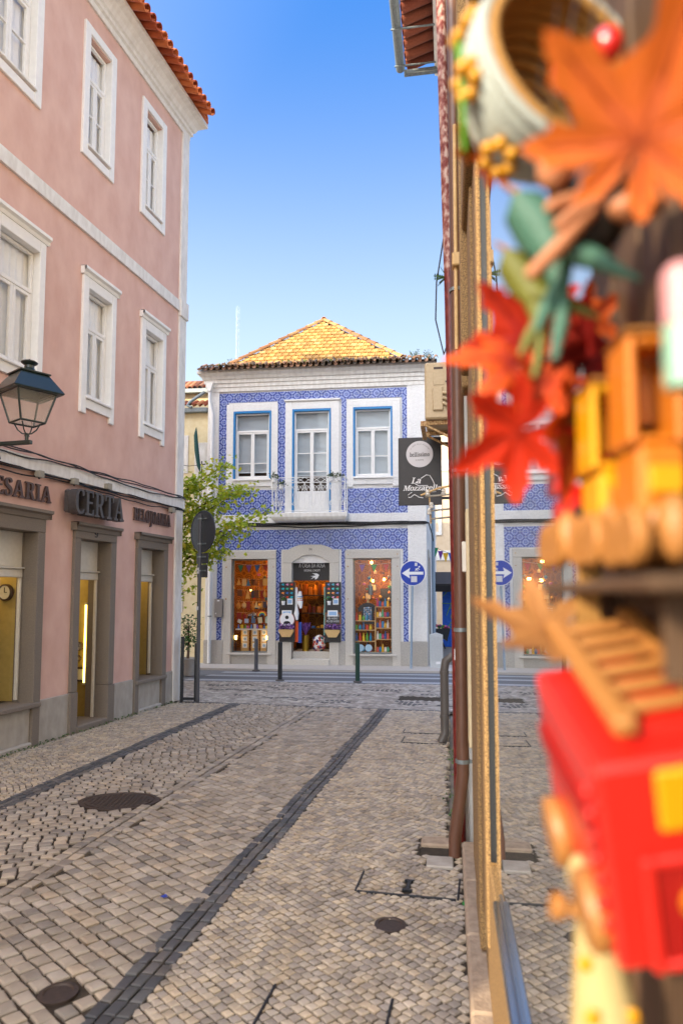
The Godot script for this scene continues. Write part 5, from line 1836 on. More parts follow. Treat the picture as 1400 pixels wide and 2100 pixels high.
	part("arrow", disc, b, M.print_white)
	b = mb()
	b.xf = Transform3D(Basis(), Vector3(.06, 2.26, .035))
	b.box(Vector3(.05, .17, .0108), Vector3(.11, .245, .0112)); b.box(Vector3(-.04, -.21, .0108), Vector3(.10, -.07, .0113))
	part("sticker", disc, b, M.sign_grey)
	b = mb()
	b.xf = Transform3D(Basis(), Vector3(.06, 2.26, .035))
	for q in [[Vector2(.06, .05), Vector2(.10, .10)], [Vector2(.10, .10), Vector2(.14, .13)], [Vector2(.12, .12), Vector2(.16, .08)], [Vector2(.09, .11), Vector2(.06, .09)], [Vector2(.10, .1), Vector2(.12, .05)]]:
		b.tube([Vector3(q[0].x, q[0].y, .012), Vector3(q[1].x, q[1].y, .012)], .009, 5)
	b.ell(Vector3(.155, .15, .012), Vector3(.02, .02, .004), 8, 5)
	part("figure_sticker", disc, b, M.print_white)
	# service cabinet and meter box
	t = thing("service_cabinet", "pale grey ribbed service cabinet at the alley corner of the tiled house", "cabinet", Transform3D(TH.basis, Vector3(2.24, 0, -16.3)))
	b = mb()
	b.prism(PackedVector2Array([Vector2(-.15, -.03), Vector2(.15, -.03), Vector2(.155, .80), Vector2(0, .85), Vector2(-.155, .80)]), -.2, 0)
	part("case", t, b, M.cabinet_grey)
	for i in 7:
		b = mb()
		b.box(Vector3(-.13 + i * .04, .2, .001), Vector3(-.11 + i * .04, .77, .012), .004)
		part("rib", t, b, M.cabinet_grey)
	b = mb()
	b.box(Vector3(-.01, .12, .001), Vector3(.09, .18, .004))
	part("notice", t, b, M.print_white)
	t = thing("meter_box", "flat brown-grey meter box on the tiles at the corner of the house", "meter box", at(TH, -2.6, 1.19, .035))
	b = mb()
	b.box(Vector3(0, 0, -.02), Vector3(.205, .46, .05), .008)
	part("case", t, b, M.meter_grey)
	b = mb()
	b.box(Vector3(.07, .4, .051), Vector3(.13, .43, .053)); b.box(Vector3(.03, .08, .051), Vector3(.05, .11, .053))
	part("label", t, b, M.print_white)
	# iron in the paving
	b = mb()
	b.lathe([Vector2(.36, -.03), Vector2(.36, .002), Vector2(.32, .004), Vector2(.315, -.004), Vector2(.30, -.004), Vector2(.30, .003), Vector2(.001, .003)], 36)
	var mh := thing("manhole_cover", "large round rusty brown manhole cover beside the middle row of cobbles", "manhole cover", Transform3D(Basis.from_scale(Vector3(.95, 1, .68)), Vector3(-1.893, 0, -5.979)))
	part("lid", mh, b, mk("manhole", col("3d332e"), .6, {"metal": .3, "c2": col("4d413a"), "size": .3}))
	b = mb()
	for i in range(-6, 7):
		for j in range(-6, 7):
			if Vector2(i, j).length() < 6.3: b.box(Vector3(i * .043 - .012, .003, j * .043 - .012), Vector3(i * .043 + .012, .008, j * .043 + .012))
	part("studs", mh, b, M.manhole)
	for k in [[-1.249, -3.162, "small round iron valve cover between large cobbles"], [.26, -3.79, "small round iron valve cover in the fine pavement by the plinth"]]:
		b = mb()
		b.lathe([Vector2(.085, -.03), Vector2(.085, .0), Vector2(.065, .003), Vector2(.06, -.004), Vector2(.001, -.004)], 20)
		solo("valve_cover", k[2], "cover", b, M.manhole, Transform3D(Basis(), Vector3(k[0], 0, k[1])))
	var lab := ["paved access cover with a dark iron edge and centre key beside the plinth", "paved access cover with iron edges at the foot of the grey pipe", "second paved access cover behind the one at the grey pipe", "paved access cover between two dark slots in the widest pavement"]
	var cs := cover_spots()
	for i in cs.size():
		var c: Array = cs[i]
		var f := Transform3D(Basis(Vector3.UP, PI / 2 - c[3]), Vector3(c[0].x, 0, c[0].y))
		t = thing("access_cover", lab[i], "cover", f)
		var w: float = c[1] / 2; var l: float = c[2] / 2
		for s in [-1, 1]:
			b = mb()
			b.box(Vector3(s * w - .006, -.03, -l), Vector3(s * w + .006, .006, l), .002)
			part("iron_edge", t, b, M.dark_iron)
			if i != 3 and s == -1:
				b = mb()
				b.box(Vector3(-w + .01, -.03, s * l - .007), Vector3(w - .01, .005, s * l + .007), .002)
				part("iron_edge", t, b, M.dark_iron)
		if i != 0: continue
		if i == 0:
			b = mb()
			b.box(Vector3(-.010, -.01, -.06), Vector3(.010, .004, .06)); b.box(Vector3(-.03, -.01, -.075), Vector3(.03, .0045, -.061)); b.box(Vector3(-.03, -.01, .061), Vector3(.03, .0045, .075))
			part("key", t, b, M.dark_iron)
	b = mb()
	b.lathe([Vector2(.001, 0), Vector2(.016, 0), Vector2(.016, .011), Vector2(.013, .014), Vector2(.001, .014)], 16)
	solo("plastic_stopper", "green plastic bottle stopper lying against the plinth", "litter", b, mk("cap_green", col("0c7a34"), .4), Transform3D(Basis(), Vector3(.70, .001, -4.02)))
	b = mb()
	for i in 3:
		b.xf = Transform3D(Basis.from_euler(Vector3(.3 * i, i * 1.1, .2)), Vector3(.008 * i, .008, 0))
		b.box(Vector3(-.013, 0, -.008), Vector3(.013, .003, .008))
	solo("wrapper", "crumpled blue sweet wrapper on the large cobbles", "litter", b, mk("wrapper_blue", col("2a3fa0"), .4), Transform3D(Basis(), Vector3(-1.03, .004, -4.1)))
	# weeds at the wall foot
	b = mb()
	for i in 700:
		b.col = tile_tint([col("3f5a2a"), col("55703a"), col("4a5a30")])
		var s := rng.randf_range(-7.6, -.0)
		leaf_face(b, TL * Vector3(s, rng.randf() * .03, .03 + rng.randf() * .05 + (.03 if s < -3.3 else 0.0)), .022)
	for i in 60:
		b.col = tile_tint([col("3f5a2a"), col("55703a")])
		leaf_face(b, TR * Vector3(rng.randf_range(-8.2, -5.5), rng.randf() * .02, .14 + absf(rng.randfn(0, .04))), .022)
	var weeds := solo("weeds", "thin green weeds along the foot of the walls", "weeds", b, M.shrub)
	weeds.set_meta("kind", "stuff")
	ginkgo()

func leaf_face(b: MB, p: Vector3, s: float) -> void:
	var r := Basis.from_euler(Vector3(rng.randf() * TAU, rng.randf() * TAU, rng.randf() * TAU))
	var x := r.x * s; var y := r.y * s
	b.tri(p - y * .6, p + x * .6 + y * .35, p + r.z * s * .1 + y * .45)
	b.tri(p - y * .6, p + r.z * s * .1 + y * .45, p - x * .6 + y * .35)

func ginkgo() -> void:
	var o := Vector3(-4.25, 0, -14.3)
	var t := thing("ginkgo_tree", "young ginkgo tree with yellow-green leaves reaching out past the pink corner", "tree", Transform3D(Basis(), o))
	var b := mb()
	b.tube([Vector3(0, -.1, 0), Vector3(.03, 1.0, .02), Vector3(-.02, 2.4, 0), Vector3(.05, 4.0, .05), Vector3(.0, 5.4, 0)], [.085, .07, .06, .045, .012], 10)
	part("trunk", t, b, M.wood_brown)
	var tips := [[Vector3(2.72, 3.52, .1), 1.7], [Vector3(2.2, 3.25, .4), 1.9], [Vector3(1.55, 2.95, .25), 2.0], [Vector3(1.9, 4.55, .1), 3.0], [Vector3(2.05, 4.05, -.2), 2.7], [Vector3(2.35, 3.98, .2), 2.5], [Vector3(1.3, 4.1, .3), 2.9], [Vector3(1.35, 3.55, -.2), 2.3], [Vector3(1.15, 1.85, .3), 1.1], [Vector3(1.75, 2.65, 0), 1.7], [Vector3(-1.6, 3.3, .2), 2.0], [Vector3(-1.2, 4.4, .3), 2.9], [Vector3(-.6, 4.9, -.6), 3.2], [Vector3(.3, 4.6, 1.0), 3.0], [Vector3(.2, 3.4, -1.5), 2.2], [Vector3(-.4, 3.0, 1.3), 2.0]]
	var limbs := mb()
	var crown := mb()
	var cols := [col("b0be3c"), col("bec846"), col("9cb23e"), col("ccd04e"), col("8ba23c"), col("d0c64e")]
	for k in tips:
		var e: Vector3 = k[0]
		var s := Vector3(0, k[1], 0)
		var mid := s.lerp(e, .5) + Vector3(0, .12, 0)
		var pts := [s, s.lerp(mid, .6) + Vector3.UP * .03, mid, mid.lerp(e, .55) + Vector3.UP * .02, e]
		limbs.tube(pts, [.022, .018, .014, .009, .003], 6)
		for j in (340 if e.y > 2.3 else 100):
			var f := pow(rng.randf(), .7)
			var q: Vector3 = s.lerp(mid, f * 2) if f < .5 else mid.lerp(e, f * 2 - 1)
			if f < .22: continue
			var sp := .05 + .16 * sin(f * PI * .85)
			q += Vector3(rng.randfn(0, sp), rng.randfn(0, sp * .62), rng.randfn(0, sp))
			crown.col = tile_tint(cols)
			for l in 2: leaf_face(crown, q + Vector3(rng.randfn(0, .03), rng.randfn(0, .02), rng.randfn(0, .03)), rng.randf_range(.055, .085))
	part("limbs", t, limbs, M.wood_brown)
	part("crown", t, crown, M.leaf)

# ---- the gift shop behind the tiles
func vcol(b: MB, hex: String) -> void:
	b.col = col(hex).srgb_to_linear()

func good(called: String, label: String, cat: String, b: MB, p: Vector3, group := "", gloss := false) -> void:   # a small thing in the shop, one mesh
	solo(called, label, cat, b, M.goods_gloss if gloss else M.goods, at(TH, p.x, p.y, p.z), group)

func shop_goods() -> void:
	var room := thing("gift_shop_room", "warm lit shop room with ornate amber wallpaper behind the tiled front", "room", TH)
	var b := mb()
	var im := Image.create(64, 64, false, Image.FORMAT_RGB8)   # wallpaper: ochre medallions
	for y in 64:
		for x in 64:
			var p := Vector2(x + .5, y + .5) / 32.0 - Vector2.ONE
			var d := p.length()
			var q := (p.abs() - Vector2.ONE).length()
			var c := col("94601f")
			if (d > .35 and d < .5) or (d > .7 and d < .82) or d < .12: c = col("4a2610")
			elif q < .3: c = col("643614")
			im.set_pixel(x, y, c)
	var wp := StandardMaterial3D.new()
	wp.resource_name = "wallpaper"
	wp.albedo_texture = ImageTexture.create_from_image(im)
	wp.roughness = .8; wp.uv1_triplanar = true; wp.uv1_scale = Vector3(3.4, 3.4, 3.4)
	b.box(Vector3(-2.7, .1, -1.85), Vector3(2.6, 3.18, -1.8)); b.box(Vector3(-2.75, .1, -1.8), Vector3(-2.7, 3.18, -.23)); b.box(Vector3(2.5, .1, -1.8), Vector3(2.55, 3.18, -.23))
	part("papered_wall", room, b, wp)
	b = mb()
	b.box(Vector3(-2.7, .1, -2.5), Vector3(2.5, .3, -.23)); b.box(Vector3(-2.7, 3.1, -2.5), Vector3(2.5, 3.18, -.23))
	b.box(Vector3(-.95, .3, -1.5), Vector3(-.9, 3.1, -.23)); b.box(Vector3(.6, .3, -1.5), Vector3(.65, 3.1, -.23))
	part("wooden_shell", room, b, M.wood_brown)
	# bulbs: small glowing globes with a lamp in each
	var bulbs := [[1.30, 2.12, -1.2, "glowing bulb in the T-shirt window, beside the metal lantern"], [1.58, 2.16, -1.35, "glowing bulb high on the papered wall of the T-shirt window"], [1.30, 2.58, -.7, "ceiling spot at the top of the T-shirt window"], [-1.95, 1.85, -1.0, "small bulb between the strings of bags in the rainbow window"], [-1.45, 2.45, -1.3, "amber bulb behind the pennants of the rainbow window"], [-.15, 2.3, -1.2, "bulb above the shelves inside the shop door"]]
	for k in bulbs:
		var o := thing("lamp_bulb", k[3], "lamp", at(TH, k[0], k[1], k[2]))
		b = mb()
		b.ell(Vector3.ZERO, Vector3(.035, .04, .035), 12, 8)
		part("bulb", o, b, M.bulb)
		b = mb()
		b.cyl(Vector3(0, .038, 0), Vector3(0, .09, 0), .016, .014, 8)
		part("socket", o, b, M.dark_iron)
		b = mb()
		b.cyl(Vector3(0, .09, 0), Vector3(0, 3.1 - k[1], 0), .004, .004, 5)
		part("flex", o, b, M.cable)
		var l := OmniLight3D.new()
		l.name = "bulb_light"
		add_child(l)
		l.position = TH * Vector3(k[0], k[1], k[2])
		l.light_color = col("ffb45a"); l.light_energy = .19 if k[0] < .8 else .13; l.light_size = .04; l.omni_range = 8; l.omni_attenuation = 2; l.shadow_enabled = true
	# ---- window with the rainbow: strings of small bags, boxes and dolls
	var amber := ["d8923a", "a85a24", "e0a854", "6a3a1c", "c8752a", "3a3a48", "9a2a20", "3a7aa0", "e8c88a"]
	for r in 4:
		var y := 2.18 - r * .29
		b = mb()
		b.tube([Vector3(-2.17, 0, 0), Vector3(-1.7, -.03, 0), Vector3(-1.26, 0, 0)], .004, 4)
		for i in 9: b.ell(Vector3(-2.12 + i * .1, -.03 * sin((i + .5) / 9.0 * PI), .01), Vector3(.009, .012, .009), 6, 4)
		vcol(b, "d8b878")
		solo("fairy_light_string", ["top fairy light string across the rainbow window", "second fairy light string from the top of the rainbow window", "third fairy light string from the top of the rainbow window", "lowest fairy light string of the rainbow window, just above the arch"][r], "string", b, M.wood_pale, at(TH, 0, y, -.42))
		for i in 8:
			b = mb()
			var ai := rng.randi() % amber.size()
			var hue: String = ["amber", "rust brown", "honey yellow", "dark brown", "orange", "slate", "dark red", "blue", "cream"][ai]
			vcol(b, amber[ai])
			var w := rng.randf_range(.04, .065); var hh := rng.randf_range(.14, .22)
			var kind: int = rng.randi() % 3
			if kind == 0:
				b.box(Vector3(-w, -hh, -.02), Vector3(w, 0, .03), .006); b.tube([Vector3(-w * .5, 0, 0), Vector3(0, .04, 0), Vector3(w * .5, 0, 0)], .003, 4)
			elif kind == 1:
				b.ell(Vector3(0, -hh * .6, 0), Vector3(w, hh * .45, w * .7), 10, 7); b.cyl(Vector3(0, -hh * .25, 0), Vector3(0, .01, 0), .012, .008, 6)
			else:
				b.prism(PackedVector2Array([Vector2(-w, -hh), Vector2(w, -hh), Vector2(w * .4, -hh * .4), Vector2(0, 0), Vector2(-w * .4, -hh * .4)]), -.02, .03)
			good(["gift_bag", "glass_bauble", "paper_tree"][kind], "%s %s hung on a light string in the rainbow window" % [hue, ["upright gift bag", "round bauble", "cone-shaped ornament"][kind]], ["bag", "ornament", "ornament"][kind], b, Vector3(-2.1 + i * .113 + rng.randf_range(-.02, .02), y - .02, -.42 - .12 * (i % 2)), ["gift bags in the rainbow window", "baubles in the rainbow window", "cone ornaments in the rainbow window"][kind])
	pennants(-2.15, -1.28, 2.56, -.26, ["1f7a5a", "7a4aa0", "1f5a9a", "8a1f1f"], "string of green, purple and blue pennants in the rainbow window")
	# arch with a rainbow
	var rb := thing("rainbow_ornament", "wooden rainbow ornament standing on the display shelf", "ornament", at(TH, -1.47, 1.22, -.33))
	for i in 5:
		b = mb()
		vcol(b, ["c8402a", "e08a2a", "e8c83a", "3a9a5a", "2a6ab0"][i])
		var o := PackedVector2Array()
		for j in 13: o.append(Vector2.from_angle(PI * j / 12) * (.13 - i * .018))
		for j in 13: o.append(Vector2.from_angle(PI - PI * j / 12) * (.113 - i * .018))
		b.prism(o, 0, .02)
		part("band", rb, b, M.goods)
	var sg := thing("arch_sign", "small arched wooden sign with white capitals beside the rainbow", "sign", at(TH, -1.72, 1.15, -.31))
	b = mb()
	var ar := PackedVector2Array()
	for j in 13: ar.append(Vector2.from_angle(PI * j / 12) * .13)
	for j in 13: ar.append(Vector2.from_angle(PI - PI * j / 12) * .07)
	b.prism(ar, 0, .02)
	part("board", sg, b, M.wood_dark)
	letters(sg, "LUCK OFF", font_sans, -.1, .1, .07, .045, .003, .02, M.print_white)
	# display shelf with toys and printed cards
	var sh := thing("display_shelf", "pale display shelf with rows of round-cornered cards in the rainbow window", "shelf", at(TH, -1.72, .31, -.35))
	b = mb()
	b.box(Vector3(-.42, .55, -.1), Vector3(.43, .58, .12), .004)
	part("top", sh, b, M.fittings_white)
	for x in [-.20, .06, .30]:
		b = mb()
		b.box(Vector3(x - .1, .0, -.03), Vector3(x + .1, .549, .0), .004)
		var bk := part("card_board", sh, b, M.wood_pale)
		for j in 3:
			b = mb()
			b.box(Vector3(x - .06, .09 + j * .165, .001), Vector3(x + .06, .22 + j * .165, .008), .006)
			part("card", bk, b, M.print_white)
			b = mb()
			b.prism(circle(Vector2(x, .155 + j * .165), .035, 14), .0085, .0095)
			part("print", bk, b, mk("card_blue", col("8fb4dc"), .6) if not M.has("card_blue") else M.card_blue)
	for x in [-.40, .40]:
		var l := thing("shelf_lamp", "small warm strip lamp at the %s end of the display shelf" % ["street meter box", "shop door"][int(x > 0)], "lamp", at(TH, -1.72 + x, .62, -.22))
		b = mb()
		b.cyl(Vector3(0, 0, 0), Vector3(0, .1, 0), .02, .03, 10)
		part("bulb", l, b, M.bulb)
		b = mb()
		b.cyl(Vector3(0, -.31, 0), Vector3(0, 0, 0), .012, .012, 6)
		part("stem", l, b, M.dark_iron)
	var toyc := ["3a7ac0", "e8c83a", "6aa84a", "c86a8a", "4a90d0", "e8e0d0", "8a6ac0", "d08a3a"]
	for i in 10:
		b = mb()
		vcol(b, toyc[i % 8])
		if i % 2: b.box(Vector3(-.035, 0, -.02), Vector3(.035, .07 + .02 * (i % 3), .02), .006)
		else:
			b.lathe([Vector2(.001, 0), Vector2(.028, 0), Vector2(.032, .03), Vector2(.014, .06), Vector2(.02, .085), Vector2(.001, .105)], 12)
		good("toy_block" if i % 2 else "toy_figure", "small painted %s on the display shelf in the rainbow window" % ["figure", "block"][i % 2], "toy", b, Vector3(-2.08 + i * .082, .895, -.3 - .04 * (i % 3)), "little toys on the display shelf")
	for i in 5:
		b = mb()
		vcol(b, ["d8d4c8", "b8c8e0", "5a7aa0", "e0d8b0", "c0d8d0"][i])
		b.xf = Transform3D(Basis(Vector3.BACK, [-.4, .0, .0, .1, 0][i]), Vector3.ZERO)
		b.box(Vector3(-.055, -.04, 0), Vector3(.055, .05 + .02 * i, .015), .005)
		good("picture_card", ["tilted blue-grey postcard in the rainbow window", "pale blue postcard below the arch sign", "slate blue picture card below the rainbow", "cream picture card next to the rainbow", "mint picture card at the door end of the rainbow window"][i], "card", b, Vector3(-2.07 + i * .18, 1.07, -.38))
	# ---- doorway
	for k in [[-.74, "black display board with ceramic swallows and a round portrait plaque beside the door", 0], [.405, "black display board with ceramic swallows and a chalk slogan beside the door", 1]]:
		var o := thing("display_board", k[1], "display board", at(TH, k[0], .59, .06))
		b = mb()
		b.box(Vector3(-.195, 0, 0), Vector3(.195, 1.475, .03), .004)
		part("board", o, b, M.sign_black)
		var bird := ["2a9ab0", "e0b030", "d04030", "3a6ab0", "3ab08a", "d08ab0", "e8884a", "2ab0c0"]
		for i in 12:
			b = mb()
			vcol(b, bird[(i * 5 + k[2] * 3) % 8])
			var shade: String = ["teal", "yellow", "red", "blue", "mint", "pink", "orange", "turquoise"][(i * 5 + k[2] * 3) % 8]
			b.prism(PackedVector2Array([Vector2(-.04, .0), Vector2(-.01, .028), Vector2(.03, .03), Vector2(.045, .01), Vector2(.02, .008), Vector2(.035, -.03), Vector2(.0, -.012)]), 0, .015)
			solo("ceramic_swallow", "small %s ceramic swallow on the black board with the %s" % [shade, ["portrait plaque", "chalk slogan"][k[2]]], "ornament", b, M.goods_gloss, at(TH, k[0] - .11 + (i % 3) * .11, 2.0 - (i / 3) * .105, .092), "ceramic swallows on the door boards")
		var y := 1.42
		for j in 2:
			var f := thing("picture_tile" , ["white card on the %s board under the swallows", "blue painted tile on the %s board above the basket"][j] % ["portrait", "slogan"][k[2]], "picture", at(TH, k[0] + (.07 if j == 0 else 0.0), [1.51, 1.22][j], .093))
			b = mb()
			b.box(Vector3(-.07 - .06 * j, 0, 0), Vector3(.07 + .05 * j, .15, .012), .004)
			part("tile", f, b, M.print_white)
			b = mb()
			b.box(Vector3(-.05 - .05 * j, .03, .0122), Vector3(.05 + .04 * j, .12, .0135))
			part("print", f, b, M.card_blue)
		var pot := thing("wall_pot", "small white pot with a green plant on the %s board" % ["portrait", "slogan"][k[2]], "plant", at(TH, k[0] - .09, 1.50, .12))
		b = mb()
		b.lathe([Vector2(.001, 0), Vector2(.035, 0), Vector2(.05, .1), Vector2(.001, .1)], 12)
		part("pot", pot, b, M.print_white)
		b = mb()
		for i in 40:
			b.col = tile_tint([col("4a7a3a"), col("6a8a4a")])
			leaf_face(b, Vector3(rng.randfn(0, .04), .13 + rng.randf() * .08, rng.randfn(0, .03)), .04)
		part("foliage", pot, b, M.shrub)
		# flower basket
		var bs := thing("flower_basket", "straw half basket of purple flowers on the %s board" % ["portrait", "slogan"][k[2]], "basket", at(TH, k[0], .72, .10))
		b = mb()
		b.prism(PackedVector2Array([Vector2(-.1, 0), Vector2(.1, 0), Vector2(.19, .15), Vector2(.18, .18), Vector2(-.18, .18), Vector2(-.19, .15)]), 0, .13)
		part("basket", bs, b, M.wood_pale)
		b = mb()
		for i in 220:
			b.col = tile_tint([col("7a4a9a"), col("9a6ab8"), col("5a3a7a"), col("b88ac8"), col("6a5a6a")])
			leaf_face(b, Vector3(rng.randf_range(-.19, .19), .2 + rng.randf() * .13 * (1 - absf(rng.randf_range(-1, 1)) * .5), rng.randf_range(.0, .14)), .04)
		part("flowers", bs, b, M.shrub)
		if k[2] == 0:
			var pq := thing("portrait_plaque", "round white plaque with a dark portrait silhouette and pink rim", "plaque", at(TH, k[0], 1.14, .092))
			b = mb()
			b.prism(circle(Vector2.ZERO, .19, 36), 0, .012)
			part("rim", pq, b, mk("plaque_pink", col("d8a098"), .5))
			b = mb()
			b.prism(circle(Vector2.ZERO, .175, 36), .0122, .016)
			part("field", pq, b, M.print_white)
			b = mb()
			b.prism(PackedVector2Array([Vector2(-.09, -.11), Vector2(.09, -.11), Vector2(.08, -.06), Vector2(.03, -.035), Vector2(-.03, -.035), Vector2(-.08, -.06)]), .0162, .018)
			b.prism(circle(Vector2(0, .055), .045, 14), .0162, .018)
			part("silhouette", pq, b, M.print_black)
		else:
			var sl := thing("slogan_panel", "framed black slogan panel with white chalk capitals", "sign", at(TH, k[0], 1.02, .092))
			b = mb()
			frame_bars(b, -.19, .19, 0, .29, .012, 0, .014)
			part("frame", sl, b, mk("frame_orange", col("b8703a"), .6))
			letters(sl, "O QUE ACONTECE", font_sans, -.16, .16, .2, .045, .003, .0, M.print_white)
			letters(sl, "EM AVEIRO", font_sans, -.12, .12, .13, .045, .003, .0, M.print_white)
			letters(sl, "FICA EM AVEIRO", font_sans, -.16, .16, .06, .045, .003, .0, M.print_white)
	# hanging canvas shoes and bags, ribbons, dark shelves inside
	for k in [[-.53, 1.72, .0, "white cloth shoe hanging at the top of the shop doorway", "d8d4cc"], [-.42, 1.62, .04, "striped cloth shoe hanging in the shop doorway", "e0d8c8"], [-.52, 1.33, .03, "white cloth bag hanging below the shoes in the doorway", "d0ccc4"]]:
		var s := thing("cloth_shoe", k[3], "shoe", at(TH, k[0], k[1], k[2]))
		b = mb()
		b.tube([Vector3(0, .22, 0), Vector3(-.01, .1, 0), Vector3(0, -.05, .01), Vector3(.02, -.2, .02)], [.03, .055, .07, .03], 10)
		vcol(b, k[4])
		b.col = col(k[4]).srgb_to_linear()
		part("body", s, b, M.print_white)
		b = mb()
		b.tube([Vector3(0, .2, 0), Vector3(-.04, .37, -.02)], .004, 4)
		part("cord", s, b, M.wood_pale)
		if k[0] > -.5:
			for i in 4:
				b = mb()
				vcol(b, ["2a7ab0", "d08a2a", "c83a2a", "6aa0c0"][i])
				b.cyl(Vector3(0, .08 - i * .045, .0), Vector3(0, .095 - i * .045, .0), .072, .073, 12)
				part("stripe", s, b, M.goods)
	for k in [[-.52, .78, "e8602a", "bunch of orange and pink ribbons beside the portrait board"], [-.44, .76, "3a5ab0", "blue ribbons hanging in the shop doorway"], [.20, .95, "7aa8a0", "long striped scarf hanging beside the slogan board"]]:
		b = mb()
		vcol(b, k[2])
		for i in 4: b.tube([Vector3(i * .015 - .02, .32, 0), Vector3(i * .02 - .03, .1, .01), Vector3(i * .022 - .035, -.2, .0)], .013, 5)
		if k[0] > 0: b.tube([Vector3(-.02, 1.0, 0), Vector3(-.01, .6, 0), Vector3(-.03, .3, 0)], .022, 6)
		good("ribbon_bunch", k[3], "ribbon", b, Vector3(k[0], k[1], -.05))
	for r in 3:
		var sf := thing("wall_shelf", ["upper dark shelf of orange parcels inside the shop door", "middle dark shelf of woven bags inside the shop door", "low table of colourful trinkets inside the shop door"][r], "shelf", at(TH, -.15, [1.75, 1.28, .88][r], -1.5 + r * .15))
		b = mb()
		b.box(Vector3(-.6, -.03, -.2), Vector3(.6, 0, .2), .005)
		part("plank", sf, b, M.wood_dark)
		b = mb()
		for x in [-.57, .55]: b.box(Vector3(x, -[1.45, .98, .58][r], -.18), Vector3(x + .02, -.031, .18))
		part("leg", sf, b, M.wood_dark)
		for i in 9:
			b = mb()
			vcol(b, [["8a4a1a", "b8621f", "5a2a14", "c87a2a"], ["6a3a18", "c8702a", "7a2a18", "9a5a2a"], ["c83a2a", "d89a2a", "5a8a3a", "3a6ab0"]][r][rng.randi() % 4])
			var w := rng.randf_range(.04, .065); var hh: float = [.28, .2, .07][r] * rng.randf_range(.7, 1.2)
			if (i + r) % 3 == 0: b.lathe([Vector2(.001, 0), Vector2(w, 0), Vector2(w * 1.1, hh * .5), Vector2(w * .5, hh * .9), Vector2(.001, hh)], 10)
			else: b.box(Vector3(-w, 0, -.05), Vector3(w, hh, .05), .01)
			good("shelf_parcel", ["amber parcel on the upper shelf inside the shop door", "woven pouch on the middle shelf inside the shop door", "small bright trinket on the low table inside the shop door"][r], "goods", b, Vector3(-.66 + i * .128, [1.75, 1.28, .88][r], -1.42 + r * .15 + rng.randf_range(-.05, .08)), ["amber parcels on the upper shelf", "pouches on the middle shelf", "trinkets on the low table"][r])
	b = mb()
	b.col = Color(.55, .38, .1)
	b.lathe([Vector2(.001, 0), Vector2(.09, 0), Vector2(.085, .03), Vector2(.085, .38), Vector2(.092, .4), Vector2(.001, .4)], 18)
	solo("brass_stand", "tall brass umbrella stand on the shop step", "umbrella stand", b, mk("brass", col("9a7a2a"), .3, {"metal": .8}), at(TH, -.33, .345, -.25))
	b = mb()
	for i in 60:
		b.col = tile_tint([col("6a3a8a"), col("8a5aa8"), col("4a2a6a")])
		var a := rng.randf() * TAU
		b.tube([Vector3(0, 0, 0), Vector3(cos(a) * .12, .2 + rng.randf() * .12, sin(a) * .08)], [.004, .012], 4)
	good("lavender_bunch", "bunch of purple lavender in the brass stand", "flowers", b, Vector3(-.33, .74, -.25))
	b = mb()
	b.ell(Vector3(0, .2, 0), Vector3(.15, .2, .13), 14, 9)
	for i in 70:
		b.col = tile_tint([col("8a3a6a"), col("c85a4a"), col("4a3a7a"), col("d8b0a0"), col("3a6a6a")])
		var d := Vector3(rng.randfn(), rng.randfn(), rng.randfn()).normalized()
		b.ell(Vector3(0, .2, 0) + d * Vector3(.15, .2, .13), Vector3.ONE * .035, 6, 4)
	good("crochet_bag", "round patchwork bag standing on the shop step", "bag", b, Vector3(.0, .345, -.3))
	# ---- window with the T-shirt
	pennants(.93, 1.83, 2.56, -.26, ["7a4aa0", "1fa03a", "c82a2a"], "string of purple, green and red pennants in the T-shirt window")
	var ts := thing("tshirt_bust", "dark grey T-shirt with a pale block print on a dress form", "T-shirt", at(TH, 1.22, 1.02, -.45))
	b = mb()
	b.prism(PackedVector2Array([Vector2(-.15, 0), Vector2(.15, 0), Vector2(.145, .33), Vector2(.22, .30), Vector2(.25, .40), Vector2(.13, .5), Vector2(.05, .53), Vector2(-.05, .53), Vector2(-.13, .5), Vector2(-.25, .40), Vector2(-.22, .30), Vector2(-.145, .33)]), -.06, .06)
	part("shirt", ts, b, mk("shirt_grey", col("34363a"), .9))
	for i in 7:
		for j in 5:
			b = mb()
			b.box(Vector3(-.1 + j * .042, .09 + i * .05, .061), Vector3(-.1 + j * .042 + rng.randf_range(.02, .036), .09 + i * .05 + rng.randf_range(.02, .038), .063))
			part("print_block", ts, b, M.card_blue if (i + j) % 3 else M.print_white)
	b = mb()
	b.cyl(Vector3(0, .53, 0), Vector3(0, .60, 0), .04, .035, 12); b.ell(Vector3(0, .62, 0), Vector3(.04, .025, .04), 10, 6)
	part("neck_cap", ts, b, M.wood_pale)
	b = mb()
	b.cyl(Vector3(0, -.72, 0), Vector3(0, 0, 0), .015, .015, 8)
	part("stand", ts, b, M.dark_iron)
	var shelf_spec := [[1.15, .31, .27, [.0, .27, .55, .78], "pale wooden bookcase of bottles under the T-shirt"], [1.62, .31, .21, [.0, .32, .60, .87, 1.13], "tall open shelf of toys and books beside the T-shirt"]]
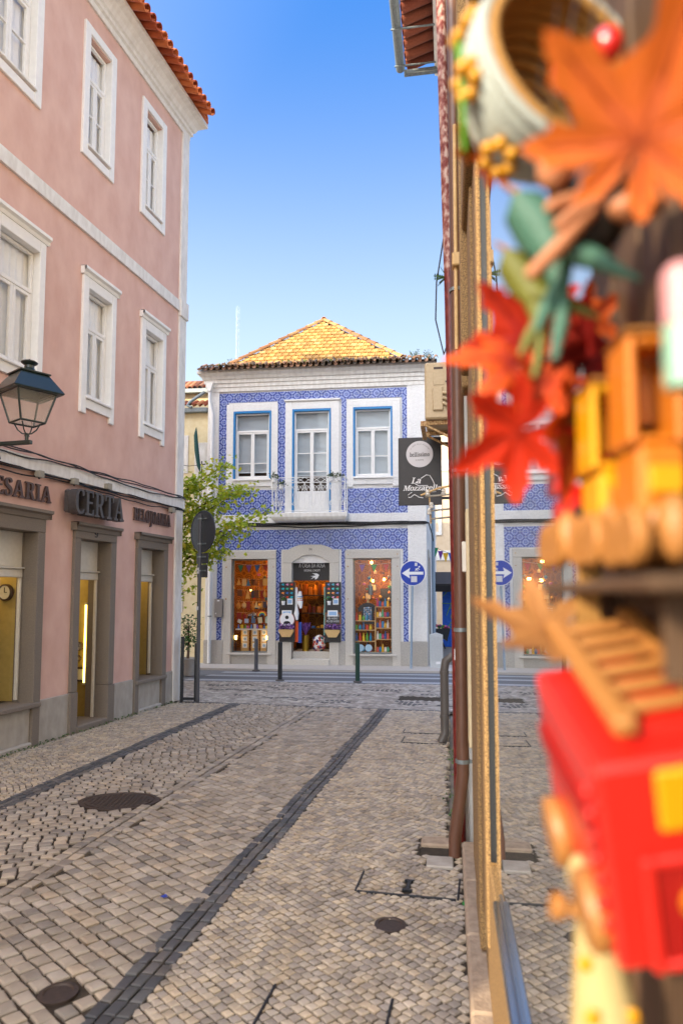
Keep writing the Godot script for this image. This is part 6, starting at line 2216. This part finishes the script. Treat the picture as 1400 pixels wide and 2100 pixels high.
	for q in 2:
		var s: Array = shelf_spec[q]
		var f := thing("display_rack", s[4], "shelf", at(TH, s[0], s[1], -.42))
		for x in [-s[2], s[2] - .02]:
			b = mb()
			b.box(Vector3(x, 0, -.1), Vector3(x + .02, s[3][-1] + .02, .1), .003)
			part("side", f, b, M.wood_pale)
		for y in s[3]:
			b = mb()
			b.box(Vector3(-s[2] + .021, y, -.1), Vector3(s[2] - .021, y + .018, .1), .003)
			part("shelf_board", f, b, M.wood_pale)
		var pal := [["e8c83a", "6ab04a", "2a8ab0", "4a6a9a", "d84a3a"], ["d86a5a", "3a8ac0", "e8b83a", "e8e0d8", "5ab08a", "c0406a", "3a5a9a"]][q] as Array
		for r in s[3].size():
			var n := 5
			for i in n:
				b = mb()
				vcol(b, pal[(i + r * 3) % pal.size()])
				var x: float = s[0] - s[2] + .06 + i * (s[2] * 2 - .1) / n
				var kind: int = (i + r * 2 + q) % 3
				if q == 0 and r == 1: kind = 0
				if kind == 0: b.lathe([Vector2(.001, 0), Vector2(.03, 0), Vector2(.032, .1), Vector2(.016, .15), Vector2(.012, .2), Vector2(.001, .2)], 10)
				elif kind == 1: b.box(Vector3(-.028, 0, -.03), Vector3(.028, .12 + .02 * (i % 3), .03), .005)
				else: b.lathe([Vector2(.001, 0), Vector2(.02, 0), Vector2(.038, .03), Vector2(.034, .08), Vector2(.02, .1), Vector2(.024, .12), Vector2(.001, .13)], 10)
				good(["bottle", "boxed_book", "mug"][kind], "%s %s on the %s" % [([["yellow", "green", "teal", "slate blue", "red"], ["coral", "blue", "golden", "cream", "mint", "magenta", "navy"]][q] as Array)[(i + r * 3) % pal.size()], ["slim bottle", "small box", "little round jar"][kind], ["wooden bookcase under the T-shirt", "tall shelf beside the T-shirt"][q]], ["bottle", "box", "jar"][kind], b, Vector3(x, s[1] + s[3][r] + .019, -.40), "goods in the T-shirt window")
	for x in [1.05, 1.25]:
		b = mb()
		b.xf = Transform3D(Basis(Vector3.RIGHT, PI / 2 - .15), Vector3.ZERO)
		vcol(b, "a8c8dc")
		b.lathe([Vector2(.001, 0), Vector2(.06, 0), Vector2(.09, .015), Vector2(.085, .018), Vector2(.001, .01)], 20)
		good("plate", "pale blue plate propped at the foot of the bookcase", "plate", b, Vector3(x, .43, -.29), "plates propped in the T-shirt window")
	for k in [[1.06, 1.72, "dark framed print on the papered wall above the T-shirt sleeve"], [1.72, 2.05, "lit framed picture high on the papered wall"], [1.55, 1.75, "large dark chalk frame in the middle of the papered wall"], [1.78, 1.72, "gilt frame at the alley end of the papered wall"], [1.2, 1.95, "small frame beside the metal lantern on the papered wall"]]:
		var f := thing("wall_frame", k[2], "picture", at(TH, k[0] + .06, k[1], -1.79))
		var w := .16 if k[0] == 1.55 else .09
		b = mb()
		frame_bars(b, -w, w, -w * 1.1, w * 1.1, .02, 0, .03)
		part("frame", f, b, M.wood_dark)
		b = mb()
		b.box(Vector3(-w + .02, -w, 0), Vector3(w - .02, w, .01))
		part("picture", f, b, M.sign_black if k[0] == 1.55 else M.fittings_white)
	var lt := thing("metal_lantern", "small grey metal lantern hanging behind the T-shirt", "lantern", at(TH, 1.27, 1.75, -.75))
	b = mb()
	b.lathe([Vector2(.001, 0), Vector2(.06, 0), Vector2(.06, .22), Vector2(.03, .28), Vector2(.01, .32), Vector2(.001, .32)], 8)
	part("body", lt, b, M.zinc)
	b = mb()
	b.cyl(Vector3(0, .32, 0), Vector3(0, 1.35, 0), .003, .003, 4)
	part("chain", lt, b, M.cable)
	var tc := [["c8402a", "red"], ["e0b040", "yellow"], ["3a7ab0", "blue"], ["4a9a6a", "green"], ["e8dcc8", "cream"], ["8a4a9a", "purple"], ["30303a", "black"], ["d88a4a", "orange"]]
	for i in 44:   # trinkets crowded on threads and pegs between the frames
		b = mb()
		var c: Array = tc[rng.randi() % tc.size()]
		vcol(b, c[0])
		var q := i < 22
		var p := Vector3(rng.randf_range(1.0, 1.8), rng.randf_range(1.62, 2.45), rng.randf_range(-1.6, -.7)) if q else Vector3(rng.randf_range(-2.12, -1.32), rng.randf_range(1.0, 2.4), rng.randf_range(-1.5, -.7))
		var s := rng.randf_range(.03, .06)
		var kind: int = rng.randi() % 3
		if kind == 0: b.box(Vector3(-s, -s * 1.5, -.012), Vector3(s, 0, .012), .005)
		elif kind == 1: b.ell(Vector3(0, -s, 0), Vector3(s, s, s), 10, 7)
		else: b.lathe([Vector2(.001, -s * 2), Vector2(s * .7, -s * 2), Vector2(s, -s), Vector2(s * .3, -s * .3), Vector2(.001, 0)], 10)
		b.tube([Vector3.ZERO, Vector3(0, 3.1 - p.y, 0)], .0015, 3, false)
		good(["tag_card", "ball_ornament", "bell_ornament"][kind], "%s %s hung deep inside the %s window" % [c[1], ["card", "ball", "bell"][kind], ["T-shirt", "rainbow"][int(not q)]], "ornament", b, p, "trinkets hung inside the shop windows")
	# plants on the balcony
	for k in [[-1.0, "trailing plant in a white box at the cream house end of the balcony rail"], [.42, "small plant in a white pot on the balcony rail by the door"], [.62, "bushy plant hooked on the alley end of the balcony rail"], [-.82, "trailing plant low on the balcony rail"]]:
		var o := thing("balcony_plant", k[1], "potted plant", at(TH, k[0], 4.52 if k[0] != -.82 else 4.35, .50))
		b = mb()
		b.lathe([Vector2(.001, 0), Vector2(.05, 0), Vector2(.065, .1), Vector2(.001, .1)], 12)
		part("pot", o, b, M.print_white)
		b = mb()
		for i in 90:
			b.col = tile_tint([col("4a5a3a"), col("5a6a40"), col("3a4a30")])
			leaf_face(b, Vector3(rng.randfn(0, .05), .1 + rng.randfn(.03, .045), rng.randfn(0, .04)), .04)
		part("foliage", o, b, M.shrub)

func pennants(x0: float, x1: float, y: float, z: float, cols: Array, label: String) -> void:
	var t := thing("bunting", label, "bunting", TH)
	var b := mb()
	var pts := []
	for i in 9: pts.append(Vector3(lerpf(x0, x1, i / 8.0), y - .05 * sin(i / 8.0 * PI), z))
	b.tube(pts, .003, 4)
	part("string", t, b, M.print_white)
	for i in cols.size():
		b = mb()
		vcol(b, cols[i])
		var x := lerpf(x0, x1, (i + .55) / cols.size())
		b.prism(PackedVector2Array([Vector2(x - .075, y - .05), Vector2(x + .075, y - .05), Vector2(x, y - .24)]), z, z + .003)
		part("pennant", t, b, M.goods)

# ---- toys hung on the boards of the toy shop, a hand's breadth from the camera
func toy_xf(x: float, y: float, s: float, turn := Vector3.ZERO) -> Transform3D:   # placed on the line of sight, local axes of the shop front turned to face along the lane
	return Transform3D(TR.basis * Basis(Vector3.UP, PI / 2) * Basis.from_euler(turn), along(x, y, s))

func maple(b: MB, size: float, cup: float, c0: Color, c1: Color) -> void:   # a cut-cloth maple leaf: seven pointed lobes, ribs, two layers
	var tips := [[-62, .55], [-18, .8], [28, .95], [90, 1.05], [152, .95], [198, .8], [242, .55]]
	var out := []
	for i in tips.size():
		var a := deg_to_rad(tips[i][0]); var l: float = tips[i][1]
		for k in [[-.34, .56], [-.24, .66], [-.27, .78], [-.13, .84], [-.10, .93], [0.0, 1.04], [.10, .93], [.13, .84], [.27, .78], [.24, .66], [.34, .56]]:
			out.append(Vector2.from_angle(a + k[0]) * l * k[1])
		if i < tips.size() - 1:
			var a2 := (a + deg_to_rad(tips[i + 1][0])) / 2
			out.append(Vector2.from_angle(a2) * .54)
	out.append(Vector2(-.03, -.12)); out.append(Vector2(0, -.05)); out.append(Vector2(.03, -.12))
	var bend := func(p: Vector2) -> Vector3: return Vector3(p.x * size, p.y * size, (cup * p.length_squared() + .05 * sin(p.angle() * 7.0) * p.length()) * size)
	for z in [0.0, .0015]:
		for i in out.size():
			var p: Vector2 = out[i]; var q: Vector2 = out[(i + 1) % out.size()]
			for f in [[0.0, .4], [.4, .75], [.75, 1.0]]:
				b.col = c0.lerp(c1, f[1]) * (1.0 if i % 12 > 1 else .85)
				var off := Vector3(0, 0, z)
				var A: Vector3 = bend.call(p * f[0]); var B: Vector3 = bend.call(q * f[0]); var C: Vector3 = bend.call(q * f[1]); var D: Vector3 = bend.call(p * f[1])
				b.quad(A + off, B + off, C + off, D + off)
	b.col = c0 * .7
	for t in tips:
		var a := deg_to_rad(t[0])
		var pts := []
		for j in 4: pts.append(bend.call(Vector2.from_angle(a) * t[1] * .28 * j) + Vector3(0, 0, .002))
		b.tube(pts, .0009, 4)

func toys() -> void:
	mk("cloth", col("d2c0b8"), .75, {"c2": col("ffffff"), "vc": true, "back": col("b05030"), "size": .03, "freq": .03, "world": false})
	mk("toy_red", col("c02018"), .35, {"coat": .3})
	mk("toy_yellow", col("c48a06"), .4, {"coat": .2})
	mk("toy_orange", col("b46614"), .45, {"coat": .2})
	mk("toy_teal", col("325c4e"), .6, {"c2": col("467260"), "size": .03, "world": false})
	mk("toy_olive", col("565a1c"), .6, {"c2": col("6a6c26"), "size": .03, "world": false})
	mk("toy_skin", col("b07450"), .5)
	mk("toy_black", col("1c1612"), .5)
	mk("toy_white", col("949e9a"), .7, {"c2": col("aab0a8"), "size": .05, "world": false})
	mk("berry", col("c4160f"), .15, {"coat": 1.0})
	mk("raffia", col("8f6630"), .85, {"c2": col("ac8244"), "size": .02, "tall": 6.0, "world": false})
	mk("toy_wood", col("8e5c28"), .5, {"c2": col("a8753c"), "size": .04, "tall": 4.0, "world": false})
	mk("toy_cream", col("a8935f"), .8, {"c2": col("b8a676"), "size": .03, "world": false})
	mk("toy_mint", col("80ac98"), .4)
	mk("toy_pink", col("bc888c"), .4)
	var lin := func(h): return col(h).srgb_to_linear()
	var b := mb()
	# garland of cloth leaves down the edge of the boards
	var g := thing("leaf_garland", "garland of red and orange cloth maple leaves hanging down the shop boards", "garland", Transform3D())
	var pts := []
	for k in [[1130, -60], [1120, 300], [1160, 620], [1150, 760], [1190, 900], [1205, 1050], [1200, 1230], [1190, 1300]]: pts.append(along(k[0], k[1], .66))
	b.tube(pts, .0035, 6)
	part("stem", g, b, M.raffia)
	for k in [[1075, 690, .60, .056, Vector3(.5, -.3, .5), "a80e10", "d83a14", .3], [1045, 745, .59, .050, Vector3(-.4, .5, 1.35), "b01a18", "e86010", -.3], [1195, 745, .66, .060, Vector3(.4, -.7, -.4), "7a0806", "a81208", .3], [1065, 885, .60, .064, Vector3(.5, .3, 2.1), "d83008", "e03606", .2], [1180, 880, .64, .072, Vector3(.2, .8, 2.75), "d04408", "ea7a10", .3], [1110, 640, .66, .042, Vector3(.3, .3, .2), "b00c08", "c4160a", .2], [1120, 790, .62, .048, Vector3(-.3, -.5, 2.6), "c8380c", "e05a0e", .25], [1205, 655, .66, .038, Vector3(.2, .4, -.9), "9a0c08", "d06010", .2], [1000, 335, .62, .03, Vector3(.2, .5, -1.2), "d84a08", "e0640c", .2], [965, 300, .64, .034, Vector3(.3, .9, .4), "c87808", "d89410", .2], [1130, 730, .64, .05, Vector3(.6, .2, -1.4), "8a1820", "b83020", -.3]]:
		b = mb()
		maple(b, k[3], k[7], lin.call(k[5]), lin.call(k[6]))
		part("leaf", g, b, M.cloth, toy_xf(k[0], k[1], k[2], k[4]))
	b = mb()
	maple(b, .084, .3, lin.call("b84804"), lin.call("d46c06"))
	var big := solo("cloth_leaf", "largest orange cloth maple leaf, hung above the carved green bird", "leaf", b, M.cloth, toy_xf(1310, 290, .42, Vector3(.35, -.35, -.5)))
	b = mb()
	maple(b, .062, .3, lin.call("a06c34"), lin.call("b48248"))
	solo("cloth_leaf", "pale tan maple leaf resting on the ladder of the red fire engine", "leaf", b, M.cloth, toy_xf(1120, 1298, .62, Vector3(-.95, .1, 1.2)))
	# coiled basket, painted outside
	var bk := thing("coiled_basket", "round coiled straw basket painted white outside with yellow flowers, hung on its side", "basket", toy_xf(1135, 175, .60) * Transform3D((Basis(Vector3.UP, .5) * Basis(Vector3.RIGHT, PI / 2 - .15)).scaled(Vector3.ONE * .88), Vector3.ZERO))
	var prof := []
	for i in 11:
		var t := i / 10.0
		prof.append([.03 + .062 * sin(t * PI * .55), -.085 + .11 * t])
	for i in 11:
		b = mb()
		var ring := []
		for j in 29: ring.append(Vector3(cos(TAU * j / 28) * (prof[i][0] + .006), prof[i][1], sin(TAU * j / 28) * (prof[i][0] + .006)))
		b.tube(ring, .0062, 7, false)
		part("painted_coil", bk, b, M.toy_white)
		b = mb()
		ring = []
		for j in 29: ring.append(Vector3(cos(TAU * j / 28) * (prof[i][0] - .004), prof[i][1] + .002, sin(TAU * j / 28) * (prof[i][0] - .004)))
		b.tube(ring, .0062, 7, false)
		part("straw_coil", bk, b, M.raffia)
	b = mb()
	b.lathe([Vector2(.001, -.088), Vector2(.034, -.086), Vector2(.034, -.080), Vector2(.001, -.079)], 20)
	part("bottom", bk, b, mk("straw_dark", col("7a4a1c"), .9))
	for a in [2.2, 2.9, 3.7, 4.4]:
		b = mb()
		var c := Vector3(cos(a) * .106, -.01 + .01 * sin(a * 5), sin(a) * .106)
		for j in 6: b.ell(c + Vector3(-sin(a) * cos(j * 1.05) * .014, sin(j * 1.05) * .014, cos(a) * cos(j * 1.05) * .014), Vector3.ONE * .0075, 7, 5)
		part("painted_flower", bk, b, M.toy_yellow)
	b = mb()
	b.tube([Vector3(cos(2.5) * .108, -.04, sin(2.5) * .108), Vector3(cos(2.8) * .109, -.01, sin(2.8) * .109), Vector3(cos(3.3) * .109, .0, sin(3.3) * .109)], .003, 5)
	part("painted_stem", bk, b, mk("paint_green", col("4f9a2a"), .6))
	for k in [[1165, 150, .5, .0145, "large glossy red berry hanging beside the coiled basket"], [1245, 92, .5, .0115, "smaller glossy red berry tucked behind the largest orange leaf"], [1208, 130, .53, .008, "tiny red berry between the two larger ones"]]:
		b = mb()
		b.ell(Vector3.ZERO, Vector3(k[3], k[3] * 1.15, k[3]), 18, 12)
		var o := thing("red_berry", k[4], "ornament", toy_xf(k[0], k[1], k[2]))
		part("fruit", o, b, M.berry)
		b = mb()
		b.tube([Vector3(0, k[3], 0), Vector3(.004, k[3] + .03, 0), Vector3(.03, k[3] + .12, -.02)], .001, 4)
		part("wire", o, b, M.toy_black)
	# wooden doll behind the leaf, arms round the green bird
	var d := thing("wooden_doll", "jointed wooden doll in dark clothes reaching down behind the orange leaf", "doll", toy_xf(1135, 345, .5))
	b = mb()
	b.ell(Vector3(0, 0, 0), Vector3(.0125, .0165, .013), 18, 12)
	part("head", d, b, M.toy_skin)
	b = mb()
	b.ell(Vector3(.03, -.02, -.02), Vector3(.028, .04, .02), 14, 9)
	part("body", d, b, M.toy_black)
	for a in [[Vector3(.028, -.02, -.005), Vector3(.004, -.03, .005), Vector3(-.004, -.034, .008), .0055], [Vector3(.025, -.035, 0), Vector3(0, -.065, .006), Vector3(-.018, -.083, .01), .0062], [Vector3(.03, -.028, 0), Vector3(.012, -.04, .006), Vector3(.002, -.048, .008), .0055]]:
		b = mb()
		b.tube([a[0], a[1], a[2]], [a[3], a[3], a[3] * .85], 10)
		b.ell(a[2], Vector3.ONE * a[3] * .9, 8, 6)
		part("arm", d, b, M.toy_skin)
	b = mb()
	b.ell(Vector3(.055, -.038, .005), Vector3(.02, .011, .012), 12, 8)
	part("foot", d, b, M.toy_skin)
	# two carved birds
	for k in [[1108, 470, .52, "toy_teal", 1.0, "carved teal green bird with long tail blades hung beside the largest orange leaf"], [1075, 570, .55, "toy_olive", .8, "carved olive bird with a narrow tail hung below the teal one"]]:
		var o := thing("carved_bird", k[5], "toy bird", toy_xf(k[0], k[1], k[2]))
		var s: float = k[4]
		b = mb()
		b.tube([Vector3(-.018, .03, 0) * s, Vector3(-.013, .018, 0) * s, Vector3(.0, .0, 0) * s, Vector3(.012, -.022, 0) * s, Vector3(.014, -.05, 0) * s], [.003 * s, .016 * s, .0205 * s, .014 * s, .006 * s], 14)
		part("body", o, b, M[k[3]])
		for w in [[Vector3(.008, -.02, .008), Vector3(.035, -.032, .012), Vector3(.068, -.05, .01), .010], [Vector3(.0, -.01, -.01), Vector3(.03, -.005, -.03), Vector3(.06, -.01, -.05), .010]]:
			b = mb()
			b.tube([w[0] * s, w[1] * s, w[2] * s], [w[3] * s, w[3] * s * .85, .0015], 8)
			part("wing", o, b, M[k[3]])
		for w in [[Vector3(.012, -.045, .003), Vector3(.002, -.065, .005), Vector3(-.006, -.082, .006)], [Vector3(.014, -.045, 0), Vector3(.013, -.075, .002), Vector3(.007, -.104, .003)]]:
			b = mb()
			b.tube([w[0] * s, w[1] * s, w[2] * s], [.006 * s, .006 * s, .003 * s], 8)
			part("tail_blade", o, b, M[k[3]])
		b = mb()
		b.tube([Vector3(-.016, .03, 0) * s, Vector3(-.03, .04, 0) * s], [.0035 * s, .001], 6)
		part("beak", o, b, M.toy_wood)
		b = mb()
		b.tube([Vector3(0, .02, 0) * s, Vector3(.02, .2, -.02)], .0006, 4)
		part("thread", o, b, M.toy_black)
	# shelf with three toy trucks standing nose up to the lane
	var sh := thing("toy_shelf", "narrow wooden shelf on the brown boards carrying the toy trucks", "shelf", TR)
	b = mb()
	b.box(Vector3(-.74, 1.752, .001), Vector3(-.36, 1.760, .062), .002)
	part("plank", sh, b, M.wood_brown)
	for x in [-.7, -.42]:
		b = mb()
		b.box(Vector3(x, 1.70, .001), Vector3(x + .008, 1.751, .04), .001)
		part("bracket", sh, b, M.wood_brown)
	for k in [[1200, 1165, .64, "toy_red", "smallest wooden toy truck with a red cab on the shelf", .052, .128, "toy_black"], [1262, 1165, .565, "toy_yellow", "bright yellow wooden toy truck in the middle of the shelf", .040, .146, "toy_orange"], [1345, 1165, .50, "toy_orange", "tallest orange wooden toy truck on the shelf", .040, .162, "toy_yellow"]]:
		var o := thing("toy_truck", k[4], "toy truck", toy_xf(k[0], k[1], k[2], Vector3(0, .1, 0)), "wooden toy trucks on the shelf")
		var w: float = k[5] / 2; var hh: float = k[6]
		b = mb()   # cab: frame round an open window, roof slab
		frame_bars(b, -w, w, hh * .52, hh, .0075, -.03, .014, .003)
		b.box(Vector3(-w + .008, hh * .66, -.03), Vector3(w - .008, hh - .008, -.024), .001)
		part("cab", o, b, M[k[3]])
		b = mb()
		b.box(Vector3(-w - .001, hh, -.032), Vector3(w + .001, hh + .004, .016), .002)
		part("cab_roof", o, b, M.toy_wood)
		b = mb()
		b.box(Vector3(-w * .85, .03, -.03), Vector3(w * .85, hh * .52 - .001, .02), .005)
		part("bonnet", o, b, M[k[3]])
		b = mb()
		b.box(Vector3(-w * .6, hh * .30, .0201), Vector3(w * .6, hh * .42, .024), .002)
		part("grille", o, b, M[k[7]])
		b = mb()
		b.box(Vector3(-w * 1.1, .022, -.034), Vector3(w * 1.1, .030, .026), .002)
		part("chassis", o, b, M.toy_wood)
		for s in [-1, 1]:
			for z in [-.018, .016]:
				b = mb()
				b.xf = Transform3D(Basis(Vector3.BACK, PI / 2), Vector3(s * w * 1.05, .021, z))
				b.lathe([Vector2(.001, -.006), Vector2(.018, -.006), Vector2(.021, -.003), Vector2(.021, .003), Vector2(.018, .006), Vector2(.001, .006)], 20)
				part("wheel", o, b, M.toy_wood)
	for i in 6:   # wooden beads on a cord under the shelf
		b = mb()
		b.ell(Vector3.ZERO, Vector3(.011, .022, .011), 12, 8)
		solo("wooden_bead", "oval wooden bead in the row hanging before the toy trucks", "bead", b, M.toy_wood, toy_xf(1165 + i * 44, 1100 + (i % 2) * 12 - i * 6, .60 - i * .028), "row of oval wooden beads")
	b = mb()
	for i in 26: b.tube([Vector3(rng.randf_range(-.012, .012), .05, rng.randf_range(-.008, .008)), Vector3(rng.randf_range(-.01, .01), 0, 0), Vector3(rng.randf_range(-.014, .014), -.06, rng.randf_range(-.008, .008))], .0012, 4)
	solo("raffia_tassel", "pale raffia tassel hanging under the smallest toy truck", "tassel", b, M.raffia, toy_xf(1205, 1215, .6))
	var can := thing("pastel_tin", "tall pink and mint striped tin at the edge of the boards", "tin", toy_xf(1400, 670, .40))
	b = mb()
	b.lathe([Vector2(.001, -.035), Vector2(.011, -.035), Vector2(.011, .0)], 16)
	part("mint_band", can, b, M.toy_mint)
	b = mb()
	b.lathe([Vector2(.011, .0005), Vector2(.011, .03), Vector2(.008, .035), Vector2(.001, .035)], 16)
	part("pink_band", can, b, M.toy_pink)
	fire_engine()

func fire_engine() -> void:
	# stands askew on its hook: roof seen from above, one flank and the front towards the lane
	var near := along(1215, 1580, .44); var far := along(1095, 1378, .585); var foot := along(1300, 2060, .46)
	var ez := (near - far).normalized()
	var ey := near - foot
	ey = (ey - ez * ey.dot(ez)).normalized()
	var ex := ey.cross(ez).normalized()
	var lz := near.distance_to(far); var hy := near.distance_to(foot)
	var t := thing("toy_fire_engine", "red wooden toy fire engine with a pale wooden ladder and yellow windows", "toy fire engine", Transform3D(Basis(ex, ey, ez), near))
	var b := mb()
	b.box(Vector3(0, -hy, -lz), Vector3(.10, 0, 0), .004)
	part("body", t, b, M.toy_red)
	b = mb()
	b.box(Vector3(-.0035, -hy * .42, -lz), Vector3(-.0005, -hy * .30, -.004), .001)
	part("side_strip", t, b, mk("toy_dark_red", col("8c0c08"), .5))
	for i in 7:
		b = mb()
		b.ell(Vector3(-.003, -hy * (.15 + .11 * i), -.012), Vector3(.003, .006, .005), 8, 6)
		part("rivet", t, b, M.toy_red)
	b = mb()
	b.box(Vector3(.034, -.046, .0005), Vector3(.086, -.004, .006), .004)
	part("window", t, b, M.toy_yellow)
	b = mb()
	frame_bars(b, .020, .094, -.145, -.062, .008, .0005, .007, .002)
	part("door_frame", t, b, M.toy_red)
	b = mb()
	b.box(Vector3(.028, -.137, .0005), Vector3(.086, -.070, .003), .001)
	part("door", t, b, M.toy_dark_red)
	b = mb()
	b.xf = Transform3D(Basis(Vector3.RIGHT, PI / 2), Vector3(.055, -.098, .0035))
	b.lathe([Vector2(.001, 0), Vector2(.014, 0), Vector2(.012, .007), Vector2(.001, .009)], 20)
	part("headlamp", t, b, M.toy_orange)
	# ladder on two blocks along the roof
	var l := Transform3D(Basis(Vector3.RIGHT, .06), Vector3(.05, .022, -.015))
	for z in [-lz * .8, -.02]:
		b = mb()
		b.box(Vector3(.03, .0005, z - .006), Vector3(.07, .014, z + .006), .001)
		part("ladder_block", t, b, M.toy_red)
	for x in [-.026, .032]:
		b = mb()
		b.box(Vector3(x - .0075, -.006, -lz), Vector3(x + .0075, .007, .012), .003)
		part("ladder_rail", t, b, M.toy_wood, l)
	for i in 6:
		b = mb()
		b.cyl(Vector3(-.02, 0, -.012 - i * lz * .16), Vector3(.026, 0, -.012 - i * lz * .16), .0048, .0048, 10)
		part("ladder_rung", t, b, M.toy_wood, l)
	for z in [-.035, -lz + .03]:
		b = mb()
		b.xf = Transform3D(Basis(Vector3.BACK, PI / 2), Vector3(-.006, -hy * .86, z))
		b.lathe([Vector2(.001, -.006), Vector2(.026, -.006), Vector2(.028, 0), Vector2(.026, .006), Vector2(.001, .006)], 20)
		part("wheel", t, b, M.toy_wood)
	# a cloth figure hangs under the engine
	var d := thing("rag_doll", "cream rag doll with yellow flowers on its dress under the fire engine", "doll", toy_xf(1215, 1990, .55))
	b = mb()
	b.tube([Vector3(.0, .05, 0), Vector3(.004, .02, 0), Vector3(.008, -.03, 0), Vector3(.012, -.09, 0)], [.010, .017, .024, .034], 14)
	part("dress", d, b, M.toy_cream)
	for k in [[-.008, .012, .016], [.004, -.045, .027], [.022, -.02, .018], [-.006, -.02, .024]]:
		b = mb()
		b.ell(Vector3(k[0], k[1], k[2]), Vector3(.006, .006, .002), 8, 5)
		part("flower_patch", d, b, M.toy_yellow)
	b = mb()
	b.ell(Vector3(0, .068, 0), Vector3(.017, .017, .017), 14, 9)
	part("head", d, b, M.toy_cream)
	b = mb()
	b.xf = Transform3D(Basis(Vector3.BACK, PI / 2 - .2), Vector3(-.012, .045, .008))
	b.lathe([Vector2(.001, -.004), Vector2(.006, -.004), Vector2(.005, .006), Vector2(.0095, .010), Vector2(.0095, .018), Vector2(.001, .02)], 14)
	part("knob", d, b, M.toy_wood)
